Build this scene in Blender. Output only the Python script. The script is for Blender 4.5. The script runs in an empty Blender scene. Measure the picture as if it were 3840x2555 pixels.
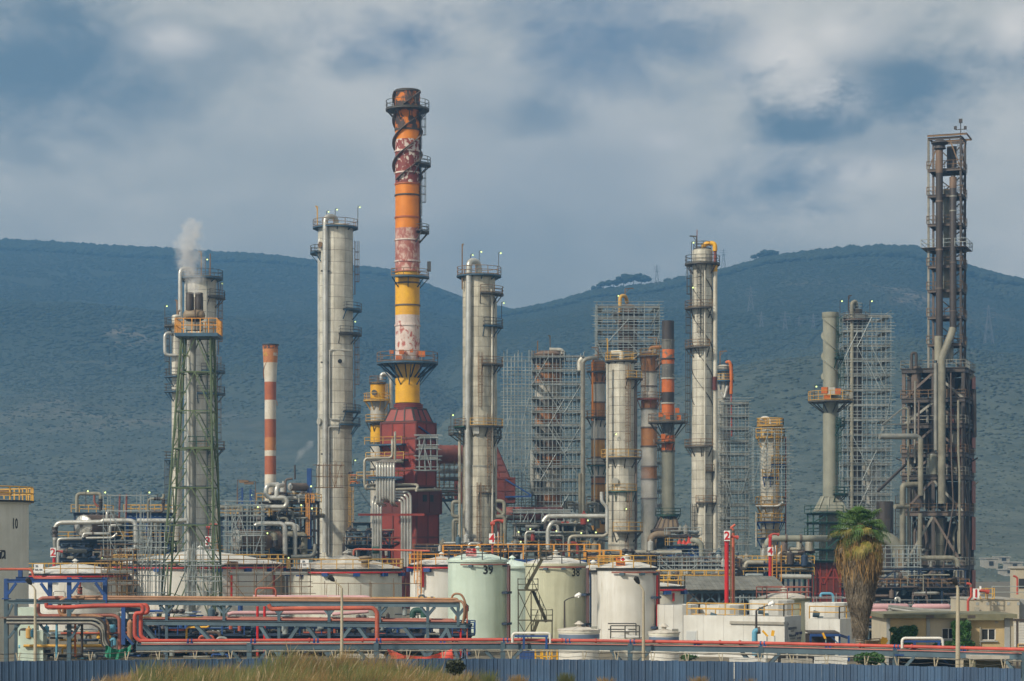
import bpy, math, random
import numpy as np
from mathutils import Vector, Matrix
random.seed(7)
rng = np.random.default_rng(7)
sc = bpy.context.scene
COL = sc.collection
R = math.radians
# photograph: F px focal length, horizon row HY, camera H metres above the ground
F, CX, HY, H = 8150.0, 1920.0, 2050.0, 10.0

# ---------------------------------------------------------------- camera, sky, sun, exposure
cam = bpy.data.cameras.new('camera'); camo = bpy.data.objects.new('camera', cam); COL.objects.link(camo)
cam.sensor_width = 36; cam.lens = F / 3840 * 36; cam.shift_y = (HY - 1277.5) / 3840
cam.clip_start = 1; cam.clip_end = 20000
camo.location = (0, 0, H); camo.rotation_euler = (R(90), 0, 0)
sc.camera = camo
SUN_EL, SUN_AZ = 36, 228          # azimuth in degrees from +Y clockwise (the sun stands behind the camera, to the left)
sd = Vector((math.sin(R(SUN_AZ)) * math.cos(R(SUN_EL)), math.cos(R(SUN_AZ)) * math.cos(R(SUN_EL)), math.sin(R(SUN_EL))))
sun = bpy.data.lights.new('sun', 'SUN'); suno = bpy.data.objects.new('sun', sun); COL.objects.link(suno)
sun.energy = 4.6; sun.angle = R(3); sun.color = (1, .90, .74)
suno.rotation_euler = (-sd).to_track_quat('-Z', 'Y').to_euler(); suno.location = (-200, -200, 200)
sc.view_settings.view_transform = 'Standard'; sc.view_settings.look = 'None'
sc.view_settings.exposure = 0.12; sc.view_settings.gamma = 1; sc.view_settings.use_curve_mapping = False
sc.render.engine = 'CYCLES'
sc.cycles.max_bounces = 5; sc.cycles.diffuse_bounces = 3; sc.cycles.glossy_bounces = 2; sc.cycles.transparent_max_bounces = 8
sc.cycles.volume_bounces = 1; sc.cycles.use_denoising = True; sc.cycles.use_adaptive_sampling = True
sc.cycles.adaptive_threshold = 0.015
sc.cycles.volume_step_rate = 2.0; sc.cycles.volume_max_steps = 96

world = bpy.data.worlds.new('World'); sc.world = world; world.use_nodes = True
nt = world.node_tree; nt.nodes.clear()
class G:                                   # tiny node-graph writer
    def __init__(s, t): s.t = t
    def n(s, typ, **kw):
        o = s.t.nodes.new(typ)
        for k, v in kw.items():
            if k.startswith('i_'): o.inputs[k[2:].replace('_', ' ')].default_value = v
            else: setattr(o, k, v)
        return o
    def l(s, a, b): s.t.links.new(a, b)
    def math(s, op, a, b=None, clamp=False):
        o = s.n('ShaderNodeMath', operation=op, use_clamp=clamp)
        for i, v in enumerate((a, b)):
            if v is None: continue
            if hasattr(v, 'is_output'): s.l(v, o.inputs[i])
            else: o.inputs[i].default_value = v
        return o.outputs[0]
    def mix(s, f, a, b):
        o = s.n('ShaderNodeMix', data_type='RGBA')
        for i, v in ((0, f), (6, a), (7, b)):
            if hasattr(v, 'is_output'): s.l(v, o.inputs[i])
            elif i == 0: o.inputs[0].default_value = v
            else: o.inputs[i].default_value = (*v[:3], 1)
        return o.outputs[2]
    def ramp(s, f, a, b):                  # smooth step a..b
        o = s.n('ShaderNodeMapRange', interpolation_type='SMOOTHSTEP')
        o.inputs[1].default_value = a; o.inputs[2].default_value = b
        s.l(f, o.inputs[0]); return o.outputs[0]
    def noise(s, vec, scale, detail=4, rough=.55, loc=(0, 0, 0), sc3=(1, 1, 1), dist=0):
        m = s.n('ShaderNodeMapping'); m.inputs['Location'].default_value = loc; m.inputs['Scale'].default_value = sc3
        s.l(vec, m.inputs[0])
        o = s.n('ShaderNodeTexNoise'); o.inputs['Scale'].default_value = scale; o.inputs['Detail'].default_value = detail
        o.inputs['Roughness'].default_value = rough; o.inputs['Distortion'].default_value = dist
        s.l(m.outputs[0], o.inputs['Vector']); return o.outputs[0]
g = G(nt)
out = g.n('ShaderNodeOutputWorld')
sky = g.n('ShaderNodeTexSky', sky_type='NISHITA', sun_disc=False)
sky.sun_elevation = R(SUN_EL); sky.sun_rotation = R(SUN_AZ); sky.dust_density = 2.0; sky.air_density = 1.0; sky.ozone_density = 1.5
bg = g.n('ShaderNodeBackground'); bg.inputs[1].default_value = 0.075
g.l(sky.outputs[0], bg.inputs[0])
tc = g.n('ShaderNodeTexCoord'); vec = tc.outputs['Generated']
n1 = g.noise(vec, 9, 7, .56, (3.1, 0, 1.7), (1, 1, 2.0), .3)
n2 = g.noise(vec, 21, 9, .64, (0.4, 2, 5), (1, 1, 1.6), .2)
n3 = g.noise(vec, 2.6, 4, .5, (7.3, 1, 2), (1, 1, 1.8))
def blob(x, y, sx, sy, warp=1.0):          # a cloud bank standing in the direction of photograph pixel (x, y)
    d = Vector(((x - CX) / F, 1, (HY - y) / F)).normalized()
    m = g.n('ShaderNodeVectorMath', operation='SUBTRACT'); g.l(vec, m.inputs[0]); m.inputs[1].default_value = d
    s = g.n('ShaderNodeVectorMath', operation='MULTIPLY'); g.l(m.outputs[0], s.inputs[0]); s.inputs[1].default_value = (F / sx, F / sx, F / sy)
    le = g.n('ShaderNodeVectorMath', operation='LENGTH'); g.l(s.outputs[0], le.inputs[0])
    a = g.math('ADD', g.math('MULTIPLY', g.math('SUBTRACT', n2, .5), 2.6 * warp), g.math('MULTIPLY', g.math('SUBTRACT', n1, .5), 2.2 * warp))
    return g.ramp(g.math('ADD', le.outputs[1], a), 1.35, .0)
def vmax(l):
    r = l[0]
    for k in l[1:]: r = g.math('MAXIMUM', r, k)
    return r
cover = g.ramp(n3, .36, .56)               # thin grey veil
veil = g.mix(g.ramp(n1, .3, .7), (.405, .39, .34), (.53, .495, .43))
dark = vmax([blob(120, 220, 560, 330, .8), blob(180, 260, 380, 230, .6), blob(3480, 300, 420, 240, .9), blob(3080, 470, 260, 90)])
dark2 = vmax([blob(820, 200, 330, 190, 1.3), blob(1310, 260, 130, 60), blob(2060, 450, 230, 85), blob(90, 560, 160, 70), blob(2560, 130, 300, 80), blob(3300, 520, 420, 130)])
light = vmax([blob(2950, 210, 230, 190), blob(3080, 360, 150, 110), blob(2480, 530, 120, 60), blob(3210, 650, 200, 70, 1.3), blob(3800, 110, 120, 130),
              blob(640, 150, 150, 60, 1.4), blob(3120, 130, 260, 100, 1.4)])
clear = vmax([blob(2300, 120, 520, 260, .8), blob(2900, 700, 300, 130), blob(1500, 130, 300, 130)])
dk = g.math('MULTIPLY', g.math('MAXIMUM', dark, g.math('MULTIPLY', dark2, .5)), g.ramp(n1, .05, .45))
lt = g.math('MULTIPLY', light, g.ramp(n2, .30, .62))
col = g.mix(g.math('MULTIPLY', dk, .95), veil, (.075, .115, .15))
bgc = g.n('ShaderNodeBackground'); g.l(g.mix(g.math('MULTIPLY', lt, .85), col, (.70, .635, .555)), bgc.inputs[0]); sp = g.n('ShaderNodeSeparateXYZ'); g.l(vec, sp.inputs[0])
g.l(g.math('ADD', g.math('MULTIPLY', g.ramp(sp.outputs[2], .40, .0), 1.25), 1.3), bgc.inputs[1])   # a cloud deck brightens towards the horizon
fac = g.math('MAXIMUM', g.math('MAXIMUM', g.math('MULTIPLY', g.math('ADD', g.math('MULTIPLY', cover, .45), .5), g.math('SUBTRACT', 1.0, g.math('MULTIPLY', clear, .9))), g.math('MULTIPLY', dk, .95)), g.math('MULTIPLY', lt, .9))
ms = g.n('ShaderNodeMixShader'); g.l(fac, ms.inputs[0]); g.l(bg.outputs[0], ms.inputs[1]); g.l(bgc.outputs[0], ms.inputs[2])
g.l(ms.outputs[0], out.inputs[0])

# ---------------------------------------------------------------- pixel helpers: a photograph point at a known distance
def W(x, y, D): return Vector(((x - CX) * D / F, D, H + (HY - y) * D / F))
def ground_y(D): return HY + H * F / D
def crop(x0, y0, s): return lambda x, y: (x0 + x / s, y0 + y / s)
cA, cB, cC = crop(0, 1780, 2.0229), crop(900, 1780, 2.0229), crop(1800, 1780, 2.0229)
cD, cE, cG, cT = crop(2700, 1780, 2.0228), crop(540, 900, 1.567), crop(1340, 1150, 1.568), crop(1400, 320, 1.782)
cM, cN, cR = crop(1860, 1050, 1.425), crop(2400, 850, 1.2062), crop(2950, 1100, 1.493)
cS, cU = crop(3350, 450, 1.651), crop(3340, 1350, 1.65)
c1, c2, c3, c4 = crop(180, 1820, 4.9), crop(780, 1740, 4.127), crop(1640, 1600, 3.1365), crop(2080, 1900, 3.466)
c5, c6, c7, c8 = crop(2740, 2000, 3.266), crop(3240, 2100, 3.4467), crop(560, 880, 3.409), crop(2150, 1000, 3.1366)

# ---------------------------------------------------------------- mesh builder
class MB:
    def __init__(s): s.v = []; s.f = []
    def add(s, vs, fs):
        b = len(s.v); s.v.extend(tuple(p) for p in vs); s.f.extend([tuple(i + b for i in q) for q in fs]); return s
    def hexa(s, p): return s.add(p, [(0, 3, 2, 1), (4, 5, 6, 7), (0, 1, 5, 4), (1, 2, 6, 5), (2, 3, 7, 6), (3, 0, 4, 7)])
    def box(s, c, d, rz=0):
        cx, cy, cz = c; hx, hy, hz = d[0] / 2, d[1] / 2, d[2] / 2; co, si = math.cos(rz), math.sin(rz)
        return s.hexa([(cx + x * co - y * si, cy + x * si + y * co, cz + z) for z in (-hz, hz) for x, y in ((-hx, -hy), (hx, -hy), (hx, hy), (-hx, hy))])
    def bar(s, p, q, w, h=None):
        p, q = Vector(p), Vector(q); d = q - p
        if d.length < 1e-5: return s
        d.normalize(); up = Vector((0, 0, 1)) if abs(d.z) < .95 else Vector((0, 1, 0))
        a = d.cross(up).normalized() * w / 2; b = a.cross(d).normalized() * (h or w) / 2
        return s.hexa([p - a - b, p + a - b, p + a + b, p - a + b, q - a - b, q + a - b, q + a + b, q - a + b])
    def beam(s, p, q, w, h):               # an I section
        p, q = Vector(p), Vector(q); d = (q - p).normalized(); up = Vector((0, 0, 1)) if abs(d.z) < .95 else Vector((0, 1, 0))
        b = d.cross(up).normalized().cross(d).normalized()
        t = min(w, h) * .14
        s.bar(p + b * (h / 2 - t / 2), q + b * (h / 2 - t / 2), w, t); s.bar(p - b * (h / 2 - t / 2), q - b * (h / 2 - t / 2), w, t)
        return s.bar(p, q, t, h - 2 * t)
    def path(s, pts, r, n=8, caps=True):
        pts = [Vector(p) for p in pts]; rs = r if isinstance(r, (list, tuple)) else [r] * len(pts)
        tan = []
        for i in range(len(pts)):
            a = pts[max(i - 1, 0)]; b = pts[min(i + 1, len(pts) - 1)]
            t = (b - a); tan.append(t.normalized() if t.length > 1e-9 else (tan[-1] if tan else Vector((0, 0, 1))))
        u = tan[0].cross(Vector((0, 0, 1)) if abs(tan[0].z) < .9 else Vector((0, 1, 0))).normalized()
        vs = []; fs = []
        for i, p in enumerate(pts):
            u = (u - tan[i] * u.dot(tan[i])).normalized(); w = tan[i].cross(u)
            for k in range(n):
                a = 2 * math.pi * k / n; vs.append(p + (u * math.cos(a) + w * math.sin(a)) * rs[i])
            if i:
                o = (i - 1) * n
                for k in range(n): fs.append((o + k, o + (k + 1) % n, o + n + (k + 1) % n, o + n + k))
        if caps: fs.append(tuple(range(n - 1, -1, -1))); o = (len(pts) - 1) * n; fs.append(tuple(o + k for k in range(n)))
        return s.add(vs, fs)
    def pipe(s, pts, r, n=10, bend=None, seam=0):   # bent pipe; seam > 0 puts a jacket ring every seam metres
        pts = [Vector(p) for p in pts]; bend = bend or r * 3
        o = [pts[0]]
        for i in range(1, len(pts) - 1):
            a, b, c = pts[i - 1], pts[i], pts[i + 1]; d1 = a - b; d2 = c - b
            k = min(bend, d1.length * .48, d2.length * .48); p0 = b + d1.normalized() * k; p1 = b + d2.normalized() * k
            for j in range(6): t = j / 5; o.append(p0 * (1 - t) ** 2 + b * 2 * t * (1 - t) + p1 * t * t)
        o.append(pts[-1]); s.path(o, r, n)
        if seam:
            for a, b in zip(pts[:-1], pts[1:]):
                L = (b - a).length; d = (b - a).normalized()
                for j in range(1, int(L / seam)): c = a + d * seam * j; s.path([c - d * .045, c + d * .045], r * 1.045 + .006, n)
        return s
    def lathe(s, c, prof, n=24, a0=0, a1=360):
        full = abs(a1 - a0 - 360) < 1e-6; m = n if full else n + 1; vs = []; fs = []
        for r, z in prof:
            for k in range(m):
                a = R(a0 + (a1 - a0) * k / n); vs.append((c[0] + r * math.cos(a), c[1] + r * math.sin(a), c[2] + z))
        for i in range(len(prof) - 1):
            for k in range(n): k2 = (k + 1) % m; fs.append((i * m + k, i * m + k2, (i + 1) * m + k2, (i + 1) * m + k))
        return s.add(vs, fs)
    def ball(s, c, r, n=8, m=5, sz=1):
        return s.lathe(c, [(max(r * math.sin(math.pi * i / m), .001), -r * sz * math.cos(math.pi * i / m)) for i in range(m + 1)], n)
    def mesh(s, name, org, smooth):
        me = bpy.data.meshes.new(name)
        me.from_pydata([(x - org[0], y - org[1], z - org[2]) for x, y, z in s.v], [], s.f)
        if smooth: me.shade_smooth(); me.set_sharp_from_angle(angle=.7)
        return me
ORG = {}
def thing(name, label, cat, loc, group=None, kind=None):
    o = bpy.data.objects.new(name, None); COL.objects.link(o); o.location = loc; o.empty_display_size = .5
    ORG[o] = Vector(loc); props(o, label, cat, group, kind or 'thing'); return o
def props(o, label=None, cat=None, group=None, kind=None):
    for k, v in (('label', label), ('category', cat), ('group', group), ('kind', kind)):
        if v: o[k] = v
    return o
def emit(mb, name, mat, parent=None, label=None, cat=None, group=None, kind=None, smooth=True):
    if parent is not None: org = ORG[parent]
    else:
        a = np.array(mb.v); org = Vector((float((a[:, 0].min() + a[:, 0].max()) / 2), float((a[:, 1].min() + a[:, 1].max()) / 2), float(a[:, 2].min())))
    me = mb.mesh(name, org, smooth); me.materials.append(mat)
    o = bpy.data.objects.new(name, me); COL.objects.link(o); ORG[o] = Vector(org)
    if parent is not None: o.parent = parent
    else: o.location = org
    return props(o, label, cat, group, kind or ('thing' if cat else None))
def em(*a, **k): return emit(*a, smooth=False, **k)
def place(me, name, parent, loc, rz=0, label=None):      # one more piece that shares a mesh
    o = bpy.data.objects.new(name, me); COL.objects.link(o); o.parent = parent; o.location = Vector(loc) - ORG[parent]; o.rotation_euler = (0, 0, rz)
    ORG[o] = ORG[parent]; return props(o, label)

# ---------------------------------------------------------------- materials
def mat_new(name):
    m = bpy.data.materials.new(name); m.use_nodes = True; t = m.node_tree; t.nodes.clear(); q = G(t)
    o = q.n('ShaderNodeOutputMaterial'); b = q.n('ShaderNodeBsdfPrincipled'); q.l(b.outputs[0], o.inputs[0]); return m, q, b
def paint(name, col, col2=None, rust=0.0, rcol=(.13, .05, .02), streak=.5, scale=1.0, rough=.6, metal=0.0, ov=.12, mott=None, edge=.05, bump=0.0):
    """weathered paint or sheet metal: cloudy tone change, vertical run marks, rust breaking through, a tone of its own per object"""
    m, q, b = mat_new(name); pos = q.n('ShaderNodeNewGeometry').outputs['Position']
    col2 = col2 or tuple(c * .72 for c in col)
    cl = q.noise(pos, .55 * scale, 5, .6, (1.3, 2.2, .4)); st = q.noise(pos, 2.3 * scale, 3, .6, (5, 1, 2), (1, 1, .06))
    f = q.ramp(q.math('ADD', q.math('MULTIPLY', cl, 1 - streak * .5), q.math('MULTIPLY', st, streak * .5)), .34, .68)
    c = q.mix(f, col2, col)
    if mott:                                # second paint showing in torn patches: (colour, threshold, scale)
        mn = q.noise(pos, mott[2], 5, .62, (9, 3, 1), (1, 1, .7), .6); c = q.mix(q.ramp(mn, mott[1] - edge, mott[1] + edge), c, mott[0])
    if rust:
        rn = q.noise(pos, 1.1 * scale, 7, .7, (2, 8, 3), (1, 1, .22)); c = q.mix(q.math('MULTIPLY', q.ramp(rn, .78 - rust * .45, .9 - rust * .35), .85), c, rcol)
    if streak >= .85:                       # narrow runs of rust and dirt down the shell
        r2 = q.noise(pos, 1.7, 4, .65, (4, 6, 1), (1, 1, .035)); r3 = q.noise(pos, .35, 3, .6, (2, 5, 9)); c = q.mix(q.math('MULTIPLY', q.math('MULTIPLY', q.ramp(r2, .56, .72), q.ramp(r3, .38, .6)), .6), c, tuple(.5 * a + .3 * b for a, b in zip(rcol, col2)))
    if ov:
        oi = q.n('ShaderNodeObjectInfo').outputs['Random']; v = q.math('ADD', q.math('MULTIPLY', oi, ov * 2), 1 - ov)
        h = q.n('ShaderNodeHueSaturation'); q.l(c, h.inputs['Color']); q.l(v, h.inputs['Value']); c = h.outputs[0]
    q.l(c, b.inputs['Base Color']); b.inputs['Roughness'].default_value = rough; b.inputs['Metallic'].default_value = metal
    if bump:
        bn = q.n('ShaderNodeBump'); bn.inputs['Strength'].default_value = bump; bn.inputs['Distance'].default_value = .05
        q.l(q.noise(pos, 6 * scale, 4), bn.inputs['Height']); q.l(bn.outputs[0], b.inputs['Normal'])
    return m
def glow(name, col, s):
    m, q, b = mat_new(name); b.inputs['Base Color'].default_value = (*col, 1); b.inputs['Emission Color'].default_value = (*col, 1); b.inputs['Emission Strength'].default_value = s; return m
X = {}
X['clad'] = paint('pale_cladding', (.66, .63, .53), (.43, .40, .32), .20, (.20, .12, .06), .8, 1, .5, .15, .10)
X['cladwarm'] = paint('warm_pale_cladding', (.58, .54, .43), (.36, .33, .25), .30, (.21, .12, .06), .8, 1, .55, .1, .12)
X['cladgrey'] = paint('grey_cladding', (.44, .43, .37), (.27, .26, .22), .25, (.15, .09, .05), .9, 1, .5, .2, .12)
X['jacket'] = paint('aluminium_jacket', (.60, .59, .54), (.42, .41, .36), .10, (.28, .2, .12), .5, 1, .38, .45, .06)
X['pipebeige'] = paint('beige_pipe', (.40, .37, .29), (.25, .23, .18), .12, (.2, .11, .05), .4, 1, .5, .2, .08)
X['pipegrey'] = paint('grey_pipe', (.30, .30, .26), (.18, .18, .16), .18, (.16, .09, .05), .5, 1, .55, .2, .1)
X['core'] = paint('dark_joint', (.12, .08, .05), None, 0, ov=0)
X['orange'] = paint('orange_paint', (.74, .23, .006), (.60, .17, .005), .10, (.16, .06, .03), .3, 1, .5, 0, .02)
X['sooty'] = paint('sooty_orange_paint', (.085, .05, .04), (.045, .032, .028), 0, streak=.4, rough=.7, ov=.05, mott=((.62, .17, .008), .52, .8), edge=.05)
X['yellow'] = paint('yellow_paint', (.80, .43, .008), (.66, .33, .012), .06, (.3, .13, .02), .3, 1, .5, 0, .03)
X['whitered'] = paint('white_paint_over_red', (.66, .58, .52), (.50, .43, .38), .05, mott=((.22, .03, .02), .50, 1.5), edge=.02, ov=.03)
X['redwhite'] = paint('red_primer_with_white', (.25, .045, .03), (.17, .03, .022), .1, mott=((.66, .58, .5), .575, 1.4), edge=.02, ov=.05)
X['pinkred'] = paint('faded_pink_red_paint', (.42, .17, .13), (.30, .085, .065), 0, streak=.3, mott=((.58, .40, .33), .54, 1.4), edge=.1, ov=.06)
X['whitepink'] = paint('white_paint_with_pink', (.70, .60, .54), (.56, .45, .39), .1, (.3, .07, .04), mott=((.38, .10, .07), .57, 1.3), edge=.06, ov=.03)
X['yellowdull'] = paint('dull_yellow_paint', (.60, .34, .06), (.48, .28, .09), .1, (.3, .15, .05), .5, ov=.02, mott=((.75, .42, .02), .52, .25), edge=.2)
X['furnace'] = paint('oxide_red_steel', (.29, .036, .02), (.20, .027, .017), .10, (.05, .02, .015), .5, .8, .55, 0, .10, bump=.15)
X['furnacedk'] = paint('dark_oxide_red_steel', (.16, .03, .02), (.10, .021, .016), .1, (.04, .02, .015), .5, .8, .6, 0, .08)
X['ductred'] = paint('brown_red_duct', (.24, .065, .045), (.15, .045, .035), .15, (.08, .03, .02), .3, ov=.04)
X['stkred'] = paint('stack_red_brown', (.43, .125, .045), (.34, .09, .035), .1, (.2, .05, .02), .3, ov=.05)
X['stkora'] = paint('stack_orange_brown', (.52, .21, .06), (.44, .16, .05), .1, (.2, .08, .02), .3, ov=.05, mott=((.62, .45, .25), .66, .8), edge=.03)
X['stkwht'] = paint('stack_cream_white', (.68, .62, .52), (.56, .49, .38), .18, (.42, .26, .12), .5, ov=.03)
X['oldora'] = paint('old_orange_band', (.40, .17, .045), (.29, .12, .04), .25, (.13, .06, .03), .6, ov=.08, mott=((.52, .5, .44), .66, .7), edge=.03)
X['goldband'] = paint('golden_band', (.50, .26, .05), (.37, .18, .045), .2, (.2, .09, .03), .6, ov=.06)
X['oldwht'] = paint('old_white_band', (.52, .49, .43), (.36, .34, .28), .3, (.24, .13, .06), .8, ov=.08)
X['rustvessel'] = paint('rusted_vessel', (.19, .12, .075), (.12, .08, .055), .35, (.24, .09, .03), .6, ov=.12)
X['soot'] = paint('soot_black_steel', (.055, .042, .036), (.032, .026, .024), .25, (.12, .055, .03), .5, ov=.1)
X['sootor'] = paint('soot_with_orange', (.20, .17, .14), (.12, .10, .085), 0, streak=.5, ov=.1, mott=((.62, .15, .03), .53, .8), edge=.04)
X['sootgrey'] = paint('soot_grey_paint', (.17, .165, .14), (.09, .085, .075), .15, (.1, .06, .04), .8, ov=.1, mott=((.5, .48, .43), .64, 1.2), edge=.03)
X['brightor'] = paint('bright_orange_paint', (.62, .15, .02), (.45, .11, .02), .15, (.12, .06, .03), .5, ov=.08, mott=((.22, .16, .12), .62, 1), edge=.05)
X['stkgrey'] = paint('grey_green_stack', (.285, .285, .225), (.22, .22, .17), .03, (.15, .1, .06), .6, ov=.03, rough=.65)
X['hood'] = paint('tan_hood', (.27, .205, .13), (.19, .14, .09), .2, (.09, .06, .04), .5, ov=.06)
X['rustdark'] = paint('dark_rusted_steel', (.07, .055, .045), (.042, .034, .030), .4, (.11, .055, .03), .5, ov=.2)
X['rustmid'] = paint('brown_rusted_steel', (.15, .11, .085), (.09, .068, .055), .4, (.15, .07, .035), .6, ov=.2)
X['palesteel'] = paint('weathered_pale_steel', (.34, .33, .28), (.17, .16, .13), .4, (.13, .07, .04), .7, ov=.15)
X['lagging'] = paint('dirty_lagging', (.27, .255, .19), (.15, .14, .105), .25, (.15, .09, .05), .5, ov=.12)
X['redpanel'] = paint('faded_red_panel', (.30, .10, .07), (.20, .065, .045), .2, (.1, .05, .03), .6, ov=.1)
X['green'] = paint('green_steel', (.10, .14, .065), (.065, .095, .045), .2, (.14, .075, .03), .4, ov=.1)
X['dkgreen'] = paint('dark_green_steel', (.018, .075, .055), (.012, .05, .04), .1, ov=.1)
X['deckblue'] = paint('blue_deck_steel', (.045, .11, .17), (.025, .06, .10), .2, (.1, .05, .03), .4, ov=.1)
X['blue'] = paint('bright_blue_steel', (.012, .065, .24), (.01, .045, .16), .06, (.08, .04, .03), .3, ov=.1)
X['navy'] = paint('navy_steel', (.018, .04, .085), (.012, .026, .05), .2, (.07, .04, .03), .4, ov=.15)
X['trestle'] = paint('blue_grey_trestle_steel', (.075, .125, .155), (.045, .078, .105), .25, (.09, .055, .04), .4, ov=.12)
X['railyel'] = paint('yellow_rail', (.58, .34, .06), (.42, .24, .05), .3, (.16, .08, .03), .4, ov=.12)
X['railor'] = paint('orange_rail', (.70, .31, .04), (.55, .24, .04), .2, (.16, .08, .03), .4, ov=.1)
X['raildk'] = paint('dark_rail', (.075, .068, .055), (.045, .042, .036), .3, (.13, .065, .03), .4, ov=.15)
X['railrust'] = paint('rusty_rail', (.23, .135, .06), (.14, .085, .045), .3, (.12, .06, .03), .4, ov=.15)
X['galv'] = paint('galvanised_tube', (.36, .40, .39), (.22, .25, .245), .06, (.2, .12, .07), .3, 1, .45, .1, .18)
X['deckplank'] = paint('scaffold_plank', (.25, .255, .235), (.14, .145, .13), .1, (.2, .15, .1), .4, ov=.2)
X['white'] = paint('white_tank_paint', (.68, .67, .625), (.56, .54, .48), .16, (.45, .34, .22), .9, .6, .5, 0, .015)
X['cream'] = paint('cream_tank_paint', (.68, .66, .57), (.55, .53, .44), .14, (.42, .3, .17), .9, .6, .5, 0, .015)
X['mint'] = paint('pale_mint_tank_paint', (.56, .66, .57), (.45, .54, .455), .2, (.36, .33, .2), .95, .6, .5, 0, .012)
X['oldcream'] = paint('yellowed_tank_paint', (.55, .55, .40), (.41, .41, .285), .22, (.33, .27, .14), .95, .6, .5, 0, .012)
X['roofwht'] = paint('white_roof_plate', (.68, .67, .62), (.50, .48, .43), .05, (.4, .3, .2), .1, 1, .6, 0, .05)
X['roofmint'] = paint('pale_green_roof_plate', (.62, .72, .64), (.5, .6, .53), .05, (.4, .3, .2), .1, ov=.05)
X['roofstain'] = paint('stained_roof_plate', (.62, .58, .50), (.40, .36, .30), .2, (.3, .18, .1), .1, ov=.1)
X['black'] = paint('black_paint', (.015, .015, .015), None, 0, ov=0)
X['firered'] = paint('fire_main_red', (.50, .072, .045), (.34, .055, .04), .25, (.30, .12, .08), .5, ov=.05, rough=.62)
X['purered'] = paint('bright_red_paint', (.55, .012, .015), (.42, .012, .014), .03, ov=.05, rough=.45)
X['coral'] = paint('coral_pipe', (.52, .115, .06), (.34, .08, .048), .28, (.3, .15, .1), .5, ov=.06, rough=.65)
X['pinkpipe'] = paint('pink_primer_pipe', (.56, .33, .34), (.46, .27, .28), .06, (.4, .25, .2), .3, ov=.06)
X['brownpipe'] = paint('ochre_brown_pipe', (.34, .175, .085), (.22, .11, .055), .25, (.15, .07, .04), .4, ov=.12)
X['rosepipe'] = paint('dull_rose_pipe', (.33, .11, .075), (.23, .08, .06), .1, (.14, .06, .04), .4, ov=.1)
X['lightblue'] = paint('light_blue_pipe', (.12, .36, .50), (.09, .27, .39), .04, ov=.05)
X['concrete'] = paint('concrete', (.40, .38, .33), (.27, .255, .22), .1, (.18, .15, .11), .5, ov=.08, rough=.85)
X['wood'] = paint('weathered_pole', (.44, .39, .28), (.32, .28, .20), .05, ov=.08, rough=.8)
X['fence'] = paint('blue_sheet_steel', (.045, .095, .175), (.03, .062, .12), .3, (.11, .13, .14), .7, .7, .5, .1, .15)
X['plaster'] = paint('ochre_plaster', (.50, .385, .205), (.40, .31, .17), .08, (.3, .27, .2), .35, .8, .85, 0, .03, mott=((.30, .30, .27), .66, .55), edge=.03)
X['plaster2'] = paint('beige_plaster', (.46, .405, .30), (.38, .34, .26), .08, (.3, .27, .2), .5, .8, .85, 0, .03)
X['trimgrey'] = paint('blue_grey_render', (.33, .35, .35), (.25, .26, .255), .1, (.3, .25, .17), .4, ov=.04, rough=.85)
X['mossy'] = paint('mossy_concrete', (.20, .19, .12), (.12, .12, .075), .2, (.3, .28, .2), .3, ov=.05, rough=.9)
X['wallwht'] = paint('white_wall', (.62, .62, .585), (.50, .49, .45), .05, (.42, .36, .26), .8, .8, .8, 0, .04)
X['wallgrey'] = paint('grey_and_shaded_wall', (.50, .52, .52), (.42, .44, .44), .03, ov=.03, rough=.8)  # greyer copy of the white wall: right faces have their shade painted in
X['glass'] = paint('dark_glass', (.03, .035, .04), None, 0, rough=.12, ov=0)
X['blind'] = paint('grey_shutter', (.10, .10, .095), (.08, .08, .078), 0, ov=0)
X['framewht'] = paint('white_frame', (.70, .70, .67), None, 0, ov=0)
X['tarpgreen'] = paint('green_tarpaulin', (.012, .18, .105), (.01, .11, .07), 0, ov=0)
X['tarpred'] = paint('red_net', (.62, .07, .04), (.45, .06, .04), 0, ov=0)
X['tarpbrown'] = paint('brown_screen', (.16, .085, .06), (.11, .06, .045), 0, ov=.05)
X['shed'] = paint('weathered_sheet_roof', (.22, .215, .18), (.13, .125, .10), .2, (.12, .08, .05), .3, ov=.1)
X['signred'] = paint('sign_red_print', (.60, .015, .015), None, 0, ov=0)
X['signwht'] = paint('sign_white', (.80, .80, .78), (.7, .7, .68), 0, ov=.02)
X['signpink'] = paint('sign_pink', (.72, .38, .36), (.6, .3, .29), 0, ov=0)
X['signor'] = paint('sign_orange', (.75, .21, .04), (.65, .17, .03), 0, ov=0)
X['print'] = paint('dark_print', (.10, .12, .15), None, 0, ov=0)
X['printblue'] = paint('blue_print', (.03, .045, .20), None, 0, ov=0)
X['printgrey'] = paint('grey_print', (.27, .28, .29), None, 0, ov=0)
X['lamp'] = glow('lit_lamp', (.80, 1.0, .35), 1.3)
X['lampwht'] = glow('lit_white_lamp', (1, .97, .85), 1.6)
X['bandblue'] = paint('grey_blue_band', (.13, .18, .26), (.10, .14, .2), 0, ov=0)
X['vine'] = paint('vine_leaf', (.04, .12, .018), (.022, .07, .012), 0, ov=0, scale=3)
X['soil'] = paint('dry_soil', (.17, .145, .10), (.115, .10, .07), 0, scale=.3, ov=0, rough=.95)
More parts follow.
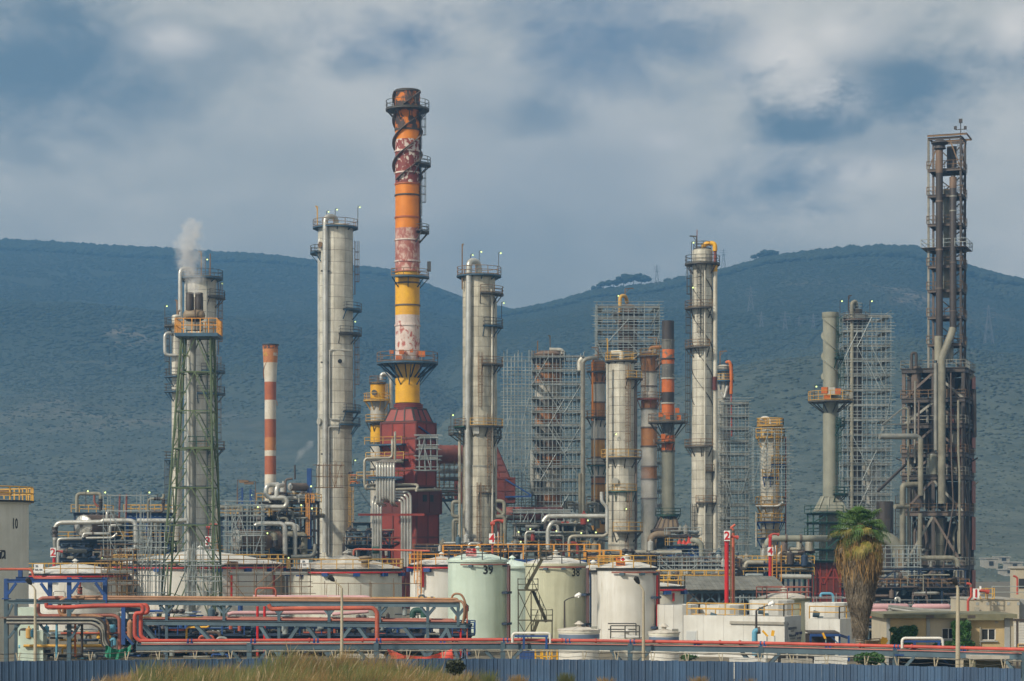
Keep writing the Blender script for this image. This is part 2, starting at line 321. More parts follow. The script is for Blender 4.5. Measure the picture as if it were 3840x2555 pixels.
# ---------------------------------------------------------------- ground, hills, forest, haze
def npmesh(name, v, f, mat, parent=None, loc=(0, 0, 0), smooth=False, **kw):
    me = bpy.data.meshes.new(name); v = np.asarray(v, dtype=np.float32); f = np.asarray(f, dtype=np.int32); k = f.shape[1]
    me.vertices.add(len(v)); me.vertices.foreach_set('co', v.ravel())
    me.loops.add(f.size); me.loops.foreach_set('vertex_index', f.ravel())
    me.polygons.add(len(f)); me.polygons.foreach_set('loop_start', np.arange(0, f.size, k, dtype=np.int32))
    me.update(calc_edges=True)
    if smooth: me.shade_smooth()
    me.materials.append(mat); o = bpy.data.objects.new(name, me); COL.objects.link(o); o.location = loc; ORG[o] = Vector(loc)
    if parent is not None: o.parent = parent; ORG[o] = ORG[parent]
    return props(o, **kw)
def smooth_noise(x, y, s, seed):
    r = np.random.default_rng(seed); t = r.random((64, 64)); x = x / s + 200; y = y / s + 200
    i = np.floor(x).astype(int); j = np.floor(y).astype(int); u = x - i; v = y - j; u = u * u * (3 - 2 * u); v = v * v * (3 - 2 * v)
    q = lambda a, b: t[a % 64, b % 64]
    return q(i, j) * (1 - u) * (1 - v) + q(i + 1, j) * u * (1 - v) + q(i, j + 1) * (1 - u) * v + q(i + 1, j + 1) * u * v - .5
gx = 4500
emit(MB().add([(-gx, -400, 0), (gx, -400, 0), (gx, 6000, 0), (-gx, 6000, 0)], [(0, 1, 2, 3)]), 'ground', X['soil'], kind='structure')

def hill_mat():
    m, q, b = mat_new('wooded_hillside'); pos = q.n('ShaderNodeNewGeometry').outputs['Position']
    n = q.noise(pos, .012, 6, .65); n2 = q.noise(pos, .06, 5, .7, (4, 4, 4)); n3 = q.noise(pos, .0042, 4, .6, (21, 7, 3), (1, 1, 2.5))
    c = q.mix(q.ramp(q.math('ADD', q.math('MULTIPLY', n, .35), q.math('MULTIPLY', q.noise(pos, .22, 3, .7, (8, 8, 8)), .65)), .36, .64), (.016, .028, .017), (.030, .048, .029)); c = q.mix(q.math('MULTIPLY', q.ramp(n2, .5, .75), .6), c, (.05, .06, .036))
    c = q.mix(q.math('MULTIPLY', q.ramp(n3, .57, .70), q.ramp(n2, .40, .62)), c, (.20, .165, .12)); hz_ = q.n('ShaderNodeSeparateXYZ'); q.l(pos, hz_.inputs[0]); lo_ = q.mix(q.ramp(q.math('ADD', q.math('MULTIPLY', q.noise(pos, .035, 6, .68, (5, 1, 7)), .55), q.math('MULTIPLY', q.noise(pos, .16, 4, .7, (2, 6, 1)), .45)), .38, .62), (.048, .066, .054), (.125, .145, .115)); c = q.mix(q.math('MULTIPLY', q.ramp(hz_.outputs[2], 230, 0), .9), c, lo_); q.l(c, b.inputs['Base Color']); b.inputs['Roughness'].default_value = .95; return m  # lower slopes paler and blue-green: dry scrub, plus haze painted into the colour
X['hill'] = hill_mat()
RIDGE_FAR = [(-3500, 980), (-1200, 900), (0, 905), (195, 912), (407, 928), (635, 937), (847, 953), (994, 961), (1173, 978), (1368, 1002), (1466, 1012), (1600, 1070),
             (1645, 1092), (1727, 1120), (1900, 1160), (2100, 1195), (2400, 1260), (2800, 1330), (5000, 1400)]
RIDGE_NEAR = [(900, 2060), (1250, 1790), (1500, 1500), (1700, 1290), (1830, 1185), (1930, 1165), (2020, 1150), (2118, 1126), (2232, 1090), (2411, 1072), (2476, 1064), (2606, 1035), (2737, 1004),
              (2867, 966), (3014, 952), (3258, 936), (3420, 942), (3486, 962), (3650, 1020), (3747, 1043), (3840, 1058), (4300, 1150), (6500, 1300)]
HILLS = []
def hill(name, ridge, D0, D1, seed, x0, x1):
    xs = np.linspace(x0, x1, 260); ts = np.linspace(0, 1.12, 110)
    ry = np.interp(xs, [p[0] for p in ridge], [p[1] for p in ridge]); XX, T = np.meshgrid(xs, ts)
    zr = H + (HY - ry) * D1 / F
    D = D0 + (D1 - D0) * T; px = (XX - CX) / F * D
    up = np.clip(T, 0, 1); s = np.where(T <= 1, .10 * up + .90 * up ** 1.25, 1 - (T - 1) * 8)
    wob = (smooth_noise(px, D, 420, seed) * 75 + smooth_noise(px, D, 170, seed + 1) * 32 + smooth_noise(px, D, 70, seed + 2) * 12) * np.sin(np.pi * np.clip(T, 0, 1)) * np.clip(zr / 260, .2, 1)
    Z = zr[None, :] * s + wob - 1.5; Z[0] = -3
    v = np.stack([px, D, Z], -1).reshape(-1, 3); n = len(xs)
    i = np.arange(len(ts) - 1)[:, None] * n + np.arange(n - 1)[None, :]; i = i.ravel()
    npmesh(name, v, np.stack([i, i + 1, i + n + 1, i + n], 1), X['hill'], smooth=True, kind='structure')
    def z_at(xp, d):
        t = (d - D0) / (D1 - D0); a = (xp - x0) / (x1 - x0) * (n - 1); b = t / 1.12 * (len(ts) - 1)
        a = np.clip(a, 0, n - 1.001); b = np.clip(b, 0, len(ts) - 1.001); i0 = a.astype(int); j0 = b.astype(int); u = a - i0; w = b - j0
        return Z[j0, i0] * (1 - u) * (1 - w) + Z[j0, i0 + 1] * u * (1 - w) + Z[j0 + 1, i0] * (1 - u) * w + Z[j0 + 1, i0 + 1] * u * w
    HILLS.append((z_at, D0, D1)); return z_at
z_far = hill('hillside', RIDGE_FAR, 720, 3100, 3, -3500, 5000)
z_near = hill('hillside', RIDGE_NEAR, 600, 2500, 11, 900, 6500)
def ico():
    t = (1 + 5 ** .5) / 2; v = np.array([(-1, t, 0), (1, t, 0), (-1, -t, 0), (1, -t, 0), (0, -1, t), (0, 1, t), (0, -1, -t), (0, 1, -t), (t, 0, -1), (t, 0, 1), (-t, 0, -1), (-t, 0, 1)], float)
    v /= np.linalg.norm(v[0]); f = np.array([(0, 11, 5), (0, 5, 1), (0, 1, 7), (0, 7, 10), (0, 10, 11), (1, 5, 9), (5, 11, 4), (11, 10, 2), (10, 7, 6), (7, 1, 8), (3, 9, 4), (3, 4, 2), (3, 2, 6), (3, 6, 8), (3, 8, 9), (4, 9, 5), (2, 4, 11), (6, 2, 10), (8, 6, 7), (9, 8, 1)])
    return v, f
def octa():
    return np.array([(1, 0, 0), (-1, 0, 0), (0, 1, 0), (0, -1, 0), (0, 0, 1), (0, 0, -1)], float), np.array([(0, 2, 4), (2, 1, 4), (1, 3, 4), (3, 0, 4), (2, 0, 5), (1, 2, 5), (3, 1, 5), (0, 3, 5)])
def forest_mat():
    m, q, b = mat_new('forest_foliage'); pos = q.n('ShaderNodeNewGeometry').outputs['Position']
    n = q.noise(pos, .05, 3, .7); n2 = q.noise(pos, .006, 4, .6, (9, 1, 1))
    c = q.mix(q.ramp(n, .3, .7), (.016, .030, .015), (.026, .046, .028)); c = q.mix(q.math('MULTIPLY', q.ramp(n2, .5, .7), .5), c, (.052, .062, .036)); hz_ = q.n('ShaderNodeSeparateXYZ'); q.l(pos, hz_.inputs[0]); c = q.mix(q.math('MULTIPLY', q.ramp(hz_.outputs[2], 230, 0), .85), c, q.mix(q.ramp(q.noise(pos, .09, 4, .7, (1, 9, 4)), .4, .6), (.055, .074, .058), (.115, .14, .112))); q.l(c, b.inputs['Base Color']); b.inputs['Roughness'].default_value = .9; return m  # foliage paler towards the foot: scrub tone with haze put into the colour
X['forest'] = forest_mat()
def forest(z_at, D0, D1, xa, xb, n, seed):
    r = np.random.default_rng(seed); V, Fc = octa(); t = r.random(n) ** .75; t[: n // 10] = .965 + .045 * r.random(n // 10)
    t = np.where(t > .01, t, .01); d = D0 + (D1 - D0) * t; xp = xa + (xb - xa) * r.random(n); x = (xp - CX) / F * d; z = z_at(xp, d)
    bare = smooth_noise(x, d, 150, seed + 5) + smooth_noise(x, d, 45, seed + 6) * .6 < -.46; keep = (~bare & (r.random(n) < np.clip(t * 2, .55, 1))) | (t > .9); x, d, z = x[keep], d[keep], z[keep]; n = len(x)
    s = (1.2 + 2.0 * r.random(n) ** 2 + .8 * (smooth_noise(x, d, 120, seed + 8) + .3)) * np.where(t[keep] > .96, 2.0, 1) * np.clip(d / 2300, .34, 1) * (.75 + .9 * np.clip(smooth_noise(x, d, 240, seed + 9) + smooth_noise(x, d, 90, seed + 12) * .6 + .2, -.2, .7)); sx = s[:, None, None] * (V[None] * np.array([1.3, 1.3, .62]) * (1 + .35 * (r.random((n, 6, 1)) - .5)))
    v = sx + np.stack([x, d, z + s * np.where(t[keep] > .96, .5, .02)], 1)[:, None, :]
    f = Fc[None] + (np.arange(n) * 6)[:, None, None]
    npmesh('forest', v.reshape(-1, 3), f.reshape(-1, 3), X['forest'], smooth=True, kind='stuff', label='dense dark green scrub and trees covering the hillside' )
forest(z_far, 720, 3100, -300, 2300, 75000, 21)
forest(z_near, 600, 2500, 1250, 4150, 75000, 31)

def skyline_pine(x, y, h, w, label):
    h *= .68; y += 8
    D = 2490; p = W(x, y, D); t = thing('pine_tree', label, 'tree', p - Vector((0, 0, 3)), 'pines on the right skyline')
    m = MB(); m.path([p - Vector((0, 0, 3)), p + Vector((.3, 0, h * .5)), p + Vector((0, 0, h * .8))], [.55, .4, .2], 6); emit(m, 'trunk', X['rustmid'], t)
    V, Fc = ico(); vs = []; fs = []
    for k in range(26):
        a = random.random() * 6.28; rr = w * .5 * random.random() ** .5; s = (1.2 + random.random() * 1.6) * w / 14
        c = np.array([p.x + rr * math.cos(a), p.y + rr * math.sin(a) * .8, p.z + h * (.6 + .4 * random.random() * (1 - (rr / w) ** 2))]); vs.append(V * s * (1 + .4 * (rng.random((12, 1)) - .5)) * [1.1, 1.1, .7] + c); fs.append(Fc + 12 * k)
    npmesh('crown', np.concatenate(vs) - np.array(ORG[t]), np.concatenate(fs), X['forest'], t)
PINES = [(2236, 1087, 9, 12, 'small round pine at the left end of the hilltop pine row'), (2262, 1080, 13, 14, 'second pine of the hilltop row, beside its left end'), (2300, 1078, 15, 18, 'wide pine left of the middle of the hilltop row'),
         (2338, 1072, 18, 20, 'tall dense pine in the middle of the hilltop row'), (2375, 1068, 22, 22, 'tallest broad pine of the hilltop row'), (2405, 1070, 20, 20, 'rounded pine closing the right end of the hilltop row'),
         (2502, 1060, 11, 8, 'thin umbrella pine just right of the skyline pylon'), (2544, 1058, 13, 13, 'umbrella pine standing alone on the skyline beside the tall column'), (2640, 1020, 12, 13, 'pine right of the tall slim column top'),
         (2852, 975, 14, 18, 'pine on the step of the right ridge'), (2880, 965, 14, 20, 'broad pine at the crest left of the right summit')]
for q in PINES: skyline_pine(*q)

X['pylon'] = paint('galvanised_pylon', (.17, .18, .19), None, 0, ov=.05)
def pylon(x, y, h, D, label, z_at=None):
    p = W(x, y, D); m = MB(); w = h * .11; r = h * .004 + .07
    lv = [(0, 1), (.3, .72), (.55, .45), (.75, .26), (1, .06)]
    for (a, s0), (b, s1) in zip(lv[:-1], lv[1:]):
        for i in range(4):
            sx, sy = ((-1, -1), (1, -1), (1, 1), (-1, 1))[i]; tx, ty = ((-1, -1), (1, -1), (1, 1), (-1, 1))[(i + 1) % 4]
            P = lambda ux, uy, s, z: p + Vector((ux * w * s, uy * w * s, h * z)); m.bar(P(sx, sy, s0, a), P(sx, sy, s1, b), r * 2); m.bar(P(sx, sy, s0, a), P(tx, ty, s1, b), r * 1.2); m.bar(P(tx, ty, s0, a), P(sx, sy, s1, b), r * 1.2)
    for z, l in ((.68, .17), (.8, .2), (.91, .15)): m.bar(p + Vector((-h * l, 0, h * z)), p + Vector((h * l, 0, h * z)), r * 2.2)
    emit(m, 'power_pylon', X['pylon'], None, label, 'power pylon', 'lattice power pylons on the hills', smooth=False)
PY = [(2463, 1068, 22, 2450, 'slim lattice pylon on the skyline between the scaffold top and the slim column'), (2577, 1052, 20, 2430, 'lattice pylon on the skyline hard against the slim column'), (2713, 1004, 21, 2430, 'lattice pylon rising over the ridge right of the slim column'),
      (2815, 1180, 26, 2000, 'pale pylon on the slope right of the slim column'), (2855, 1255, 20, 1900, 'short pale pylon below and right of the first slope pylon'), (2944, 1268, 23, 1880, 'pale pylon in the middle of the slope row'), (2997, 1268, 19, 1900, 'small pale pylon next to the middle of the slope row'),
      (3050, 1268, 21, 1880, 'pale pylon right before the grey chimney'), (3707, 1290, 33, 1850, 'tall pale pylon on the slope right of the dark tower')]
for q in PY: pylon(*q)
def far_house(x, y, w, h, D, label, mt):
    p = W(x, y, D); b = thing('far_house', label, 'house', p, 'houses on the right hillside'); emit(MB().box(p + Vector((0, 5, h / 2 - 1)), (w, 9, h + 2)), 'wall', mt, b, smooth=False); emit(MB().box(p + Vector((0, 5, h + .15)), (w + .6, 9.6, .3)), 'roof', X['concrete'], b, smooth=False)
    for i in range(max(1, int(w / 3))):
        for k in range(max(1, int(h / 3))): emit(MB().box(p + Vector((-w / 2 + 1.5 + i * 3, .45, 1.6 + k * 3)), (1.3, .2, 1.3)), 'window', X['glass'], b, smooth=False)
for x, D, w, h, lb in ((3722, 665, 3.6, 3, 'pale far house nearest the dark tower'), (3768, 690, 3.4, 2, 'low far house higher up the right hill'), (3812, 655, 3.8, 2.6, 'pale far house toward the frame edge'), (3790, 635, 3.4, 1.8, 'lowest flat far house on the right hill')):
    z = float(z_near(np.array([x]), np.array([D]))[0]); far_house(x, HY - (z - H) / D * F, w, h, D, lb, X['concrete'])
hz = MB().box((0, 1660, 237), (5200, 3520, 476))
m = bpy.data.materials.new('haze_air'); m.use_nodes = True; m.node_tree.nodes.clear(); q = G(m.node_tree); o = q.n('ShaderNodeOutputMaterial'); v = q.n('ShaderNodeVolumePrincipled')
v.inputs['Color'].default_value = (.215, .485, .84, 1); v.inputs['Density'].default_value = .00041; v.inputs['Anisotropy'].default_value = .55; q.l(v.outputs[0], o.inputs['Volume'])
m.cycles.homogeneous_volume = True if hasattr(m, 'cycles') and hasattr(m.cycles, 'homogeneous_volume') else True
emit(hz, 'haze', m, kind='stuff', smooth=False)
# ---------------------------------------------------------------- builders for plant parts
V3 = Vector
class Tow:                                  # an upright round thing: its axis, scale and root
    def __init__(s, name, label, cat, x, D, group=None):
        s.D = D; s.m = D / F; p = W(x, HY, D); s.c = V3((p.x, D, 0)); s.t = thing(name, label, cat, s.c, group); s.x = x
    def z(s, y): return H + (HY - y) * s.m
    def at(s, a, r, z): return V3((s.c.x + r * math.cos(R(a)), s.c.y + r * math.sin(R(a)), z))
    def px(s, x): return (x - CX) * s.m
ARC = {}
def arc_panel(r, h, ang, seg=3, th=.05, gap=.03):
    k = (round(r, 2), round(h, 2), round(ang, 1), gap)
    if k in ARC: return ARC[k]
    m = MB(); g0 = .6 * gap / r; a0, a1 = -R(ang) / 2 + g0, R(ang) / 2 - g0; vs = []
    for rr in (r - th, r):
        for z in (gap, h - gap):
            for i in range(seg + 1): a = a0 + (a1 - a0) * i / seg; vs.append((rr * math.cos(a), rr * math.sin(a), z))
    n = seg + 1; fs = [(2 * n + i, 2 * n + i + 1, 3 * n + i + 1, 3 * n + i) for i in range(seg)]
    fs += [(i, i + 1, 2 * n + i + 1, 2 * n + i) for i in range(seg)] + [(3 * n + i, 3 * n + i + 1, n + i + 1, n + i) for i in range(seg)]
    fs += [(0, 2 * n, 3 * n, n), (seg, n + seg, 3 * n + seg, 2 * n + seg)]
    m.add(vs, fs); ARC[k] = m; return m
PANEL = {}
def clad(T, secs, rowpx, npan, mat, core=True, name='cladding_panel'):
    """secs: (y top, y bottom, radius px, [material key]); individual sheet panels round a dark core"""
    for y0, y1, rp, *mm in secs:
        mk = mm[0] if mm else mat; r = rp * T.m; z0, z1 = T.z(y1), T.z(y0); nr = max(1, round((z1 - z0) / (rowpx * T.m))); h = (z1 - z0) / nr
        if core: emit(MB().lathe((T.c.x, T.c.y, 0), [(.01, z0), (r - .045, z0), (r - .045, z1), (.01, z1)], 32), 'core_shell', X['core'], T.t)
        k = (round(r, 2), round(h, 2), npan, mk)
        if k not in PANEL: PANEL[k] = arc_panel(r, h, 360 / npan).mesh(name, (0, 0, 0), True); PANEL[k].materials.append(X[mk])
        for i in range(nr):
            off = (i % 2) * .5 * 0 + random.uniform(-.02, .02)
            for j in range(npan): place(PANEL[k], name, T.t, (T.c.x, T.c.y, z0 + i * h), 2 * math.pi * (j + off) / npan + random.uniform(-.002, .002))
def dome(T, y, rp, mat, rise=.5, name='top_head'):
    r = rp * T.m; z = T.z(y)
    emit(MB().lathe((T.c.x, T.c.y, z), [(r * math.cos(a * math.pi / 12), r * rise * math.sin(a * math.pi / 12)) for a in range(7)], 28), name, X[mat], T.t)
def shells(T, secs, ring=None, ringmat='raildk'):
    """painted shell sections (y0, y1, r0 px, r1 px, material) and ring flanges at rows y"""
    rr = lambda y: next((s[2] + (s[3] - s[2]) * (y - s[0]) / (s[1] - s[0]) for s in secs if s[0] <= y <= s[1]), secs[-1][3]) * T.m
    for y0, y1, r0, r1, mk in secs: emit(MB().lathe((T.c.x, T.c.y, 0), [(r1 * T.m, T.z(y1)), (r0 * T.m, T.z(y0))], 40), 'shell_section', X[mk], T.t)
    for q in ring or []:
        y, mk = q if isinstance(q, tuple) else (q, ringmat); r = rr(y); z = T.z(y)
        emit(MB().lathe((T.c.x, T.c.y, z), [(r - .02, -.12), (r + .13, -.12), (r + .13, .12), (r - .02, .12)], 36), 'ring_flange', X[mk], T.t)
def helix(T, y0, y1, rp, turns, a0, mat, w=.42, th=.05, name='helical_strake'):
    m = MB(); n = int(abs(turns) * 26); vs = []; fs = []
    for i in range(n + 1):
        f = i / n; a = a0 + 360 * turns * f; z = T.z(y0 + (y1 - y0) * f)
        for r, dz in ((rp * T.m - .02, -th), (rp * T.m + w, -th), (rp * T.m + w, th), (rp * T.m - .02, th)): p = T.at(a, r, z + dz); vs.append(p)
        if i: o = 4 * (i - 1); fs += [(o + k, o + (k + 1) % 4, o + 4 + (k + 1) % 4, o + 4 + k) for k in range(4)]
    fs += [(3, 2, 1, 0), (4 * n, 4 * n + 1, 4 * n + 2, 4 * n + 3)]
    em(m.add(vs, fs), name, X[mat], T.t)
def rail_path(m, pts, posts, h=1.12, r=.045):
    for dz in (h, h * .53): m.path([p + V3((0, 0, dz)) for p in pts], r, 5)
    for p in posts: m.bar(p, p + V3((0, 0, h)), r * 2)
def platform(T, y, rin, rout, a0, a1, deck='deckblue', rail='raildk', brk=True, h=1.15, th=.22, rr=.05, toe=True, bmat=None, blen=1.5, every=2.0):
    ri, ro, z = rin * T.m, rout * T.m, T.z(y); n = max(4, int((a1 - a0) / 10)); full = a1 - a0 >= 359.9
    p = em(MB().lathe((T.c.x, T.c.y, z), [(ri, -th), (ro, -th), (ro, 0), (ri, 0), (ri, -th)], n, a0, a1), 'platform', X[deck], T.t)
    m = MB(); A = [a0 + (a1 - a0) * i / n for i in range(n + 1)]; pts = [T.at(a, ro - .06, z) for a in A]
    if not full: pts = [T.at(a0, ri + .15, z)] + pts + [T.at(a1, ri + .15, z)]
    k = max(3, int(R(a1 - a0) * ro / every)); rail_path(m, pts, [T.at(a0 + (a1 - a0) * i / k, ro - .06, z) for i in range(k + 1)], h, rr)
    if toe: m.path([q + V3((0, 0, .1)) for q in pts], .06, 4)
    em(m, 'railing', X[rail], p)
    if brk:
        nb = max(2, int((a1 - a0) / 40))
        for i in range(nb + (0 if full else 1)):
            a = a0 + (a1 - a0) * i / nb; em(MB().bar(T.at(a, ro - .2, z - th), T.at(a, ri + .02, z - th - blen), .14), 'bracket', X[bmat or deck], p)
    return p
def ladder(T, a, r, y0, y1, mat='railyel', cage=True, w=.5, gap=.35):
    """y0 upper row, y1 lower row, a angle on the shell, r shell radius px"""
    m = MB(); z0, z1 = T.z(y1), T.z(y0); rad = r * T.m + gap; d = V3((math.cos(R(a)), math.sin(R(a)), 0)); s = V3((-d.y, d.x, 0)); c = V3((T.c.x, T.c.y, 0)) + d * rad; U = V3((0, 0, 1))
    for k in (-1, 1): m.bar(c + s * k * w / 2 + U * z0, c + s * k * w / 2 + U * z1, .09)
    for i in range(int((z1 - z0) / .5)): z = z0 + i * .5; m.bar(c - s * w / 2 + U * z, c + s * w / 2 + U * z, .05)
    for i in range(int((z1 - z0) / 4) + 1): z = z0 + i * 4; m.bar(c + U * z, c - d * gap + U * z, .07)
    o = em(m, 'ladder', X[mat], T.t)
    if cage:
        m = MB(); hoop = [(-.38, 0), (-.40, .4), (-.2, .72), (.2, .72), (.40, .4), (.38, 0)]
        for i in range(int((z1 - z0 - 2) / 1.3)): z = z0 + 2.2 + i * 1.3; m.path([c + s * q + d * e + U * z for q, e in hoop], .04, 4)
        for q, e in hoop[1:5]: m.bar(c + s * q + d * e + U * (z0 + 2.2), c + s * q + d * e + U * z1, .055)
        em(m, 'safety_cage', X[mat], o)
def vpipe(T, pts, rp, mat='jacket', seam=1.9, name='vapour_pipe', n=12, bend=None):
    """pts: (x px, y px, depth offset m)"""
    return emit(MB().pipe([W(x, y, T.D) + V3((0, dz, 0)) if False else V3(((x - CX) * T.m, T.D + dz, T.z(y))) for x, y, dz in pts], rp * T.m, n, bend, seam), name, X[mat], T.t)
def lights(T, pts, dz=0, pole=None, mat='raildk'):
    for x, y, *h in pts:
        p = V3(((x - CX) * T.m, T.D + dz, T.z(y))); hh = (h[0] if h else 40) * T.m
        m = MB().bar(p, p - V3((0, 0, hh)), .10); m.bar(p, p + V3((.35, 0, .12)), .08); o = em(m, 'light_pole', X[mat], T.t)
        emit(MB().ball(p + V3((.35, -.05, -.1)), .13, 6, 4), 'bulb', X['lamp'], o)
def davit(T, x, y, h, arm, mat='raildk', dz=0):
    p = V3(((x - CX) * T.m, T.D + dz, T.z(y))); q = p + V3((0, 0, h * T.m)); em(MB().bar(p, q, .2).bar(q, q + V3((arm * T.m, 0, .05)), .18).bar(q - V3((0, 0, .9)), q + V3((arm * T.m * .5, 0, 0)), .1), 'davit', X[mat], T.t)
def manhole(T, a, y, r, rad=.5, mat='raildk'):
    p = T.at(a, r * T.m - .05, T.z(y)); q = T.at(a, r * T.m + .3, T.z(y)); emit(MB().path([p, q], rad, 12).path([q, T.at(a, r * T.m + .42, T.z(y))], rad * 1.25, 12), 'manhole', X[mat], T.t)

def scaffold(label, x0, x1, y0, y1, D, dep, nx, lift, ny=3, mat='galv', rails=2, braces=6, yg=None, group='tube scaffolds round the columns', spread=26, r=.06, seed=1, decks=None, sparse=0, kind_rows=None):
    """tube scaffold between pixel columns x0..x1 and rows y0 (top) .. y1, dep metres deep, centred on distance D"""
    rd = random.Random(seed); m = D / F; c = W((x0 + x1) / 2, HY, D); w = (x1 - x0) * m; z1 = H + (HY - y0) * m; z0 = max(0, H + (HY - y1) * m)
    t = thing('scaffold', label, 'scaffold', V3((c.x, D, z0)), group); X0, X1, Y0, Y1 = c.x - w / 2, c.x + w / 2, D - dep / 2, D + dep / 2
    gx = [X0 + w * i / nx for i in range(nx + 1)]; gy = [Y0 + dep * i / ny for i in range(ny + 1)]
    per = [(x, Y0) for x in gx] + [(x, Y1) for x in gx] + [(X0, y) for y in gy[1:-1]] + [(X1, y) for y in gy[1:-1]]
    inn = 1.15; per += [(x, Y0 + inn) for x in gx[1:-1:2]]
    for x, y in per:
        if rd.random() < sparse: continue
        top = z1 + rd.uniform(-.3, 1) * spread * m; dx = rd.uniform(-.06, .06)
        em(MB().path([(x + dx, y, z0), (x + dx + rd.uniform(-.05, .05), y, top)], r, 5), 'standard', X[mat], t)
    n = max(1, round((z1 - z0) / (lift * m))); L = (z1 - z0) / n; e = .45
    for k in range(n + 1):
        z = z0 + k * L
        for q in range(rails + 1):
            zz = z + q * .55 + rd.uniform(-.05, .05)
            if zz > z1 + 1.2: continue
            for a, b in (((X0, Y0), (X1, Y0)), ((X0, Y1), (X1, Y1)), ((X0, Y0), (X0, Y1)), ((X1, Y0), (X1, Y1))):
                if rd.random() < sparse + (.15 if q else 0) or (q == 2 and a[1] == Y1): continue
                ex, ey = (rd.uniform(.2, e * 2), 0) if a[1] == b[1] else (0, rd.uniform(.2, e))
                em(MB().path([(a[0] - ex, a[1] - ey - .08, zz), (b[0] + ex, b[1] + ey - .08, zz + rd.uniform(-.05, .05))], r * .9, 5), 'ledger', X[mat], t)
        if k and (decks is None or k in decks):
            d = MB(); th = .16; zz = z + .12
            d.box(((X0 + X1) / 2, Y0 + .6, zz), (w - .2, 1.1, th)); d.box(((X0 + X1) / 2, Y1 - .6, zz), (w - .2, 1.1, th))
            d.box((X0 + .6, D, zz + .003), (1.1, dep - 2.5, th)); d.box((X1 - .6, D, zz + .003), (1.1, dep - 2.5, th)); d.box(((X0 + X1) / 2, Y0 + .02, zz + .16), (w - .2, .05, .2))
            em(d, 'deck', X['deckplank'], t)
    for i in range(braces):
        a = rd.randint(0, nx - 1); k = rd.randint(0, max(0, n - 2)); s = rd.choice((-1, 1)); b = min(nx, max(0, a + s * max(1, nx // 3))); kk = min(n, k + 2)
        em(MB().path([(gx[a], Y0 - .15, z0 + k * L), (gx[b], Y0 - .15, z0 + kk * L)], r * 1.05, 5), 'brace', X[mat], t)
    return t

def frame(t, x0, x1, D, dep, levels, nx=3, ny=1, ybase=None, post='navy', pw=.35, deck=(), rail=(), railmat='railyel', brace=(), bmat=None, deckmat='raildk', bh=.45):
    """steel frame under root t: posts, beams at rows `levels` (top first), decks, railings and diagonal braces (level index, bay)"""
    m = D / F; xs = [(x0 + (x1 - x0) * i / nx - CX) * m for i in range(nx + 1)]; ys = [D + dep * i / ny for i in range(ny + 1)]; zs = [H + (HY - y) * m for y in levels]; zb = 0 if ybase is None else H + (HY - ybase) * m
    for x in xs:
        for y in ys: em(MB().beam((x, y, zb), (x, y, zs[0]), pw, pw), 'post', X[post], t)
    for i, z in enumerate(zs):
        for y in ys: em(MB().beam((xs[0] - .2, y - pw / 2 - .02, z - bh / 2), (xs[-1] + .2, y - pw / 2 - .02, z - bh / 2), .22, bh), 'beam', X[post], t)
        for x in xs: em(MB().beam((x, ys[0], z - bh / 2 - .01), (x, ys[-1], z - bh / 2 - .01), .2, bh * .9), 'beam', X[post], t)
        if i in deck:
            d = em(MB().box(((xs[0] + xs[-1]) / 2, (ys[0] + ys[-1]) / 2, z + .06), (xs[-1] - xs[0] + 1, ys[-1] - ys[0] + 1.2, .1)), 'deck', X[deckmat], t)
            if i in rail:
                r = MB(); a, b = xs[0] - .45, xs[-1] + .45; f, k = ys[0] - .55, ys[-1] + .55; U = V3((0, 0, z + .1)); n = max(2, int((b - a) / 1.9))
                rail_path(r, [V3((a, k, 0)) + U, V3((a, f, 0)) + U, V3((b, f, 0)) + U, V3((b, k, 0)) + U, V3((a, k, 0)) + U], [V3((a + (b - a) * j / n, f, 0)) + U for j in range(n + 1)] + [V3((a + (b - a) * j / n, k, 0)) + U for j in range(n + 1)], 1.15, .05); em(r, 'railing', X[railmat], d)
    zz = zs + [zb]
    for lv, bay, *dirn in brace:
        a, b = xs[bay], xs[bay + 1]
        if dirn and dirn[0] < 0: a, b = b, a
        em(MB().bar((a, ys[0] - .05, zz[lv + 1]), (b, ys[0] - .05, zz[lv] - bh), .2), 'brace', X[bmat or post], t)
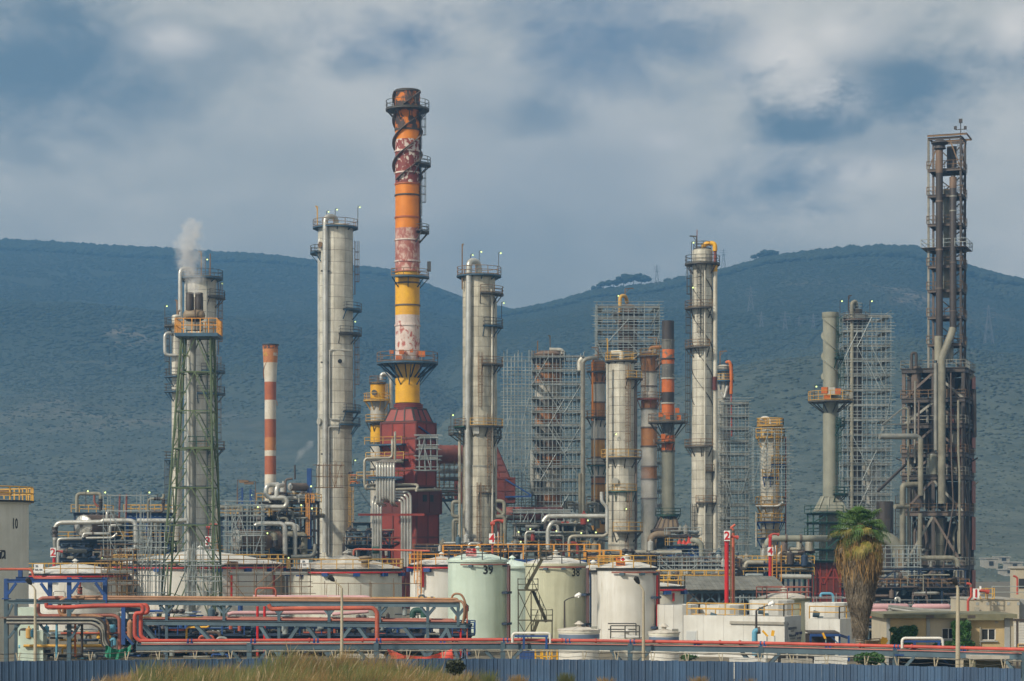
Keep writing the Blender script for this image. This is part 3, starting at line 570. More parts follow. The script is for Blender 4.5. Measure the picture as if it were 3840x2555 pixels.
def drum(label, p, q, r, shellmat, headmat, ng=16, name='horizontal_vessel', both=True, saddles=True, sag=.32):
    p, q = V3(p), V3(q); d = (q - p).normalized(); t = thing(name, label, 'vessel', (p + q) / 2 - V3((0, 0, r)))
    emit(MB().path([p, q], r, 28, False), 'shell', X[shellmat], t)
    for k in range(1, int((q - p).length / 2.2)): emit(MB().path([p + d * 2.2 * k - d * .05, p + d * 2.2 * k + d * .05], r + .03, 24), 'band', X[shellmat], t)
    u = d.cross(V3((0, 0, 1))).normalized(); w = u.cross(d)
    for e, dr in ((p, -d), (q, d)) if both else ((p, -d),):
        for i in range(ng):
            a0, a1 = 2 * math.pi * i / ng, 2 * math.pi * (i + 1) / ng; m = MB(); lift = .03 * (i % 2) + .02; vs = []
            for f, h in ((.06, 1), (.55, .8), (.88, .38), (1.0, 0)):
                for a in (a0 + .01, a1 - .01): vs.append(e + (u * math.cos(a) + w * math.sin(a)) * r * f + dr * (r * sag * h + lift))
            m.add(vs, [(2 * j, 2 * j + 1, 2 * j + 3, 2 * j + 2) for j in range(3)]); em(m, 'head_panel', X[headmat], t)
        emit(MB().path([e, e + dr * r * (sag + .03)], [r * .98, r * .12], 20), 'head_core', X['core'], t)
        emit(MB().path([e - dr * .1, e + dr * .06], r * 1.015, 24), 'head_rim', X[shellmat], t)
    if saddles:
        for f in (.2, .8): c = p + (q - p) * f - V3((0, 0, r)); em(MB().box(c + V3((0, 0, -.1)), (.7 + abs(d.y) * r * 1.2, .5 + abs(d.x) * r * 1.2, .9)), 'saddle', X['navy'], t)
    return t
def pipe_thing(label, pts, r, mat, D=None, seam=3.7, bend=None, n=12, flanges=(), name='process_pipe', group=None, valves=(), fmat='rustmid'):
    """a pipe run through photograph points (x, y, distance)"""
    P = [W(*q) for q in pts]; m = MB().pipe(P, r, n, bend, seam)
    if not flanges and not valves: return emit(m, name, X[mat], None, label, 'pipe', group)
    t = thing(name, label, 'pipe', P[0], group); emit(m, 'pipe_run', X[mat], t)
    for i, f in flanges:
        a, b = P[i], P[i + 1]; c = a + (b - a) * f; d = (b - a).normalized(); emit(MB().path([c - d * .12, c + d * .12], r * 1.35, n), 'flange', X[fmat], t)
    for i, f in valves:
        a, b = P[i], P[i + 1]; c = a + (b - a) * f; d = (b - a).normalized(); s = V3((0, -1, 0)) if abs(d.z) > .5 else V3((0, 0, 1))
        v = emit(MB().path([c - d * r * 2.2, c - d * r * 1.9, c - d * r * .9, c, c + d * r * .9, c + d * r * 1.9, c + d * r * 2.2], [r * 1.5, r * 1.5, r * 1.05, r * 1.5, r * 1.05, r * 1.5, r * 1.5], 10), 'valve', X['soot'], t)
        h = c + s * r * 3; emit(MB().path([c, h], r * .3, 6).path([h + (V3((math.cos(a), 0, math.sin(a))) if abs(s.y) > .5 else V3((math.cos(a), math.sin(a), 0))) * r * 1.3 for a in [k * math.pi / 6 for k in range(13)]], r * .15, 5), 'hand_wheel', X['soot'], v)
    return t
def text_mesh(s, size, bold=0.0, ext=.02):
    cu = bpy.data.curves.new('t', 'FONT'); cu.body = s; cu.size = size; cu.extrude = ext; cu.offset = bold; cu.resolution_u = 2; cu.align_x = 'CENTER'; cu.align_y = 'CENTER'
    o = bpy.data.objects.new('t', cu); COL.objects.link(o); dg = bpy.context.evaluated_depsgraph_get(); dg.update(); me = bpy.data.meshes.new_from_object(o.evaluated_get(dg)); bpy.data.objects.remove(o); bpy.data.curves.remove(cu); return me
def flat_text(parent, s, p, size, mat, rz=0, bold=0, name='lettering', sx=1.0):
    me = text_mesh(s, size, bold); M = Matrix.Translation(V3(p) - ORG[parent]) @ Matrix.Rotation(rz, 4, 'Z') @ Matrix.Rotation(R(90), 4, 'X') @ Matrix.Diagonal((sx, 1, 1, 1)); me.transform(M); me.materials.clear(); me.materials.append(X[mat]); me.name = name
    o = bpy.data.objects.new(name, me); COL.objects.link(o); o.parent = parent; ORG[o] = ORG[parent]; return o
def round_text(T, s, a, y, size, rp, mat, bold=0, name='number', sx=1.0, parent=None):
    me = text_mesh(s, size, bold, .004); r = rp * T.m + .02; z = T.z(y)
    for v in me.vertices: x, yy, e = v.co; v.co = T.at(a + math.degrees(x * sx / r), r + e, z + yy) - ORG[T.t]
    me.materials.clear(); me.materials.append(X[mat]); me.name = name
    o = bpy.data.objects.new(name, me); COL.objects.link(o); o.parent = parent or T.t; ORG[o] = ORG[T.t]; return o

def tank(label, x0, x1, ytop, D, mat, courses=4, npl=10, rise=26, roofmat='roofwht', nroof=20, rail='railyel', railh=1.15, lip='black', group=None, a_rail=None, vent=True, name='storage_tank', rpts=None, lipw=.25):
    T = Tow(name, label, 'storage tank', (x0 + x1) / 2, D, group); r = (x1 - x0) / 2 * T.m; T.r = r; T.rp = (x1 - x0) / 2; z1 = T.z(ytop); T.z1 = z1; h = z1 / courses
    emit(MB().lathe((T.c.x, T.c.y, 0), [(r - .015, 0), (r - .015, z1 - .02)], 64), 'inner_shell', X[mat], T.t)
    k = arc_panel(r, h, 360 / npl, 10 if r > 6 else 7, .02, .006).mesh('shell_plate', (0, 0, 0), True); k.materials.append(X[mat])
    for i in range(courses):
        for j in range(npl): place(k, 'shell_plate', T.t, (T.c.x, T.c.y, i * h), 2 * math.pi * (j + .5 * (i % 2) + .17) / npl)
    R1 = rise * T.m * (.9 if r > 6 else .7); emit(MB().lathe((T.c.x, T.c.y, z1), [(r - .1, -.1), (r + lipw, -.1), (r + lipw, .12), (r - .1, .14)], 56), 'roof_rim', X[lip], T.t)
    m = MB(); a0, a1 = -math.pi / nroof + .003, math.pi / nroof - .003; vs = []
    for dz in (0, .06):
        for f in (1.0, .66, .33, .02):
            zz = .10 + R1 * (1 - f) ** .92 + dz
            for a in (a0, a1): vs.append(((r + .12) * f * math.cos(a), (r + .12) * f * math.sin(a), zz))
    m.add(vs, [(8 + 2 * j, 8 + 2 * j + 1, 8 + 2 * j + 3, 8 + 2 * j + 2) for j in range(3)] + [(0, 1, 9, 8), (0, 8, 10, 2), (2, 10, 12, 4), (1, 3, 11, 9), (3, 5, 13, 11)])
    me = m.mesh('roof_plate', (0, 0, 0), False); me.materials.append(X[roofmat])
    for j in range(nroof): place(me, 'roof_plate', T.t, (T.c.x, T.c.y, z1 + .02 * (j % 2)), 2 * math.pi * (j + .3) / nroof)
    if vent: emit(MB().lathe((T.c.x, T.c.y, z1 + R1), [(.2, -.1), (.2, .3), (.42, .34), (.08, .6)], 12), 'roof_vent', X[roofmat], T.t)
    if rail:
        b0, b1 = a_rail or (0, 360); m = MB(); n = int((b1 - b0) / 6); rail_path(m, [T.at(b0 + (b1 - b0) * i / n, r + lipw - .08, z1 + .12) for i in range(n + 1)], [T.at(b0 + (b1 - b0) * i / max(3, int(R(b1 - b0) * r / 1.9)), r + lipw - .08, z1 + .12) for i in range(max(3, int(R(b1 - b0) * r / 1.9)) + 1)], railh, .05); em(m, 'roof_railing', X[rail], T.t)
    return T
def spray_ring(T, dy, mat='purered', n=10, a0=0, a1=360, rr=.11, bracket='blue', off=.28, bs=1.0):
    z = T.z1 - dy * T.m; k = int((a1 - a0) / 6); o = emit(MB().path([T.at(a0 + (a1 - a0) * i / k, T.r + off, z) for i in range(k + 1)], rr, 7), 'spray_pipe', X[mat], T.t)
    for i in range(n): a = a0 + (a1 - a0) * (i + .5) / n; em(MB().box(T.at(a, T.r + off * .6, z - .24 * bs), (.75 * bs, .75 * bs, .42 * bs), R(a)), 'pipe_bracket', X[bracket], o)
def riser(T, a, y0, y1, mat='pinkpipe', rr=.13, off=.3, clamps=(), cm='navy'):
    o = emit(MB().path([T.at(a, T.r + off, T.z(y0)), T.at(a, T.r + off, T.z(y1))], rr, 8), 'riser_pipe', X[mat], T.t)
    for y in clamps: em(MB().box(T.at(a, T.r + off * .6, T.z(y)), (.5, 1.7, .22), R(a)), 'clamp', X[cm], o)
def sign(parent, p, w, h, mat, lines, rz=0):
    """flat board centred on p; lines: (text, dx, dz, size, mat, bold)"""
    b = em(MB().box(p, (w, .06, h), rz), 'sign_board', X[mat], parent); fwd = V3((math.sin(rz), -math.cos(rz), 0)); side = V3((math.cos(rz), math.sin(rz), 0))
    for s, dx, dz, size, mk, bo in lines: flat_text(b, s, V3(p) + side * dx + V3((0, 0, dz)) + fwd * .05, size, mk, rz, bo)
    return b
# ---------------------------------------------------------------- columns, stacks and chimneys (photograph rows and columns, metres away)
def ax(T, x, rp): return -math.degrees(math.acos(max(-1, min(1, (x - T.x) / rp))))

# left pale column behind the green flare frame
T = Tow('distillation_column', 'pale clad column behind the green lattice flare tower, topped by a round railed platform', 'column', 752, 372)
clad(T, [(1053, ground_y(372), 60)], 41, 9, 'clad'); dome(T, 1053, 59, 'cladwarm', .35)
platform(T, 1045, 20, 84, 0, 360, h=1.3); ladder(T, -8, 61, 1060, 1330, 'railrust'); ladder(T, -20, 61, 1340, 1700, 'railrust')
platform(T, 1118, 60, 93, -60, 25, 'raildk'); platform(T, 1395, 60, 93, -80, 25, 'deckblue'); platform(T, 1478, 60, 93, -90, 25, 'deckblue'); platform(T, 1682, 60, 92, -100, 25, 'raildk', 'railrust')
vpipe(T, [(684, ground_y(370), -2.5), (684, 1013, -2.5), (722, 1013, -1), (722, 1050, -1)], 8, seam=2); vpipe(T, [(805, ground_y(370), -2.2), (805, 1560, -2.2), (800, 1500, -1.5)], 7, 'jacket')
lights(T, [(770, 972, 70), (690, 1010, 40), (826, 1062, 30)]); davit(T, 755, 1040, 95, -12, 'railrust'); emit(MB().path([V3(((788 - CX) * T.m, T.D, T.z(y))) for y in (952, 1044)], .1, 6), 'vent_pole', X['railrust'], T.t)
emit(MB().path([T.at(-60, 61 * T.m + .15, T.z(y)) for y in (1060, 2000)], .12, 6), 'drain_pipe', X['pipegrey'], T.t)
# thin column to its left
T = Tow('distillation_column', 'slender pale column with narrow platforms at the far left of the columns', 'column', 661, 366)
clad(T, [(1187, ground_y(366), 17)], 24, 6, 'clad'); dome(T, 1187, 17, 'clad', .4)
for y in (1222, 1412, 1468, 1722): platform(T, y, 17, 45, 95, 285, 'deckblue' if y > 1400 else 'raildk', h=1.2)
ladder(T, 178, 19, 1225, 1405, 'raildk'); ladder(T, 178, 19, 1725, 2040, 'raildk'); lights(T, [(620, 1148, 75)], -.5); davit(T, 664, 1187, 60, -8, 'railrust')
vpipe(T, [(668, 1335, -1.0), (623, 1335, -1.4), (623, 1252, -1.4), (655, 1250, -.5)], 6, 'jacket'); vpipe(T, [(668, 1337, -2.2), (712, 1337, -2.2), (712, 1500, -2.2)], 5, 'pipebeige')
vpipe(T, [(668, 1185, 0), (668, 1168, 0), (676, 1164, 0)], 4, 'railrust', 0)

# tall pale column, second from the left
T = Tow('distillation_column', 'tall pale clad column with a thick white overhead pipe down its left face', 'column', 1258, 380)
clad(T, [(858, 1602, 66), (1602, ground_y(380), 62)], 43, 10, 'clad'); dome(T, 858, 65, 'cladwarm', .3)
emit(MB().lathe((T.c.x, T.c.y, T.z(1602)), [(62 * T.m, -.5), (67 * T.m, .1), (67 * T.m, .3), (60 * T.m, .3)], 32), 'swage_ring', X['cladgrey'], T.t)
platform(T, 855, 20, 85, 0, 360, h=1.3, rail='railrust'); platform(T, 950, 66, 95, 140, 220, 'deckblue'); platform(T, 1165, 66, 99, -60, 30, 'deckblue'); platform(T, 1256, 66, 99, -75, 25, 'raildk'); platform(T, 1545, 66, 95, -60, 25, 'deckblue'); platform(T, 1594, 66, 95, -75, 25, 'deckblue')
for a, y0, y1 in ((-4, 905, 1105), (-4, 1265, 1490), (-4, 1500, 1545), (-36, 1780, 2060)): ladder(T, a, 66 if y0 < 1600 else 63, y0, y1, 'railrust' if y0 < 1600 else 'railyel')
vpipe(T, [(1226, 2072, -3.2), (1226, 820, -3.2), (1262, 820, -1), (1262, 858, -1)], 10.5, seam=1.75, bend=1.3); vpipe(T, [(1193, 2080, -1.3), (1193, 1760, -1.3), (1198, 1740, -1.3), (1198, 905, -1.3), (1215, 885, -1.3)], 4.6, seam=2)
vpipe(T, [(1322, 1319, -2.3), (1242, 1319, -3.3), (1242, 1577, -3.3), (1284, 1577, -3.3), (1284, 1605, -3.3), (1239, 1605, -3.3), (1239, 2080, -3.3)], 2.6, 'jacket', 0, 'drain_pipe', 7)
manhole(T, ax(T, 1278, 66), 1361, 66, .3, 'black'); manhole(T, ax(T, 1206, 66), 1583, 66, .5, 'cladgrey'); manhole(T, ax(T, 1211, 66), 926, 66, .45, 'railrust')
for y in (1025, 1365, 1706): em(MB().box((T.px(1226), T.D - 3.1, T.z(y)), (1.6, .5, .25)).bar((T.px(1236), T.D - 2.9, T.z(y)), (T.px(1244), T.D - 2.6, T.z(y) - 1.2), .15), 'pipe_clamp', X['raildk'], T.t)
davit(T, 1190, 860, 85, -8, 'railyel'); lights(T, [(1225, 793, 25), (1257, 785, 35), (1342, 776, 70), (1325, 1205, 30), (1325, 1725, 20)])

# main chimney over the furnace
T = Tow('chimney', 'tallest chimney, banded orange, rusted red and yellow with sooty spiral top', 'chimney', 1528, 354); CH = T
shells(T, [(343, 488, 47.5, 46, 'sooty'), (488, 527, 46, 46, 'orange'), (527, 570, 46, 46, 'whitered'), (570, 651, 46, 46, 'redwhite'), (651, 693, 46, 46, 'redwhite'), (693, 735, 46, 46, 'orange'), (735, 818, 46, 46, 'orange'), (818, 859, 46, 46, 'orange'), (859, 902, 46, 46, 'pinkred'), (902, 982, 46, 46, 'pinkred'),
           (982, 1021, 46, 46, 'pinkred'), (1021, 1064, 46, 46, 'yellow'), (1064, 1147, 46, 46, 'yellow'), (1147, 1184, 46, 46, 'yellow'), (1184, 1222, 46, 46, 'whitepink'), (1222, 1352, 46, 46, 'whitepink'), (1352, 1425, 46, 46, 'yellowdull'), (1425, 1512, 46, 46, 'yellow')],
       [346, 490, (570, 'whitepink'), (651, 'whitepink'), (693, 'stkred'), 735, (818, 'stkred'), (902, 'whitepink'), (982, 'whitepink'), (1021, 'stkred'), (1064, 'rustmid'), (1147, 'rustmid'), (1222, 'whitepink')])
emit(MB().lathe((T.c.x, T.c.y, T.z(343)), [(47 * T.m, -.3), (50 * T.m, 0), (47 * T.m, .15), (44 * T.m, 0), (43 * T.m, -3)], 36), 'top_lip', X['soot'], T.t)
emit(MB().lathe((T.c.x, T.c.y, T.z(360)), [(43.5 * T.m, 0), (.01, .01)], 36), 'flue_mouth', X['soot'], T.t)
[helix(T, 348, 680, 46, -1.3, a, 'rustmid', .52, .07) for a in (330, 210, 90)]
platform(T, 412, 46, 82, 0, 360, 'raildk', h=1.35, blen=1.6); platform(T, 620, 46, 88, -55, 25, 'raildk'); platform(T, 872, 46, 82, -45, 20, 'raildk'); platform(T, 1041, 46, 82, 225, 375, 'deckblue', 'railrust'); platform(T, 1362, 46, 115, 0, 360, 'deckblue', 'railrust', blen=3.3, th=.3, h=1.6, every=2.6)
for a in range(0, 360, 20): em(MB().bar(T.at(a + 8, 112 * T.m, T.z(1366)), T.at(a + 8, 47 * T.m, T.z(1418)), .18), 'support_strut', X['navy'], T.t)
ladder(T, -14, 46, 418, 560, 'raildk'); ladder(T, -14, 46, 630, 812, 'raildk'); ladder(T, -14, 46, 820, 868, 'raildk', False); emit(MB().path([T.at(-8, 49 * T.m, T.z(y)) for y in (415, 860)], .13, 6), 'conduit', X['soot'], T.t)
for x, y, s in ((1509, 1326, 1.1), (1583, 1330, 1.5), (1499, 1350, 1.3), (1546, 1322, .7), (1472, 1326, .9)): em(MB().box(V3((T.px(x), T.D - 2.6 if x < 1560 else T.D - 1.2, T.z(y))), (s * .7, s * .6, s * .65)), 'sampling_box', X['brightor'], T.t)
em(MB().box((T.px(1609), T.D, T.z(1000)), (.6, .5, 1.6)), 'floodlight', X['raildk'], T.t)

# red furnace: root on its near corner, turned 30 degrees
def panelled(t, a, b, nu, nv, mat, rib='furnacedk', th=.07, name='wall_plate', ribw=.22):
    """one wall between top edge points a=(p0,p1) and bottom edge b=(q0,q1): plates and stiffeners"""
    p0, p1 = map(V3, a); q0, q1 = map(V3, b); nrm = (p1 - p0).cross(q0 - p0).normalized(); P = lambda u, v: (p0 + (p1 - p0) * u) * (1 - v) + (q0 + (q1 - q0) * u) * v; g = .006
    for i in range(nu):
        for j in range(nv):
            c = [P((i + g) / nu, (j + g) / nv), P((i + 1 - g) / nu, (j + g) / nv), P((i + 1 - g) / nu, (j + 1 - g) / nv), P((i + g) / nu, (j + 1 - g) / nv)]; k = nrm * (th + random.uniform(0, .02))
            em(MB().hexa([x for x in c] + [x + k for x in c]), name, X[mat], t)
    for i in range(nu + 1): em(MB().bar(P(i / nu, 0) + nrm * th, P(i / nu, 1) + nrm * th, ribw), 'stiffener', X[rib], t)
    for j in range(nv + 1): em(MB().bar(P(0, j / nv) + nrm * (th + .004), P(1, j / nv) + nrm * (th + .004), ribw * 1.2), 'stiffener', X[rib], t)
def four_walls(t, x0, x1, y0, y1, zt, zb, nu, nv, mat, inset=0, rib='furnacedk', nus=None, topr=None):
    """box or frustum: topr = (x0,x1,y0,y1) of the top edge"""
    a0, a1, b0, b1 = topr or (x0, x1, y0, y1)
    top = [(a0, b0, zt), (a1, b0, zt), (a1, b1, zt), (a0, b1, zt)]; bot = [(x0, y0, zb), (x1, y0, zb), (x1, y1, zb), (x0, y1, zb)]
    for i in range(4): j = (i + 1) % 4; panelled(t, (top[j], top[i]), (bot[j], bot[i]), nu if i % 2 == 0 else (nus or nu), nv, mat, rib)
    em(MB().add(top, [(0, 1, 2, 3)]), 'roof_sheet', X[mat], t)
m = 350 / F; P0 = W(1560, HY, 350); P0.z = 0; zz = lambda y: H + (HY - y) * m
t = thing('furnace', 'large oxide red furnace house of ribbed steel under the tallest chimney', 'furnace', P0); FX, FY = P0.x, P0.y; FW, FD = 6.7, 5.9
four_walls(t, FX - FW, FX, FY, FY + FD, zz(1583), zz(1822), 3, 4, 'furnace', rib='furnacedk', nus=2)
cxm, cym = FX - FW / 2, FY + FD / 2; rr = 2.05
four_walls(t, FX - FW + .4, FX - .4, FY + .3, FY + FD - .3, zz(1529), zz(1580), 3, 1, 'furnace', rib='soot', topr=(cxm - rr, cxm + rr, cym - rr, cym + rr))
emit(MB().lathe((cxm, cym, zz(1518)), [(2.3, -.5), (2.35, -.3), (2.35, .2), (2.1, .25), (2.1, .5)], 32), 'stack_flange', X['furnacedk'], t)
for k in range(3): emit(MB().lathe((cxm, cym, zz(1530) + k * .33), [(2.15, 0), (2.42, .02), (2.42, .14), (2.15, .16)], 32), 'stack_flange', X['furnace'], t)
four_walls(t, FX - FW - .1, FX + .5, FY - .4, FY + FD + .9, zz(1842), zz(1925), 3, 1, 'furnacedk', nus=2); four_walls(t, FX - FW + .2, FX + .25, FY - .2, FY + FD + .4, zz(1926), 0, 3, 4, 'furnace', nus=2)
em(MB().box((cxm, cym, zz(1832)), (FW - .4, FD - .4, .9)), 'neck', X['soot'], t)
for k, (u, w) in enumerate(((1.0, 1.1), (3.0, 1.1))): em(MB().box((FX + .62, FY + u + .7, zz(1868)), (.12, w, 1.1)), 'vent_opening', X['black'], t)
def walk(t, x0, x1, y0, y1, z, deck='deckblue', rail='railyel', h=1.15):
    d = em(MB().box(((x0 + x1) / 2, (y0 + y1) / 2, z - .12), (x1 - x0, y1 - y0, .24)), 'platform', X[deck], t); r = MB(); n = max(2, int((x1 - x0) / 1.5))
    rail_path(r, [V3((x0, y1, z)), V3((x0, y0, z)), V3((x1, y0, z)), V3((x1, y1, z))], [V3((x0 + (x1 - x0) * i / n, y0, z)) for i in range(n + 1)], h, .05); em(r, 'railing', X[rail], d)
    for i in range(n): em(MB().bar((x0 + (x1 - x0) * (i + .5) / n, y0 + .1, z - .2), (x0 + (x1 - x0) * (i + .5) / n, y1, z - 1.3), .12), 'bracket', X[deck], d)
walk(t, FX - FW - 2.2, FX - 1.8, FY - 1.5, FY - .1, zz(1664)); walk(t, FX - FW - 2.0, FX - 1.4, FY - 1.5, FY - .1, zz(1722), 'raildk'); walk(t, FX - FW - 3.6, FX - 2.3, FY - 1.7, FY - .1, zz(1795), 'deckblue')
em(MB().bar((FX + .3, FY + .4, zz(1600)), (FX + .3, FY + 5.4, zz(1640)), .22).bar((FX + .3, FY + .4, zz(1640)), (FX + .3, FY + 5.6, zz(1640)), .26), 'jib', X['blue'], t)
t.rotation_euler.z = R(-30)
# the furnace pipework stands in front of it
t = thing('furnace_pipework', 'bank of parallel grey tubes bent down the front of the red furnace', 'pipework', W(1440, ground_y(345), 345)); D = 345.5
def fp(pts, r=5.2, mat='jacket', seam=1.8, dd=0): return emit(MB().pipe([W(*cG(x, y), D + dd + (q[0] if q else 0)) for x, y, *q in pts], r * D / F, 9, None, seam), 'furnace_tube', X[mat], t)
for i in range(7):
    x = 116 + i * 16.4; b = 1150 - abs(3 - i) * -3 - (18 if 2 <= i <= 4 else 0); fp([(x + 40, 905, 3.2), (x, 918, 1.2), (x, 930), (x, b), (x + (26 if i < 5 else 10), b + 12, 1.5), (x + (34 if i < 5 else 20), b + 14, 3.5)], 5.0)
for i, x in enumerate((92, 106, 121, 138)): fp([(x + 22, 1105 + i * 9, 2), (x + 6, 1130 + i * 9, .5), (x, 1150 + i * 8), (x, 1530)], 4.9, dd=.6)
for i, x in enumerate((262, 278, 296, 313)): fp([(215, 1140 - i * 16, 2.5), (x - 15, 1140 - i * 16, 0), (x, 1150 - i * 12), (x, 1530)], 4.9, dd=.4)
fp([(118, 1072, 1), (48, 1072), (42, 1040), (42, 893), (206, 890), (206, 790), (206, 785, 2)], 5.2, 'pipebeige'); fp([(118, 1050, 2), (52, 1050), (50, 1072), (118, 1073, 1)], 5.0, 'pipebeige', dd=-.6); fp([(222, 905), (222, 745), (222, 740, 3)], 4.6, 'pipebeige')
fp([(225, 1048, 1), (352, 1048, 1), (356, 1060), (350, 1072), (225, 1076)], 5.6, 'pipebeige'); fp([(345, 1080, -.5), (480, 1078, 5)], 5.4, 'pipebeige'); fp([(225, 913, 1.5), (268, 915, 2.5)], 4.6, 'pipebeige')
em(MB().box(W(*cG(200, 1224), D - .6), (8.2 * 1.0 + 2.3, .3, .35)), 'support_beam', X['furnace'], t); em(MB().box(W(*cG(165, 1005), D - .4), (5.4, .25, .3)), 'support_beam', X['deckblue'], t)

# banded yellow column at the furnace's left
T = Tow('banded_column', 'small yellow and white banded column left of the red furnace', 'column', 1417, 376)
shells(T, [(1440, 1500, 28, 28, 'yellow'), (1500, 1593, 28, 28, 'oldwht'), (1593, 1662, 28, 28, 'yellow'), (1662, ground_y(376), 28, 28, 'oldwht')], [1500, 1593, 1662, 1760]); dome(T, 1440, 28, 'yellow', .3)
platform(T, 1437, 5, 32, 0, 360, 'raildk', 'railrust'); platform(T, 1502, 28, 54, 110, 330, 'railyel', 'railyel'); platform(T, 1582, 28, 48, 200, 380, 'raildk', 'railyel'); ladder(T, -20, 28, 1440, 1560, 'railyel')
vpipe(T, [(1430, 1425, 0), (1430, 1402, 0), (1455, 1402, 0), (1466, 1420, 0), (1466, 1560, 0)], 7, 'jacket'); manhole(T, 250, 1475, 28, .4, 'raildk')
# duct, second red house behind the next column, its duct
t = thing('flue_duct', 'thick brown red round duct between the furnace and the pale column', 'duct', W(1690, 1705, 366)); emit(MB().path([W(1600, 1705, 366), W(1790, 1705, 372)], 35 * 370 / F, 28), 'duct_shell', X['ductred'], t)
for x in (1652, 1705, 1738): p = W(x, 1705, 366 + (x - 1600) / 190 * 6); emit(MB().path([p - V3((.12, 0, 0)), p + V3((.12, 0, 0))], 36.6 * 370 / F, 28), 'duct_ring', X['furnacedk'], t)
m = 384 / F; q = W(1818, HY, 384); t = thing('furnace', 'dark red tapered furnace hood half hidden behind the pale column', 'furnace', V3((q.x, 384, 0))); zz = lambda y: H + (HY - y) * m
hw = lambda p: p * m
four_walls(t, q.x - hw(92), q.x + hw(92), 384, 391, zz(1670), zz(1793), 5, 5, 'furnacedk', topr=(q.x - hw(40), q.x + hw(40), 385.5, 389)); four_walls(t, q.x - hw(111), q.x + hw(111), 383.4, 391.6, zz(1794), zz(1884), 6, 2, 'furnacedk'); four_walls(t, q.x - hw(78), q.x + hw(78), 384.2, 391, zz(1886), 0, 4, 4, 'furnacedk')
em(MB().bar(W(1895, 1798, 383), W(1993, 1858, 383), .24).bar(W(1895, 1864, 383), W(1993, 1861, 383), .28), 'jib', X['blue'], t)
t = thing('flue_duct', 'dark red duct running right from the tapered hood behind scaffold tubes', 'duct', W(2010, 1926, 382)); emit(MB().path([W(1890, 1926, 382), W(2112, 1928, 380)], 25 * 381 / F, 24), 'duct_shell', X['ductred'], t)
for x in (1925, 1985, 2045, 2100): p = W(x, 1926.5, 381); emit(MB().path([p - V3((.1, 0, 0)), p + V3((.1, 0, 0))], 26 * 381 / F, 24), 'duct_ring', X['furnacedk'], t)

# third pale column, in front of the red hood
T = Tow('distillation_column', 'pale clad column with wide jacketed pipe left and brown ladders on its front', 'column', 1796, 350)
clad(T, [(1044, 1750, 61), (1750, ground_y(350), 63)], 38, 10, 'cladwarm'); dome(T, 1044, 60, 'cladwarm', .3)
emit(MB().lathe((T.c.x, T.c.y, T.z(1750)), [(62 * T.m, -.15), (65 * T.m, -.12), (65 * T.m, .12), (60 * T.m, .15)], 32), 'swage_ring', X['cladgrey'], T.t)
platform(T, 1036, 20, 84, 0, 360, h=1.35, rail='railrust'); platform(T, 1105, 61, 93, -85, 20, 'raildk', 'railrust'); platform(T, 1226, 61, 92, -75, 20, 'deckblue'); platform(T, 1370, 61, 92, -80, 20, 'raildk', 'railrust'); platform(T, 1600, 61, 92, -110, 20, 'raildk', 'railyel'); platform(T, 1640, 61, 86, -30, 20, 'raildk'); platform(T, 1850, 63, 70, -90, -25, 'raildk', 'railrust'); platform(T, 1601, 61, 96, 140, 235, 'dkgreen', 'railrust'); platform(T, 1628, 61, 115, 165, 215, 'raildk', 'raildk')
for x, y0, y1 in ((1801, 1328, 1530), (1829, 1556, 1826), (1797, 1812, 2080)): ladder(T, ax(T, x, 61), 62, y0, y1, 'railrust')
vpipe(T, [(1755, 2062, -2.6), (1755, 1420, -2.6), (1758, 1320, -2.6), (1760, 985, -2.6), (1796, 985, -1), (1796, 1038, -1)], 11.5, seam=1.55, bend=1.3)
vpipe(T, [(1846, 2080, -2.0), (1846, 1150, -2.0), (1842, 1090, -1.6)], 4.2, 'clad', 2); vpipe(T, [(1859, 2080, -1.2), (1859, 1150, -1.2), (1856, 1120, -.6)], 5, 'cladgrey', 2); vpipe(T, [(1724, 2070, -1.2), (1724, 1640, -1.2), (1728, 1610, -1)], 5.6, 'cladwarm', 2)
em(MB().box(T.at(ax(T, 1788, 62), 62 * T.m + .06, T.z(1618)), (.9, .9, 1.1), R(ax(T, 1788, 62))), 'repair_patch', X['jacket'], T.t)
davit(T, 1734, 1090, 168, 6, 'railrust', -1.5); lights(T, [(1765, 955, 25), (1797, 943, 50), (1870, 948, 85), (1881, 1135, 60), (1813, 1517, 15), (1831, 1765, 15), (1691, 1555, 60)])
em(MB().bar(V3((T.px(1748), T.D - 3.2, T.z(2018))), V3((T.px(1778), T.D - 3.2, T.z(2022))), .3).bar(V3((T.px(1772), T.D - 3.2, T.z(2022))), V3((T.px(1784), T.D - 3, T.z(2060))), .25), 'pipe_clamp', X['raildk'], T.t)

# old banded column inside the big scaffold
T = Tow('banded_column', 'old column with rust brown and white bands inside the widest scaffold', 'column', 2056, 394)
bn = [(1331, 1362, 'rustvessel'), (1362, 1400, 'oldora'), (1400, 1440, 'oldora'), (1440, 1504, 'oldwht'), (1504, 1528, 'sootgrey'), (1528, 1548, 'oldora'), (1548, 1602, 'oldora'), (1602, 1660, 'sootgrey'), (1660, 1710, 'rustvessel'), (1710, 1760, 'oldora'), (1760, 1850, 'oldwht'), (1850, 1900, 'oldora'), (1900, ground_y(394), 'rustvessel')]
shells(T, [(a, b, 51, 51, k) for a, b, k in bn], [b[1] for b in bn[:-1]], 'rustmid'); dome(T, 1331, 51, 'rustvessel', .3); platform(T, 1345, 51, 66, 0, 360, 'raildk', 'railrust'); davit(T, 2063, 1335, 75, -8, 'raildk'); davit(T, 2016, 1340, 60, 3, 'railrust')
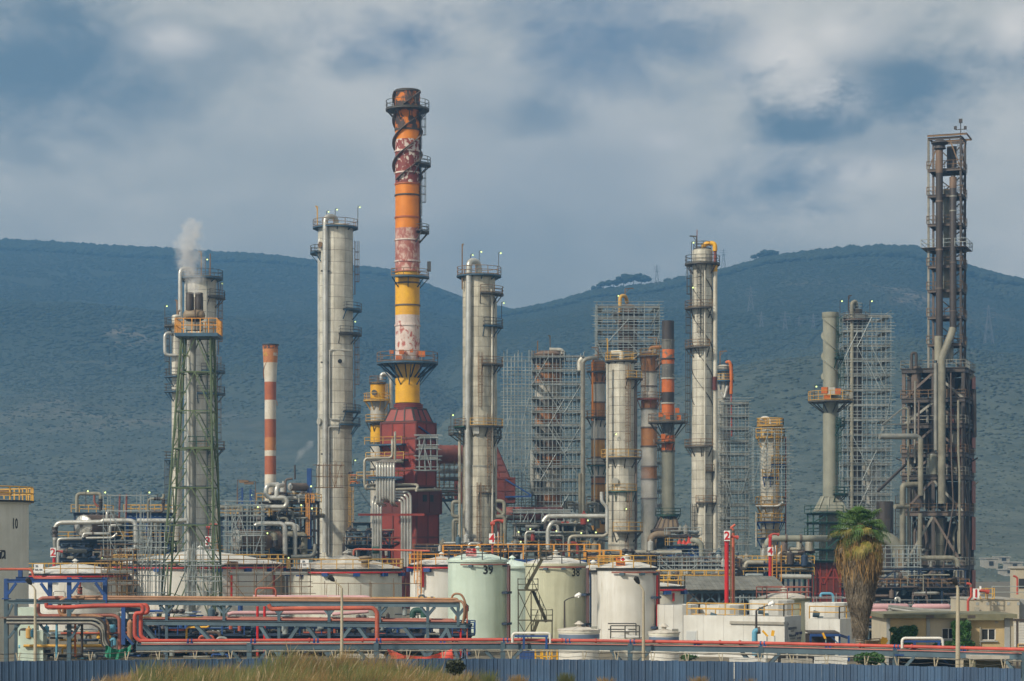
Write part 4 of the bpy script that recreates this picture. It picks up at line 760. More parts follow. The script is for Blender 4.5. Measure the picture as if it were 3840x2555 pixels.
vpipe(T, [(2060, 1312, 0), (2110, 1313, 0), (2110, 1340, 0)], 8, 'cladgrey'); vpipe(T, [(1997, 1690, -3.5), (1997, 1850, -3.5)], 9, 'cladgrey'); vpipe(T, [(2030, 1650, -3), (2030, 1720, -3), (2028, 1830, -3)], 4, 'soot', 0)
# orange banded slim columns
T = Tow('banded_column', 'slim column banded golden orange and white, left of the short wide pale column', 'column', 2243, 386)
bn = [(1359, 1398, 'oldora'), (1398, 1438, 'oldora'), (1438, 1510, 'oldwht'), (1510, 1575, 'oldora'), (1575, 1648, 'oldwht'), (1648, 1716, 'goldband'), (1716, 1790, 'oldwht'), (1790, 1815, 'oldora'), (1815, 1880, 'goldband'), (1880, 1950, 'sootgrey'), (1950, 2000, 'goldband'), (2000, ground_y(386), 'oldwht')]
shells(T, [(a, b, 26, 26, k) for a, b, k in bn], [b[1] for b in bn[:-1]], 'rustmid'); dome(T, 1359, 26, 'rustvessel', .35); platform(T, 1395, 26, 44, 180, 380, 'raildk', 'railrust'); platform(T, 1566, 26, 48, 150, 330, 'raildk', 'railrust'); platform(T, 1745, 26, 44, 180, 360, 'dkgreen', 'railrust'); platform(T, 1887, 26, 44, 180, 360, 'dkgreen', 'railrust')
vpipe(T, [(2221, 1580, -1.6), (2221, 1360, -1.6), (2235, 1335, -1)], 3.4, 'orange', 0); vpipe(T, [(2228, 1950, -1.8), (2228, 1560, -1.8)], 3, 'oldwht', 0); davit(T, 2243, 1350, 45, -26, 'railrust')
T = Tow('banded_column', 'slim column banded brown and white, standing left of the sooty orange chimney', 'column', 2434, 388)
bn = [(1328, 1396, 'oldora'), (1396, 1450, 'oldwht'), (1450, 1496, 'oldwht'), (1496, 1534, 'oldora'), (1534, 1604, 'oldwht'), (1604, 1675, 'oldora'), (1675, 1750, 'oldwht'), (1750, 1798, 'oldora'), (1798, 1870, 'oldwht'), (1870, ground_y(388), 'cladgrey')]
shells(T, [(a, b, 30, 30, k) for a, b, k in bn], [b[1] for b in bn[:-1]], 'rustmid'); dome(T, 1328, 29, 'rustvessel', .25); platform(T, 1497, 30, 48, 180, 370, 'ductred', 'railrust'); platform(T, 1335, 30, 40, 0, 360, 'rustmid', 'railyel'); ladder(T, ax(T, 2418, 30), 31, 1350, 1495, 'railrust')
vpipe(T, [(2438, 1325, 0), (2438, 1304, 0), (2480, 1302, 0)], 6.5, 'oldora', 0); em(MB().bar(V3((T.px(2453), T.D, T.z(1393))), V3((T.px(2482), T.D - 5, T.z(1357))), .3).bar(V3((T.px(2452), T.D, T.z(1353))), V3((T.px(2482), T.D - 5, T.z(1353))), .3), 'stay_bracket', X['rustmid'], T.t); davit(T, 2462, 1335, 68, -34, 'railrust')
# short wide pale column
T = Tow('distillation_column', 'short wide pale column with ring platform at mid height and brown ladder', 'column', 2330, 358)
clad(T, [(1362, 1718, 48), (1718, ground_y(358), 49.5)], 33, 9, 'clad'); dome(T, 1362, 47, 'cladwarm', .25)
platform(T, 1354, 15, 60, 0, 360, 'raildk', 'railyel', h=1.3); platform(T, 1422, 48, 80, -75, 10, 'raildk', 'railyel'); platform(T, 1718, 48, 76, 0, 360, 'raildk', 'railyel', h=1.3); platform(T, 1843, 49, 64, 200, 330, 'dkgreen', 'railyel'); platform(T, 1994, 49, 82, 245, 372, 'raildk', 'railyel', h=1.5)
for x, y0, y1 in ((2346, 1372, 1710), (2349, 1845, 1990), (2344, 2000, 2060)): ladder(T, ax(T, x, 48), 50, y0, y1, 'railrust')
vpipe(T, [(2290, 1327, -1), (2330, 1325, -1.2), (2330, 1352, -1.2)], 10, 'clad', 1.2); vpipe(T, [(2384, 2080, -1), (2384, 1400, -1)], 4, 'rustmid', 0); vpipe(T, [(2275, 2010, -2.4), (2275, 1370, -2.4)], 4.4, 'clad', 1.8)
manhole(T, ax(T, 2308, 48), 1807, 48, .5, 'cladgrey'); emit(MB().lathe((T.c.x, T.c.y, T.z(2044)), [(49 * T.m, -.2), (51.5 * T.m, -.15), (51.5 * T.m, .15), (49 * T.m, .2)], 32), 'swage_ring', X['cladgrey'], T.t); lights(T, [(2338, 1908, 12), (2300, 1630, 12)], -2.6); davit(T, 2278, 1352, 80, -6, 'railyel')
# rusty column inside the high scaffold behind it
T = Tow('distillation_column', 'rust brown domed column wrapped in the highest scaffold', 'column', 2353, 402)
clad(T, [(1160, ground_y(402), 37)], 44, 7, 'rustvessel'); dome(T, 1160, 37, 'rustvessel', .55); platform(T, 1180, 37, 60, 0, 360, 'raildk', 'raildk'); vpipe(T, [(2323, 1190, -2), (2323, 1115, -2), (2345, 1112, -1), (2352, 1135, 0)], 7, 'railyel', 0, bend=.7); davit(T, 2344, 1135, 52, 32, 'rustmid'); lights(T, [(2312, 1108, 30)])
# sooty orange chimney and hood
T = Tow('chimney', 'sooty grey and orange peeling chimney with a brown black top', 'chimney', 2505, 374)
bn = [(1204, 1277, 'soot'), (1277, 1312, 'sootgrey'), (1312, 1347, 'sootor'), (1347, 1366, 'brightor'), (1366, 1420, 'sootgrey'), (1420, 1472, 'brightor'), (1472, 1513, 'soot'), (1513, 1558, 'brightor'), (1558, 1633, 'sootgrey'), (1633, 1691, 'brightor'), (1691, 1830, 'stkgrey'), (1830, 1938, 'stkgrey')]
shells(T, [(a, b, 23 + (a > 1270) * .8 + (a > 1600) * 1, 23 + (a > 1270) * .8 + (a > 1600) * 1, k) for a, b, k in bn], [(1277, 'sootgrey'), (1347, 'soot'), (1420, 'oldwht'), (1513, 'oldwht'), (1692, 'rustmid')]); emit(MB().lathe((T.c.x, T.c.y, T.z(1210)), [(22 * T.m, 0), (.01, .01)], 24), 'flue_mouth', X['black'], T.t)
platform(T, 1584, 24, 74, 0, 360, 'raildk', 'railrust', blen=2.6, h=1.4); platform(T, 1660, 24, 46, 150, 300, 'raildk', 'railrust'); platform(T, 1932, 25, 48, 0, 360, 'dkgreen', 'dkgreen'); ladder(T, 182, 24, 1280, 1580, 'railrust', False)
for x, y in ((2474, 1560), (2535, 1543), (2483, 1640), (2500, 1568), (2541, 1570)): em(MB().box((T.px(x), T.D - 2.6, T.z(y)), (.7, .6, .8)), 'sampling_box', X['brightor'], T.t)
p = V3((T.c.x, T.D, 0)); four_walls(T.t, p.x - 47 * T.m, p.x + 36 * T.m, T.D - 2.6, T.D + 2.6, T.z(1938), T.z(1985), 4, 1, 'hood', rib='rustmid', topr=(p.x - 24 * T.m, p.x + 25 * T.m, T.D - 1.2, T.D + 1.2)); four_walls(T.t, p.x - 58 * T.m, p.x + 12 * T.m, T.D - 2.4, T.D + 2.4, T.z(1990), 0, 2, 4, 'hood', rib='rustmid')
em(MB().box((p.x - 22 * T.m, T.D - 2.5, T.z(1989)), (78 * T.m, 1.2, .4)), 'lintel', X['rustmid'], T.t); emit(MB().pipe([W(2440, 2070, 370), W(2440, 2018, 370), W(2460, 2005, 370), W(2520, 2005, 370)], .62, 12, .8), 'flue_elbow', X['hood'], T.t); em(MB().box(W(2488, 2048, 371.2), (2.2, .5, 3.4)), 'burner_opening', X['black'], T.t)
# tall slim pale column
T = Tow('distillation_column', 'tallest slim pale column with yellow gooseneck top and rods wound round it', 'column', 2634, 362)
clad(T, [(941, 1560, 38.5), (1560, ground_y(362), 40.5)], 34, 7, 'clad'); dome(T, 941, 38, 'clad', .2)
platform(T, 991, 38, 66, 0, 360, 'raildk', 'raildk', h=1.3); platform(T, 935, 5, 34, 0, 360, 'raildk', 'raildk')
for y, a0, a1, ro in ((1157, 130, 300, 66), (1304, 130, 290, 66), (1675, 140, 300, 67), (1770, -80, 10, 50), (1886, 240, 330, 58)): platform(T, y, 39, ro, a0, a1, 'raildk', 'railrust')
ladder(T, 200, 39, 1000, 1155, 'raildk'); ladder(T, 190, 39, 1165, 1300, 'raildk'); ladder(T, 185, 39, 1310, 1672, 'raildk'); ladder(T, 225, 40, 1890, 2060, 'raildk'); ladder(T, ax(T, 2622, 39), 39, 1000, 1300, 'raildk')
for a in (0, 120, 240): helix(T, 1010, 1520, 38.5, 1.6, a, 'raildk', .14, .06, 'wound_rod')
vpipe(T, [(2680, 2080, -.8), (2680, 1020, -.8)], 8.4, 'clad', 1.9); vpipe(T, [(2634, 945, 0), (2640, 916, -.4), (2679, 914, -.8), (2680, 945, -.8)], 8.6, 'yellow', 0); vpipe(T, [(2680, 945, -.8), (2680, 1000, -.8)], 6, 'ductred', 0); vpipe(T, [(2680, 998, -.8), (2680, 1022, -.8)], 8.8, 'yellow', 0); vpipe(T, [(2678, 1415, -1), (2678, 1465, -1)], 8.8, 'furnacedk', 0)
vpipe(T, [(2639, 2080, -2.1), (2639, 1900, -2.1), (2639, 1020, -2.1)], 3.4, 'clad', 2); lights(T, [(2591, 912, 75), (2589, 1080, 70)], -1); davit(T, 2612, 975, 88, -26, 'raildk'); emit(MB().path([W(2614, y, 362) for y in (945, 862)], .07, 5), 'vent_pole', X['ductred'], T.t)
# column with orange pipe behind it
T = Tow('distillation_column', 'short grey column with a bright orange pipe, rising from scaffold beside the tallest slim column', 'column', 2713, 398)
clad(T, [(1378, ground_y(398), 25)], 30, 6, 'cladgrey'); dome(T, 1378, 25, 'clad', .4); platform(T, 1390, 25, 36, 0, 360, 'deckblue', 'raildk'); platform(T, 1428, 25, 40, 200, 400, 'deckblue', 'railyel'); vpipe(T, [(2722, 1362, -1), (2732, 1358, -1.4), (2739, 1380, -1.4), (2739, 1480, -1.4)], 6.5, 'brightor', 0, bend=1); vpipe(T, [(2739, 1400, -1), (2742, 1640, -1)], 3.2, 'firered', 0); vpipe(T, [(2700, 1475, -1.5), (2712, 1500, -1.5), (2725, 1450, -1.5)], 6, 'jacket'); davit(T, 2700, 1378, 60, 26, 'railrust')
# small column with yellow platforms
T = Tow('distillation_column', 'small pale column with bright yellow platforms and a white loop pipe on top', 'column', 2888, 386)
clad(T, [(1612, ground_y(386), 36)], 30, 7, 'clad'); dome(T, 1612, 35, 'clad', .5); platform(T, 1641, 36, 54, 0, 360, 'railyel', 'railyel', h=1.5, rr=.1); platform(T, 1596, 10, 50, 0, 360, 'railyel', 'railyel', h=1.2, rr=.1)
for y, a0, a1, ro in ((1742, -90, 40, 58), (1894, 0, 360, 56), (1957, 0, 360, 56), (2018, 150, 300, 58), (1790, 230, 300, 52)): platform(T, y, 36, ro, a0, a1, 'blue' if y != 1894 else 'railyel', 'railyel', h=1.4, rr=.09)
vpipe(T, [(2850, 1610, -.5), (2850, 1568, -.5), (2884, 1566, -.5), (2886, 1600, -.5)], 5.4, 'white', 0, bend=1.1); ladder(T, ax(T, 2901, 36), 37, 1612, 1890, 'railyel'); ladder(T, ax(T, 2905, 36), 37, 1900, 2050, 'railyel', False); vpipe(T, [(2832, 2050, -1.6), (2832, 1920, -1.6)], 3, 'clad', 0); vpipe(T, [(2945, 2060, -.5), (2945, 1640, -.5)], 2.4, 'rosepipe', 0); manhole(T, ax(T, 2876, 36), 1627, 36, .5, 'raildk'); vpipe(T, [(2828, 1899, -2.4), (2912, 1899, -2.6), (2930, 1885, -2.4)], 3.4, 'white', 0)
# grey stack at the right
T = Tow('chimney', 'plain grey green stack with dark green ladder cage, behind the palm', 'chimney', 3114, 346)
shells(T, [(1178, 1330, 28, 28, 'stkgrey'), (1330, 1500, 28, 28, 'stkgrey'), (1500, 1690, 28, 28, 'stkgrey'), (1690, 1864, 28, 28, 'stkgrey')], []); emit(MB().lathe((T.c.x, T.c.y, T.z(1180)), [(28 * T.m, -.6), (31.5 * T.m, -.4), (31.5 * T.m, .3), (27 * T.m, .3), (26 * T.m, -1)], 28), 'top_collar', X['stkgrey'], T.t); emit(MB().lathe((T.c.x, T.c.y, T.z(1182)), [(27 * T.m, 0), (.01, .01)], 28), 'flue_mouth', X['soot'], T.t)
helix(T, 1195, 1425, 28, 1.5, 200, 'stkgrey', .3); helix(T, 1195, 1425, 28, 1.5, 20, 'stkgrey', .3); platform(T, 1505, 28, 84, 0, 360, 'raildk', 'railyel', h=1.5, blen=1.6); platform(T, 1345, 28, 52, -70, 30, 'dkgreen', 'dkgreen'); platform(T, 1595, 28, 56, -60, 40, 'dkgreen', 'dkgreen'); platform(T, 1855, 28, 66, -80, 30, 'dkgreen', 'dkgreen')
ladder(T, -48, 28, 1190, 1340, 'dkgreen'); ladder(T, -30, 28, 1350, 1500, 'dkgreen'); ladder(T, -55, 28, 1570, 1780, 'dkgreen'); ladder(T, -30, 28, 1790, 1850, 'dkgreen')
for x, y, s, k in ((3086, 1468, 1.0, 'brightor'), (3109, 1471, 1.2, 'oldwht'), (3134, 1472, .9, 'brightor'), (3095, 1495, 1.0, 'brightor'), (3178, 1487, 1.0, 'palesteel')): em(MB().box((T.px(x), T.D - 2.0, T.z(y)), (s, .7, s)), 'sampling_box', X[k], T.t)
lights(T, [(3050, 1450, 50)], -1); px0 = T.c.x
four_walls(T.t, px0 - 52 * T.m, px0 + 52 * T.m, T.D - 2.2, T.D + 2.2, T.z(1864), T.z(1916), 3, 1, 'stkgrey', rib='stkgrey', topr=(px0 - 28 * T.m, px0 + 28 * T.m, T.D - 1.2, T.D + 1.2)); em(MB().box((px0 - 4 * T.m, T.D, T.z(2010)), (66 * T.m, 3.6, 178 * T.m)), 'convection_box', X['stkgrey'], T.t)
four_walls(T.t, px0 - 72 * T.m, px0 + 52 * T.m, T.D - 2.6, T.D + 2.6, T.z(2106), 0, 5, 3, 'furnacedk', rib='furnace')
for a, b in ((3058, 3085), (3125, 3090), (3125, 3150)): em(MB().bar(W(a, 2120, T.D - 2.75), W(b, 2190, T.D - 2.75), .22), 'stiffener', X['furnace'], T.t)
t2 = thing('steel_frame', 'dark green steel frame with decks round the grey stack base', 'steel frame', W(3095, 2100, 343)); frame(t2, 3050, 3150, 342.6, 6.5, [1925, 1960, 2010, 2060, 2104], 2, 1, 2104, 'dkgreen', .22, (0, 1, 2, 3, 4), (0, 2, 4), 'dkgreen', ((0, 0), (2, 1)), deckmat='dkgreen', bh=.25)
frame(t2, 3012, 3050, 342.6, 4, [2104], 1, 1, 2240, 'dkgreen', .18, (0,), (0,), 'dkgreen', deckmat='dkgreen', bh=.25)
T = Tow('silo', 'dark ribbed silo low behind the palm, right of the tall scaffold', 'silo', 3318, 372); clad(T, [(1882, ground_y(372), 32)], 60, 9, 'rustdark'); ladder(T, -20, 33, 1860, 2080, 'raildk')
# columns inside the right scaffold
T = Tow('distillation_column', 'nearly black rusted column inside the tall right scaffold', 'column', 3208, 378); clad(T, [(1165, ground_y(378), 25)], 36, 6, 'rustdark'); dome(T, 1165, 25, 'rustdark', .4); vpipe(T, [(3190, 2060, -1.3), (3190, 1140, -1.3), (3205, 1132, -1), (3212, 1155, 0)], 7.5, 'lagging', 1.8); davit(T, 3182, 1165, 55, 12, 'soot'); lights(T, [(3150, 1128, 70), (3262, 1128, 70)]); platform(T, 1200, 25, 52, 0, 360, 'rustmid', 'raildk'); platform(T, 1163, 5, 26, 0, 360, 'raildk', 'galv')
T = Tow('distillation_column', 'short aluminium clad column low inside the tall right scaffold', 'column', 3266, 384); clad(T, [(1735, ground_y(384), 35)], 36, 7, 'jacket'); dome(T, 1735, 34, 'jacket', .4)
# ---------------------------------------------------------------- scaffolds
scaffold('wide loose scaffold wing left of the old banded column', 1890, 1996, 1345, 1960, 397, 7, 8, 52, 3, seed=3, braces=6, sparse=.15, rails=3, decks=[], spread=30)
scaffold('widest dense scaffold wrapped round the old rust and white banded column', 1994, 2190, 1350, 2060, 394, 9.5, 13, 52, 5, seed=4, braces=18, spread=32, rails=2)
scaffold('highest scaffold crown on the rusty domed column', 2236, 2468, 1165, 1420, 402, 9, 12, 46, 4, seed=5, braces=9, rails=3, spread=22)
scaffold('narrow scaffold between the slim banded columns and the sooty chimney', 2440, 2490, 1690, 2060, 396, 4, 3, 50, 2, seed=6, braces=4, sparse=.2)
scaffold('scaffold standing behind the tallest slim column, right side of it', 2692, 2802, 1520, 2090, 400, 7, 8, 47, 4, seed=7, braces=8, rails=3)
scaffold('light scaffold round the small column with yellow platforms', 2818, 2948, 1632, 1890, 386, 7.5, 5, 44, 3, seed=8, braces=3, sparse=.1, decks=[])
scaffold('tall right scaffold round the nearly black column', 3146, 3324, 1200, 2080, 381, 9, 10, 56, 5, seed=9, braces=18, rails=3, spread=26)
scaffold('low scaffold in front of the hopper left of the dark reactor frame', 3288, 3440, 2060, 2290, 322, 5, 7, 34, 2, seed=10, braces=4, rails=1, spread=14, decks=[1, 2, 4])
scaffold('small scaffold on the right flank of the red furnace', 1572, 1640, 1645, 1765, 347, 3.0, 3, 40, 2, seed=11, braces=2, spread=8, rails=1)
scaffold('dense scaffold platforms round the pumps below the red hood duct', 1925, 2140, 1925, 2085, 352, 6, 8, 48, 2, seed=12, braces=5, rails=1, decks=[1, 2, 3], spread=20)
scaffold('scaffold beside and above the big drum of the middle process unit', 850, 985, 1895, 2085, 326, 4, 5, 42, 2, seed=13, braces=6, rails=1, decks=[2], spread=20)
scaffold('open scaffold against the wide tank behind the lattice flare tower, left part', 505, 612, 1990, 2240, 251, 2.4, 6, 58, 1, seed=14, braces=4, rails=1, decks=[2], sparse=.1, spread=40, r=.05)
scaffold('open scaffold against the wide tank, right of the flare tower legs', 700, 812, 2060, 2240, 251, 2.4, 5, 58, 1, seed=15, braces=3, rails=1, decks=[], sparse=.2, spread=30, r=.05)
scaffold('dark scaffold stage at the right edge of the wide tank', 858, 1160, 2115, 2240, 249, 2.2, 9, 42, 1, seed=16, braces=4, rails=1, decks=[2], sparse=.25, spread=14, mat='railrust', r=.045)
scaffold('scaffold in the gap between the two left tanks', 385, 505, 2060, 2240, 249, 2.2, 5, 46, 1, seed=17, braces=2, rails=1, decks=[1, 2, 3], sparse=.1, spread=14, mat='railrust', r=.045)
scaffold('long low scaffold along the pipe rack right of the white front tank', 2470, 2745, 2090, 2180, 300, 4, 10, 34, 2, seed=18, braces=5, rails=2, decks=[1], spread=14, r=.05)
scaffold('low scaffold by the pipe ends above the right pale roof', 3330, 3580, 2270, 2330, 260, 4, 7, 30, 1, seed=19, braces=0, rails=1, decks=[], sparse=.15, spread=22, r=.045)
scaffold('low scaffold row behind the white concrete blocks', 2745, 3165, 2240, 2290, 240, 3, 12, 24, 1, seed=20, braces=0, rails=0, decks=[], sparse=.2, spread=20, r=.04)
scaffold('scaffold frames above the pink pipe on the left trestle', 1180, 1560, 2190, 2250, 215, 2, 9, 40, 1, seed=21, braces=0, rails=0, decks=[], sparse=.35, spread=22, r=.035, mat='railrust')
scaffold('small scaffold tower beside the rack of the middle process unit', 1192, 1280, 1745, 1830, 338, 3, 4, 40, 1, seed=22, braces=2, rails=0, decks=[], spread=18, r=.05, mat='railrust')
scaffold('scaffold bays over the drum platform of the left process unit', 395, 560, 1860, 2085, 318, 3.4, 6, 60, 1, seed=23, braces=2, rails=0, decks=[], sparse=.35, spread=22, r=.05)
scaffold('scaffold tube stage on the pipe bridge between red furnace and column', 1648, 1722, 1745, 1830, 366, 4, 4, 30, 2, seed=24, braces=3, rails=1, decks=[1, 2], spread=16, mat='railrust', r=.05)

# ---------------------------------------------------------------- dark reactor structure: root on its near corner, turned 20 degrees
D = 330; m = D / F; P0 = W(3612, HY, D); P0.z = 0; zz = lambda y: H + (HY - y) * m
t = thing('reactor_structure', 'tall dark rusted steel reactor frame, largest structure at the right', 'steel structure', P0)
w = 9.0; dp = 9.4; xs = [P0.x - w, P0.x - w * .5, P0.x]; ys = [P0.y, P0.y + dp / 2, P0.y + dp]; lv = [cU(0, y)[1] for y in (50, 235, 395, 575, 715, 940, 1275, 1480)]; zs = [zz(y) for y in lv]
for i, x in enumerate(xs):
    for j, y in enumerate(ys):
        if i == 1 and j == 1: continue
        em(MB().beam((x, y, 0), (x, y, zs[0] + .2), .5, .5), 'post', X['rustdark' if i or j else 'rustmid'], t)
for k, z in enumerate(zs):
    mk = 'rustmid' if k == 5 else 'rustdark'
    for y in ys: em(MB().beam((xs[0] - .3, y - .3, z - .3), (xs[-1] + .3, y - .3, z - .3), .3, .6), 'beam', X[mk], t)
    for x in xs: em(MB().beam((x + .28, ys[0], z - .32), (x + .28, ys[-1], z - .32), .3, .55), 'beam', X['rustdark'], t)
    d = em(MB().box(((xs[0] + xs[-1]) / 2, (ys[0] + ys[-1]) / 2, z + .08), (w + 1.0, dp + 1.0, .1)), 'deck', X['rustdark'], t); r = MB()
    U = V3((0, 0, z + .12)); a, b, f, e = xs[0] - .4, xs[-1] + .4, ys[0] - .4, ys[-1] + .4; rail_path(r, [V3(q) + U for q in ((a, f, 0), (b, f, 0), (b, e, 0), (a, e, 0), (a, f, 0))], [V3((a + (b - a) * i / 7, f, 0)) + U for i in range(8)] + [V3((b, f + (e - f) * i / 7, 0)) + U for i in range(8)], 1.15, .05); em(r, 'railing', X['railrust' if k % 2 else 'palesteel'], d)
zl = zs + [0]
for k in range(len(zs)):
    for i in (0, 1):
        a, b = (xs[i], xs[i + 1]) if i == 0 else (xs[i + 1], xs[i]); em(MB().bar((a, ys[0] - .1, zl[k + 1]), (b, ys[0] - .1, zs[k] - .6), .34), 'brace', X['palesteel' if (k + i) % 4 == 1 else 'rustmid'], t)
        em(MB().bar((a, ys[2], zl[k + 1]), (b, ys[2], zs[k] - .6), .34), 'brace', X['rustdark'], t)
    for j in (0, 1): em(MB().bar((xs[-1] + .1, ys[j], zl[k + 1] if j else zs[k] - .5), (xs[-1] + .1, ys[j + 1], zs[k] - .5 if j else zl[k + 1]), .3), 'brace', X['rustmid'], t)
    if k < 7:
        y0 = ys[1] + 1.0; h = (zs[k] - zl[k + 1]) * .62
        for q in range(3): em(MB().box((xs[-1] + .62, y0 + q * 1.15, zs[k] - .7 - h / 2), (.1, 1.08, h)), 'cladding_panel', X['redpanel'], t)
lr = MB(); r0 = P0.x - .2
for s in (0, .55): lr.bar((r0 + .9, P0.y + 1.2 + s, 0), (r0 + .9, P0.y + 1.2 + s, zs[0]), .1)
for i in range(int(zs[0] / .5)): lr.bar((r0 + .9, P0.y + 1.2, i * .5), (r0 + .9, P0.y + 1.75, i * .5), .06)
em(lr, 'ladder', X['raildk'], t)
# clutter of vessels, small pipes and trays inside, part of the frame
rd = random.Random(5)
for k in range(7):
    z0, z1 = zl[k + 1] + .3, zs[k] - .6
    for q in range(16):
        x = rd.uniform(xs[0] + .4, xs[-1] - .4); y = rd.uniform(ys[0] + .6, ys[-1] - 1); emit(MB().pipe([(x, y, z0), (x, y, z0 + (z1 - z0) * rd.uniform(.4, .95)), (x + rd.uniform(-2.5, 2.5), y + rd.uniform(-.5, .5), z0 + (z1 - z0) * .97)], rd.choice((.09, .13, .2, .3)), 7), 'process_pipe', X[rd.choice(('rustmid', 'palesteel', 'lagging', 'soot', 'pipegrey'))], t)
    for q in range(2): x = rd.uniform(xs[0] + 1.5, xs[-1] - 1.5); y = rd.uniform(ys[0] + 2.5, ys[-1] - 1.5); r = rd.uniform(.7, 1.3); emit(MB().lathe((x, y, z0), [(.01, 0), (r, .4), (r, (z1 - z0) * .8), (.01, (z1 - z0) * .9)], 16), 'vessel', X[rd.choice(('rustdark', 'rustmid', 'palesteel', 'soot'))], t)
    for q in (-2.2, 2.0): em(MB().box((xs[1] + q + rd.uniform(-.6, .6), ys[1] + 2 + q * .2, (z0 + z1) / 2), (3.4, 3, (z1 - z0) * rd.uniform(.7, .95))), 'equipment_box', X['soot'], t)
t.rotation_euler.z = R(-20)
# upper tower on the same frame
D2 = 333; m2 = D2 / F; Q0 = W(3600, HY, D2); t = thing('reactor_tower', 'dark open lattice tower carrying two tall sooty pipes, on top of the reactor frame', 'steel tower', V3((Q0.x, D2, zs[0] + .15))); zz2 = lambda y: H + (HY - y) * m2
hgt = lambda y: zz2(cS(0, y)[1]); W2, D3 = 4.8, 4.6; X0, X1, Y0, Y1 = Q0.x - W2, Q0.x + .1, D2, D2 + D3
lv = [102, 300, 460, 640, 790, 900, 1050, 1215, 1385]; zt = hgt(100)
for x in (X0, X1):
    for y in (Y0, Y1): em(MB().beam((x, y, zs[0] + .15), (x, y, zt), .32, .32), 'post', X['rustdark' if x == X1 else 'palesteel' if y == Y0 else 'rustmid'], t)
for k, yv in enumerate(lv):
    z = hgt(yv)
    for y in (Y0, Y1): em(MB().beam((X0 - .1, y - .2, z - .15), (X1 + .1, y - .2, z - .15), .2, .35), 'beam', X['rustmid'], t)
    for x in (X0, X1): em(MB().beam((x + .2, Y0, z - .16), (x + .2, Y1, z - .16), .2, .3), 'beam', X['rustdark'], t)
    if k:
        wd = 1.0 if yv == 790 else .25; d = em(MB().box(((X0 + X1) / 2, (Y0 + Y1) / 2, z + .06), (W2 + 2 * wd, D3 + 2 * wd, .1)), 'deck', X['rustdark'], t); r = MB(); U = V3((0, 0, z + .1)); a, b, f, e = X0 - wd, X1 + wd, Y0 - wd, Y1 + wd
        rail_path(r, [V3(q) + U for q in ((a, f, 0), (b, f, 0), (b, e, 0), (a, e, 0), (a, f, 0))], [V3((a + (b - a) * i / 4, f, 0)) + U for i in range(5)] + [V3((b, f + (e - f) * i / 4, 0)) + U for i in range(5)], 1.2, .045); em(r, 'railing', X['galv' if yv == 790 else 'railrust'], d)
    z1 = hgt(lv[k + 1]) if k < 8 else zs[0] + .2
    for (p, q) in (((X1, Y0), (X1, Y1)), ((X1, Y1), (X0, Y1))): em(MB().bar((*p, z), (*q, z1), .16).bar((*q, z), (*p, z1), .16), 'brace', X['rustmid'], t)
    if k == 0: em(MB().bar((X0, Y0, z1), (X0 + 1.8, Y0, z), .16).bar((X1, Y0, z1), (X1 - 1.8, Y0, z), .16), 'brace', X['railrust'], t)
em(MB().beam((X0 - .1, Y0 - .5, zt + .2), (X1 + 1.0, Y0 - .5, zt + .2), .2, .28).beam((X0, Y1, zt + .2), (X1 + 1.0, Y1, zt + .2), .2, .28).bar((X1 + .95, Y0 - .5, zt + .25), (X1 + .95, Y1, zt + .25), .18), 'crane_beam', X['railrust'], t)
em(MB().bar((X1, Y0, zt), (X1, Y0, zt + 2.2), .12).bar((X1 - .8, Y0, zt + 1), (X1 + .7, Y0, zt + 1), .1).box((X1, Y0, zt + 2.3), (.5, .4, .6)).box((X1 - .8, Y0, zt + 1.3), (.4, .3, .5)).box((X1 + .7, Y0, zt + 1.2), (.4, .3, .5)), 'beacon_mast', X['soot'], t)
lm = MB()
for s in (0, .5): lm.bar((X1 - 1 + s, Y1 - .6, zs[0]), (X1 - 1 + s, Y1 - .6, zt), .08)
for i in range(int((zt - zs[0]) / .5)): lm.bar((X1 - 1, Y1 - .6, zs[0] + i * .5), (X1 - .5, Y1 - .6, zs[0] + i * .5), .05)
em(lm, 'ladder', X['raildk'], t); t.rotation_euler.z = R(-20)
def S2(x, y, d): a, b = cS(x, y); return W(a, b, d)
def U2(x, y, d): a, b = cU(x, y); return W(a, b, d)
t = thing('sooty_pipe', 'left tall sooty riser with capped top in the dark tower', 'pipe', S2(285, 1500, 333)); emit(MB().path([S2(285, 1530, 333.2), S2(285, 180, 333.2)], 22 / 1.651 * m2, 16), 'riser', X['soot'], t); emit(MB().path([S2(285, 190, 333.2), S2(285, 330, 333.2)], 22.6 / 1.651 * m2, 16), 'lagged_section', X['rustvessel'], t); emit(MB().path([S2(280, 1340, 333.1), S2(280, 1490, 333.1)], 26 / 1.651 * m2, 16), 'lagged_section', X['lagging'], t)
emit(MB().lathe(S2(288, 160, 333.2), [(.95, -.5), (.75, 0), (1.35, .35), (1.3, .5), (.2, 1.1)], 16), 'cap', X['rustdark'], t)
for y in (500, 800, 1040): emit(MB().path([S2(285, y, 333.2), S2(285, y + 10, 333.2)], 24.5 / 1.651 * m2, 16), 'collar', X['rustmid'], t)
t = thing('sooty_pipe', 'right sooty riser ending in a slanted lagged elbow inside the dark tower', 'pipe', S2(370, 1300, 333)); emit(MB().path([S2(370, 1310, 332.8), S2(370, 370, 332.8), S2(370, 345, 332.8)], [22 / 1.651 * m2, 22 / 1.651 * m2, .3], 16), 'riser', X['soot'], t); emit(MB().path([S2(370, 425, 332.8), S2(370, 355, 332.8)], 22.8 / 1.651 * m2, 16), 'lagged_section', X['rustvessel'], t)
emit(MB().pipe([S2(368, 1290, 332.6), S2(358, 1330, 332.4), S2(298, 1480, 331), S2(297, 1560, 330)], 23 / 1.651 * m2, 16, .8), 'slanted_elbow', X['lagging'], t)
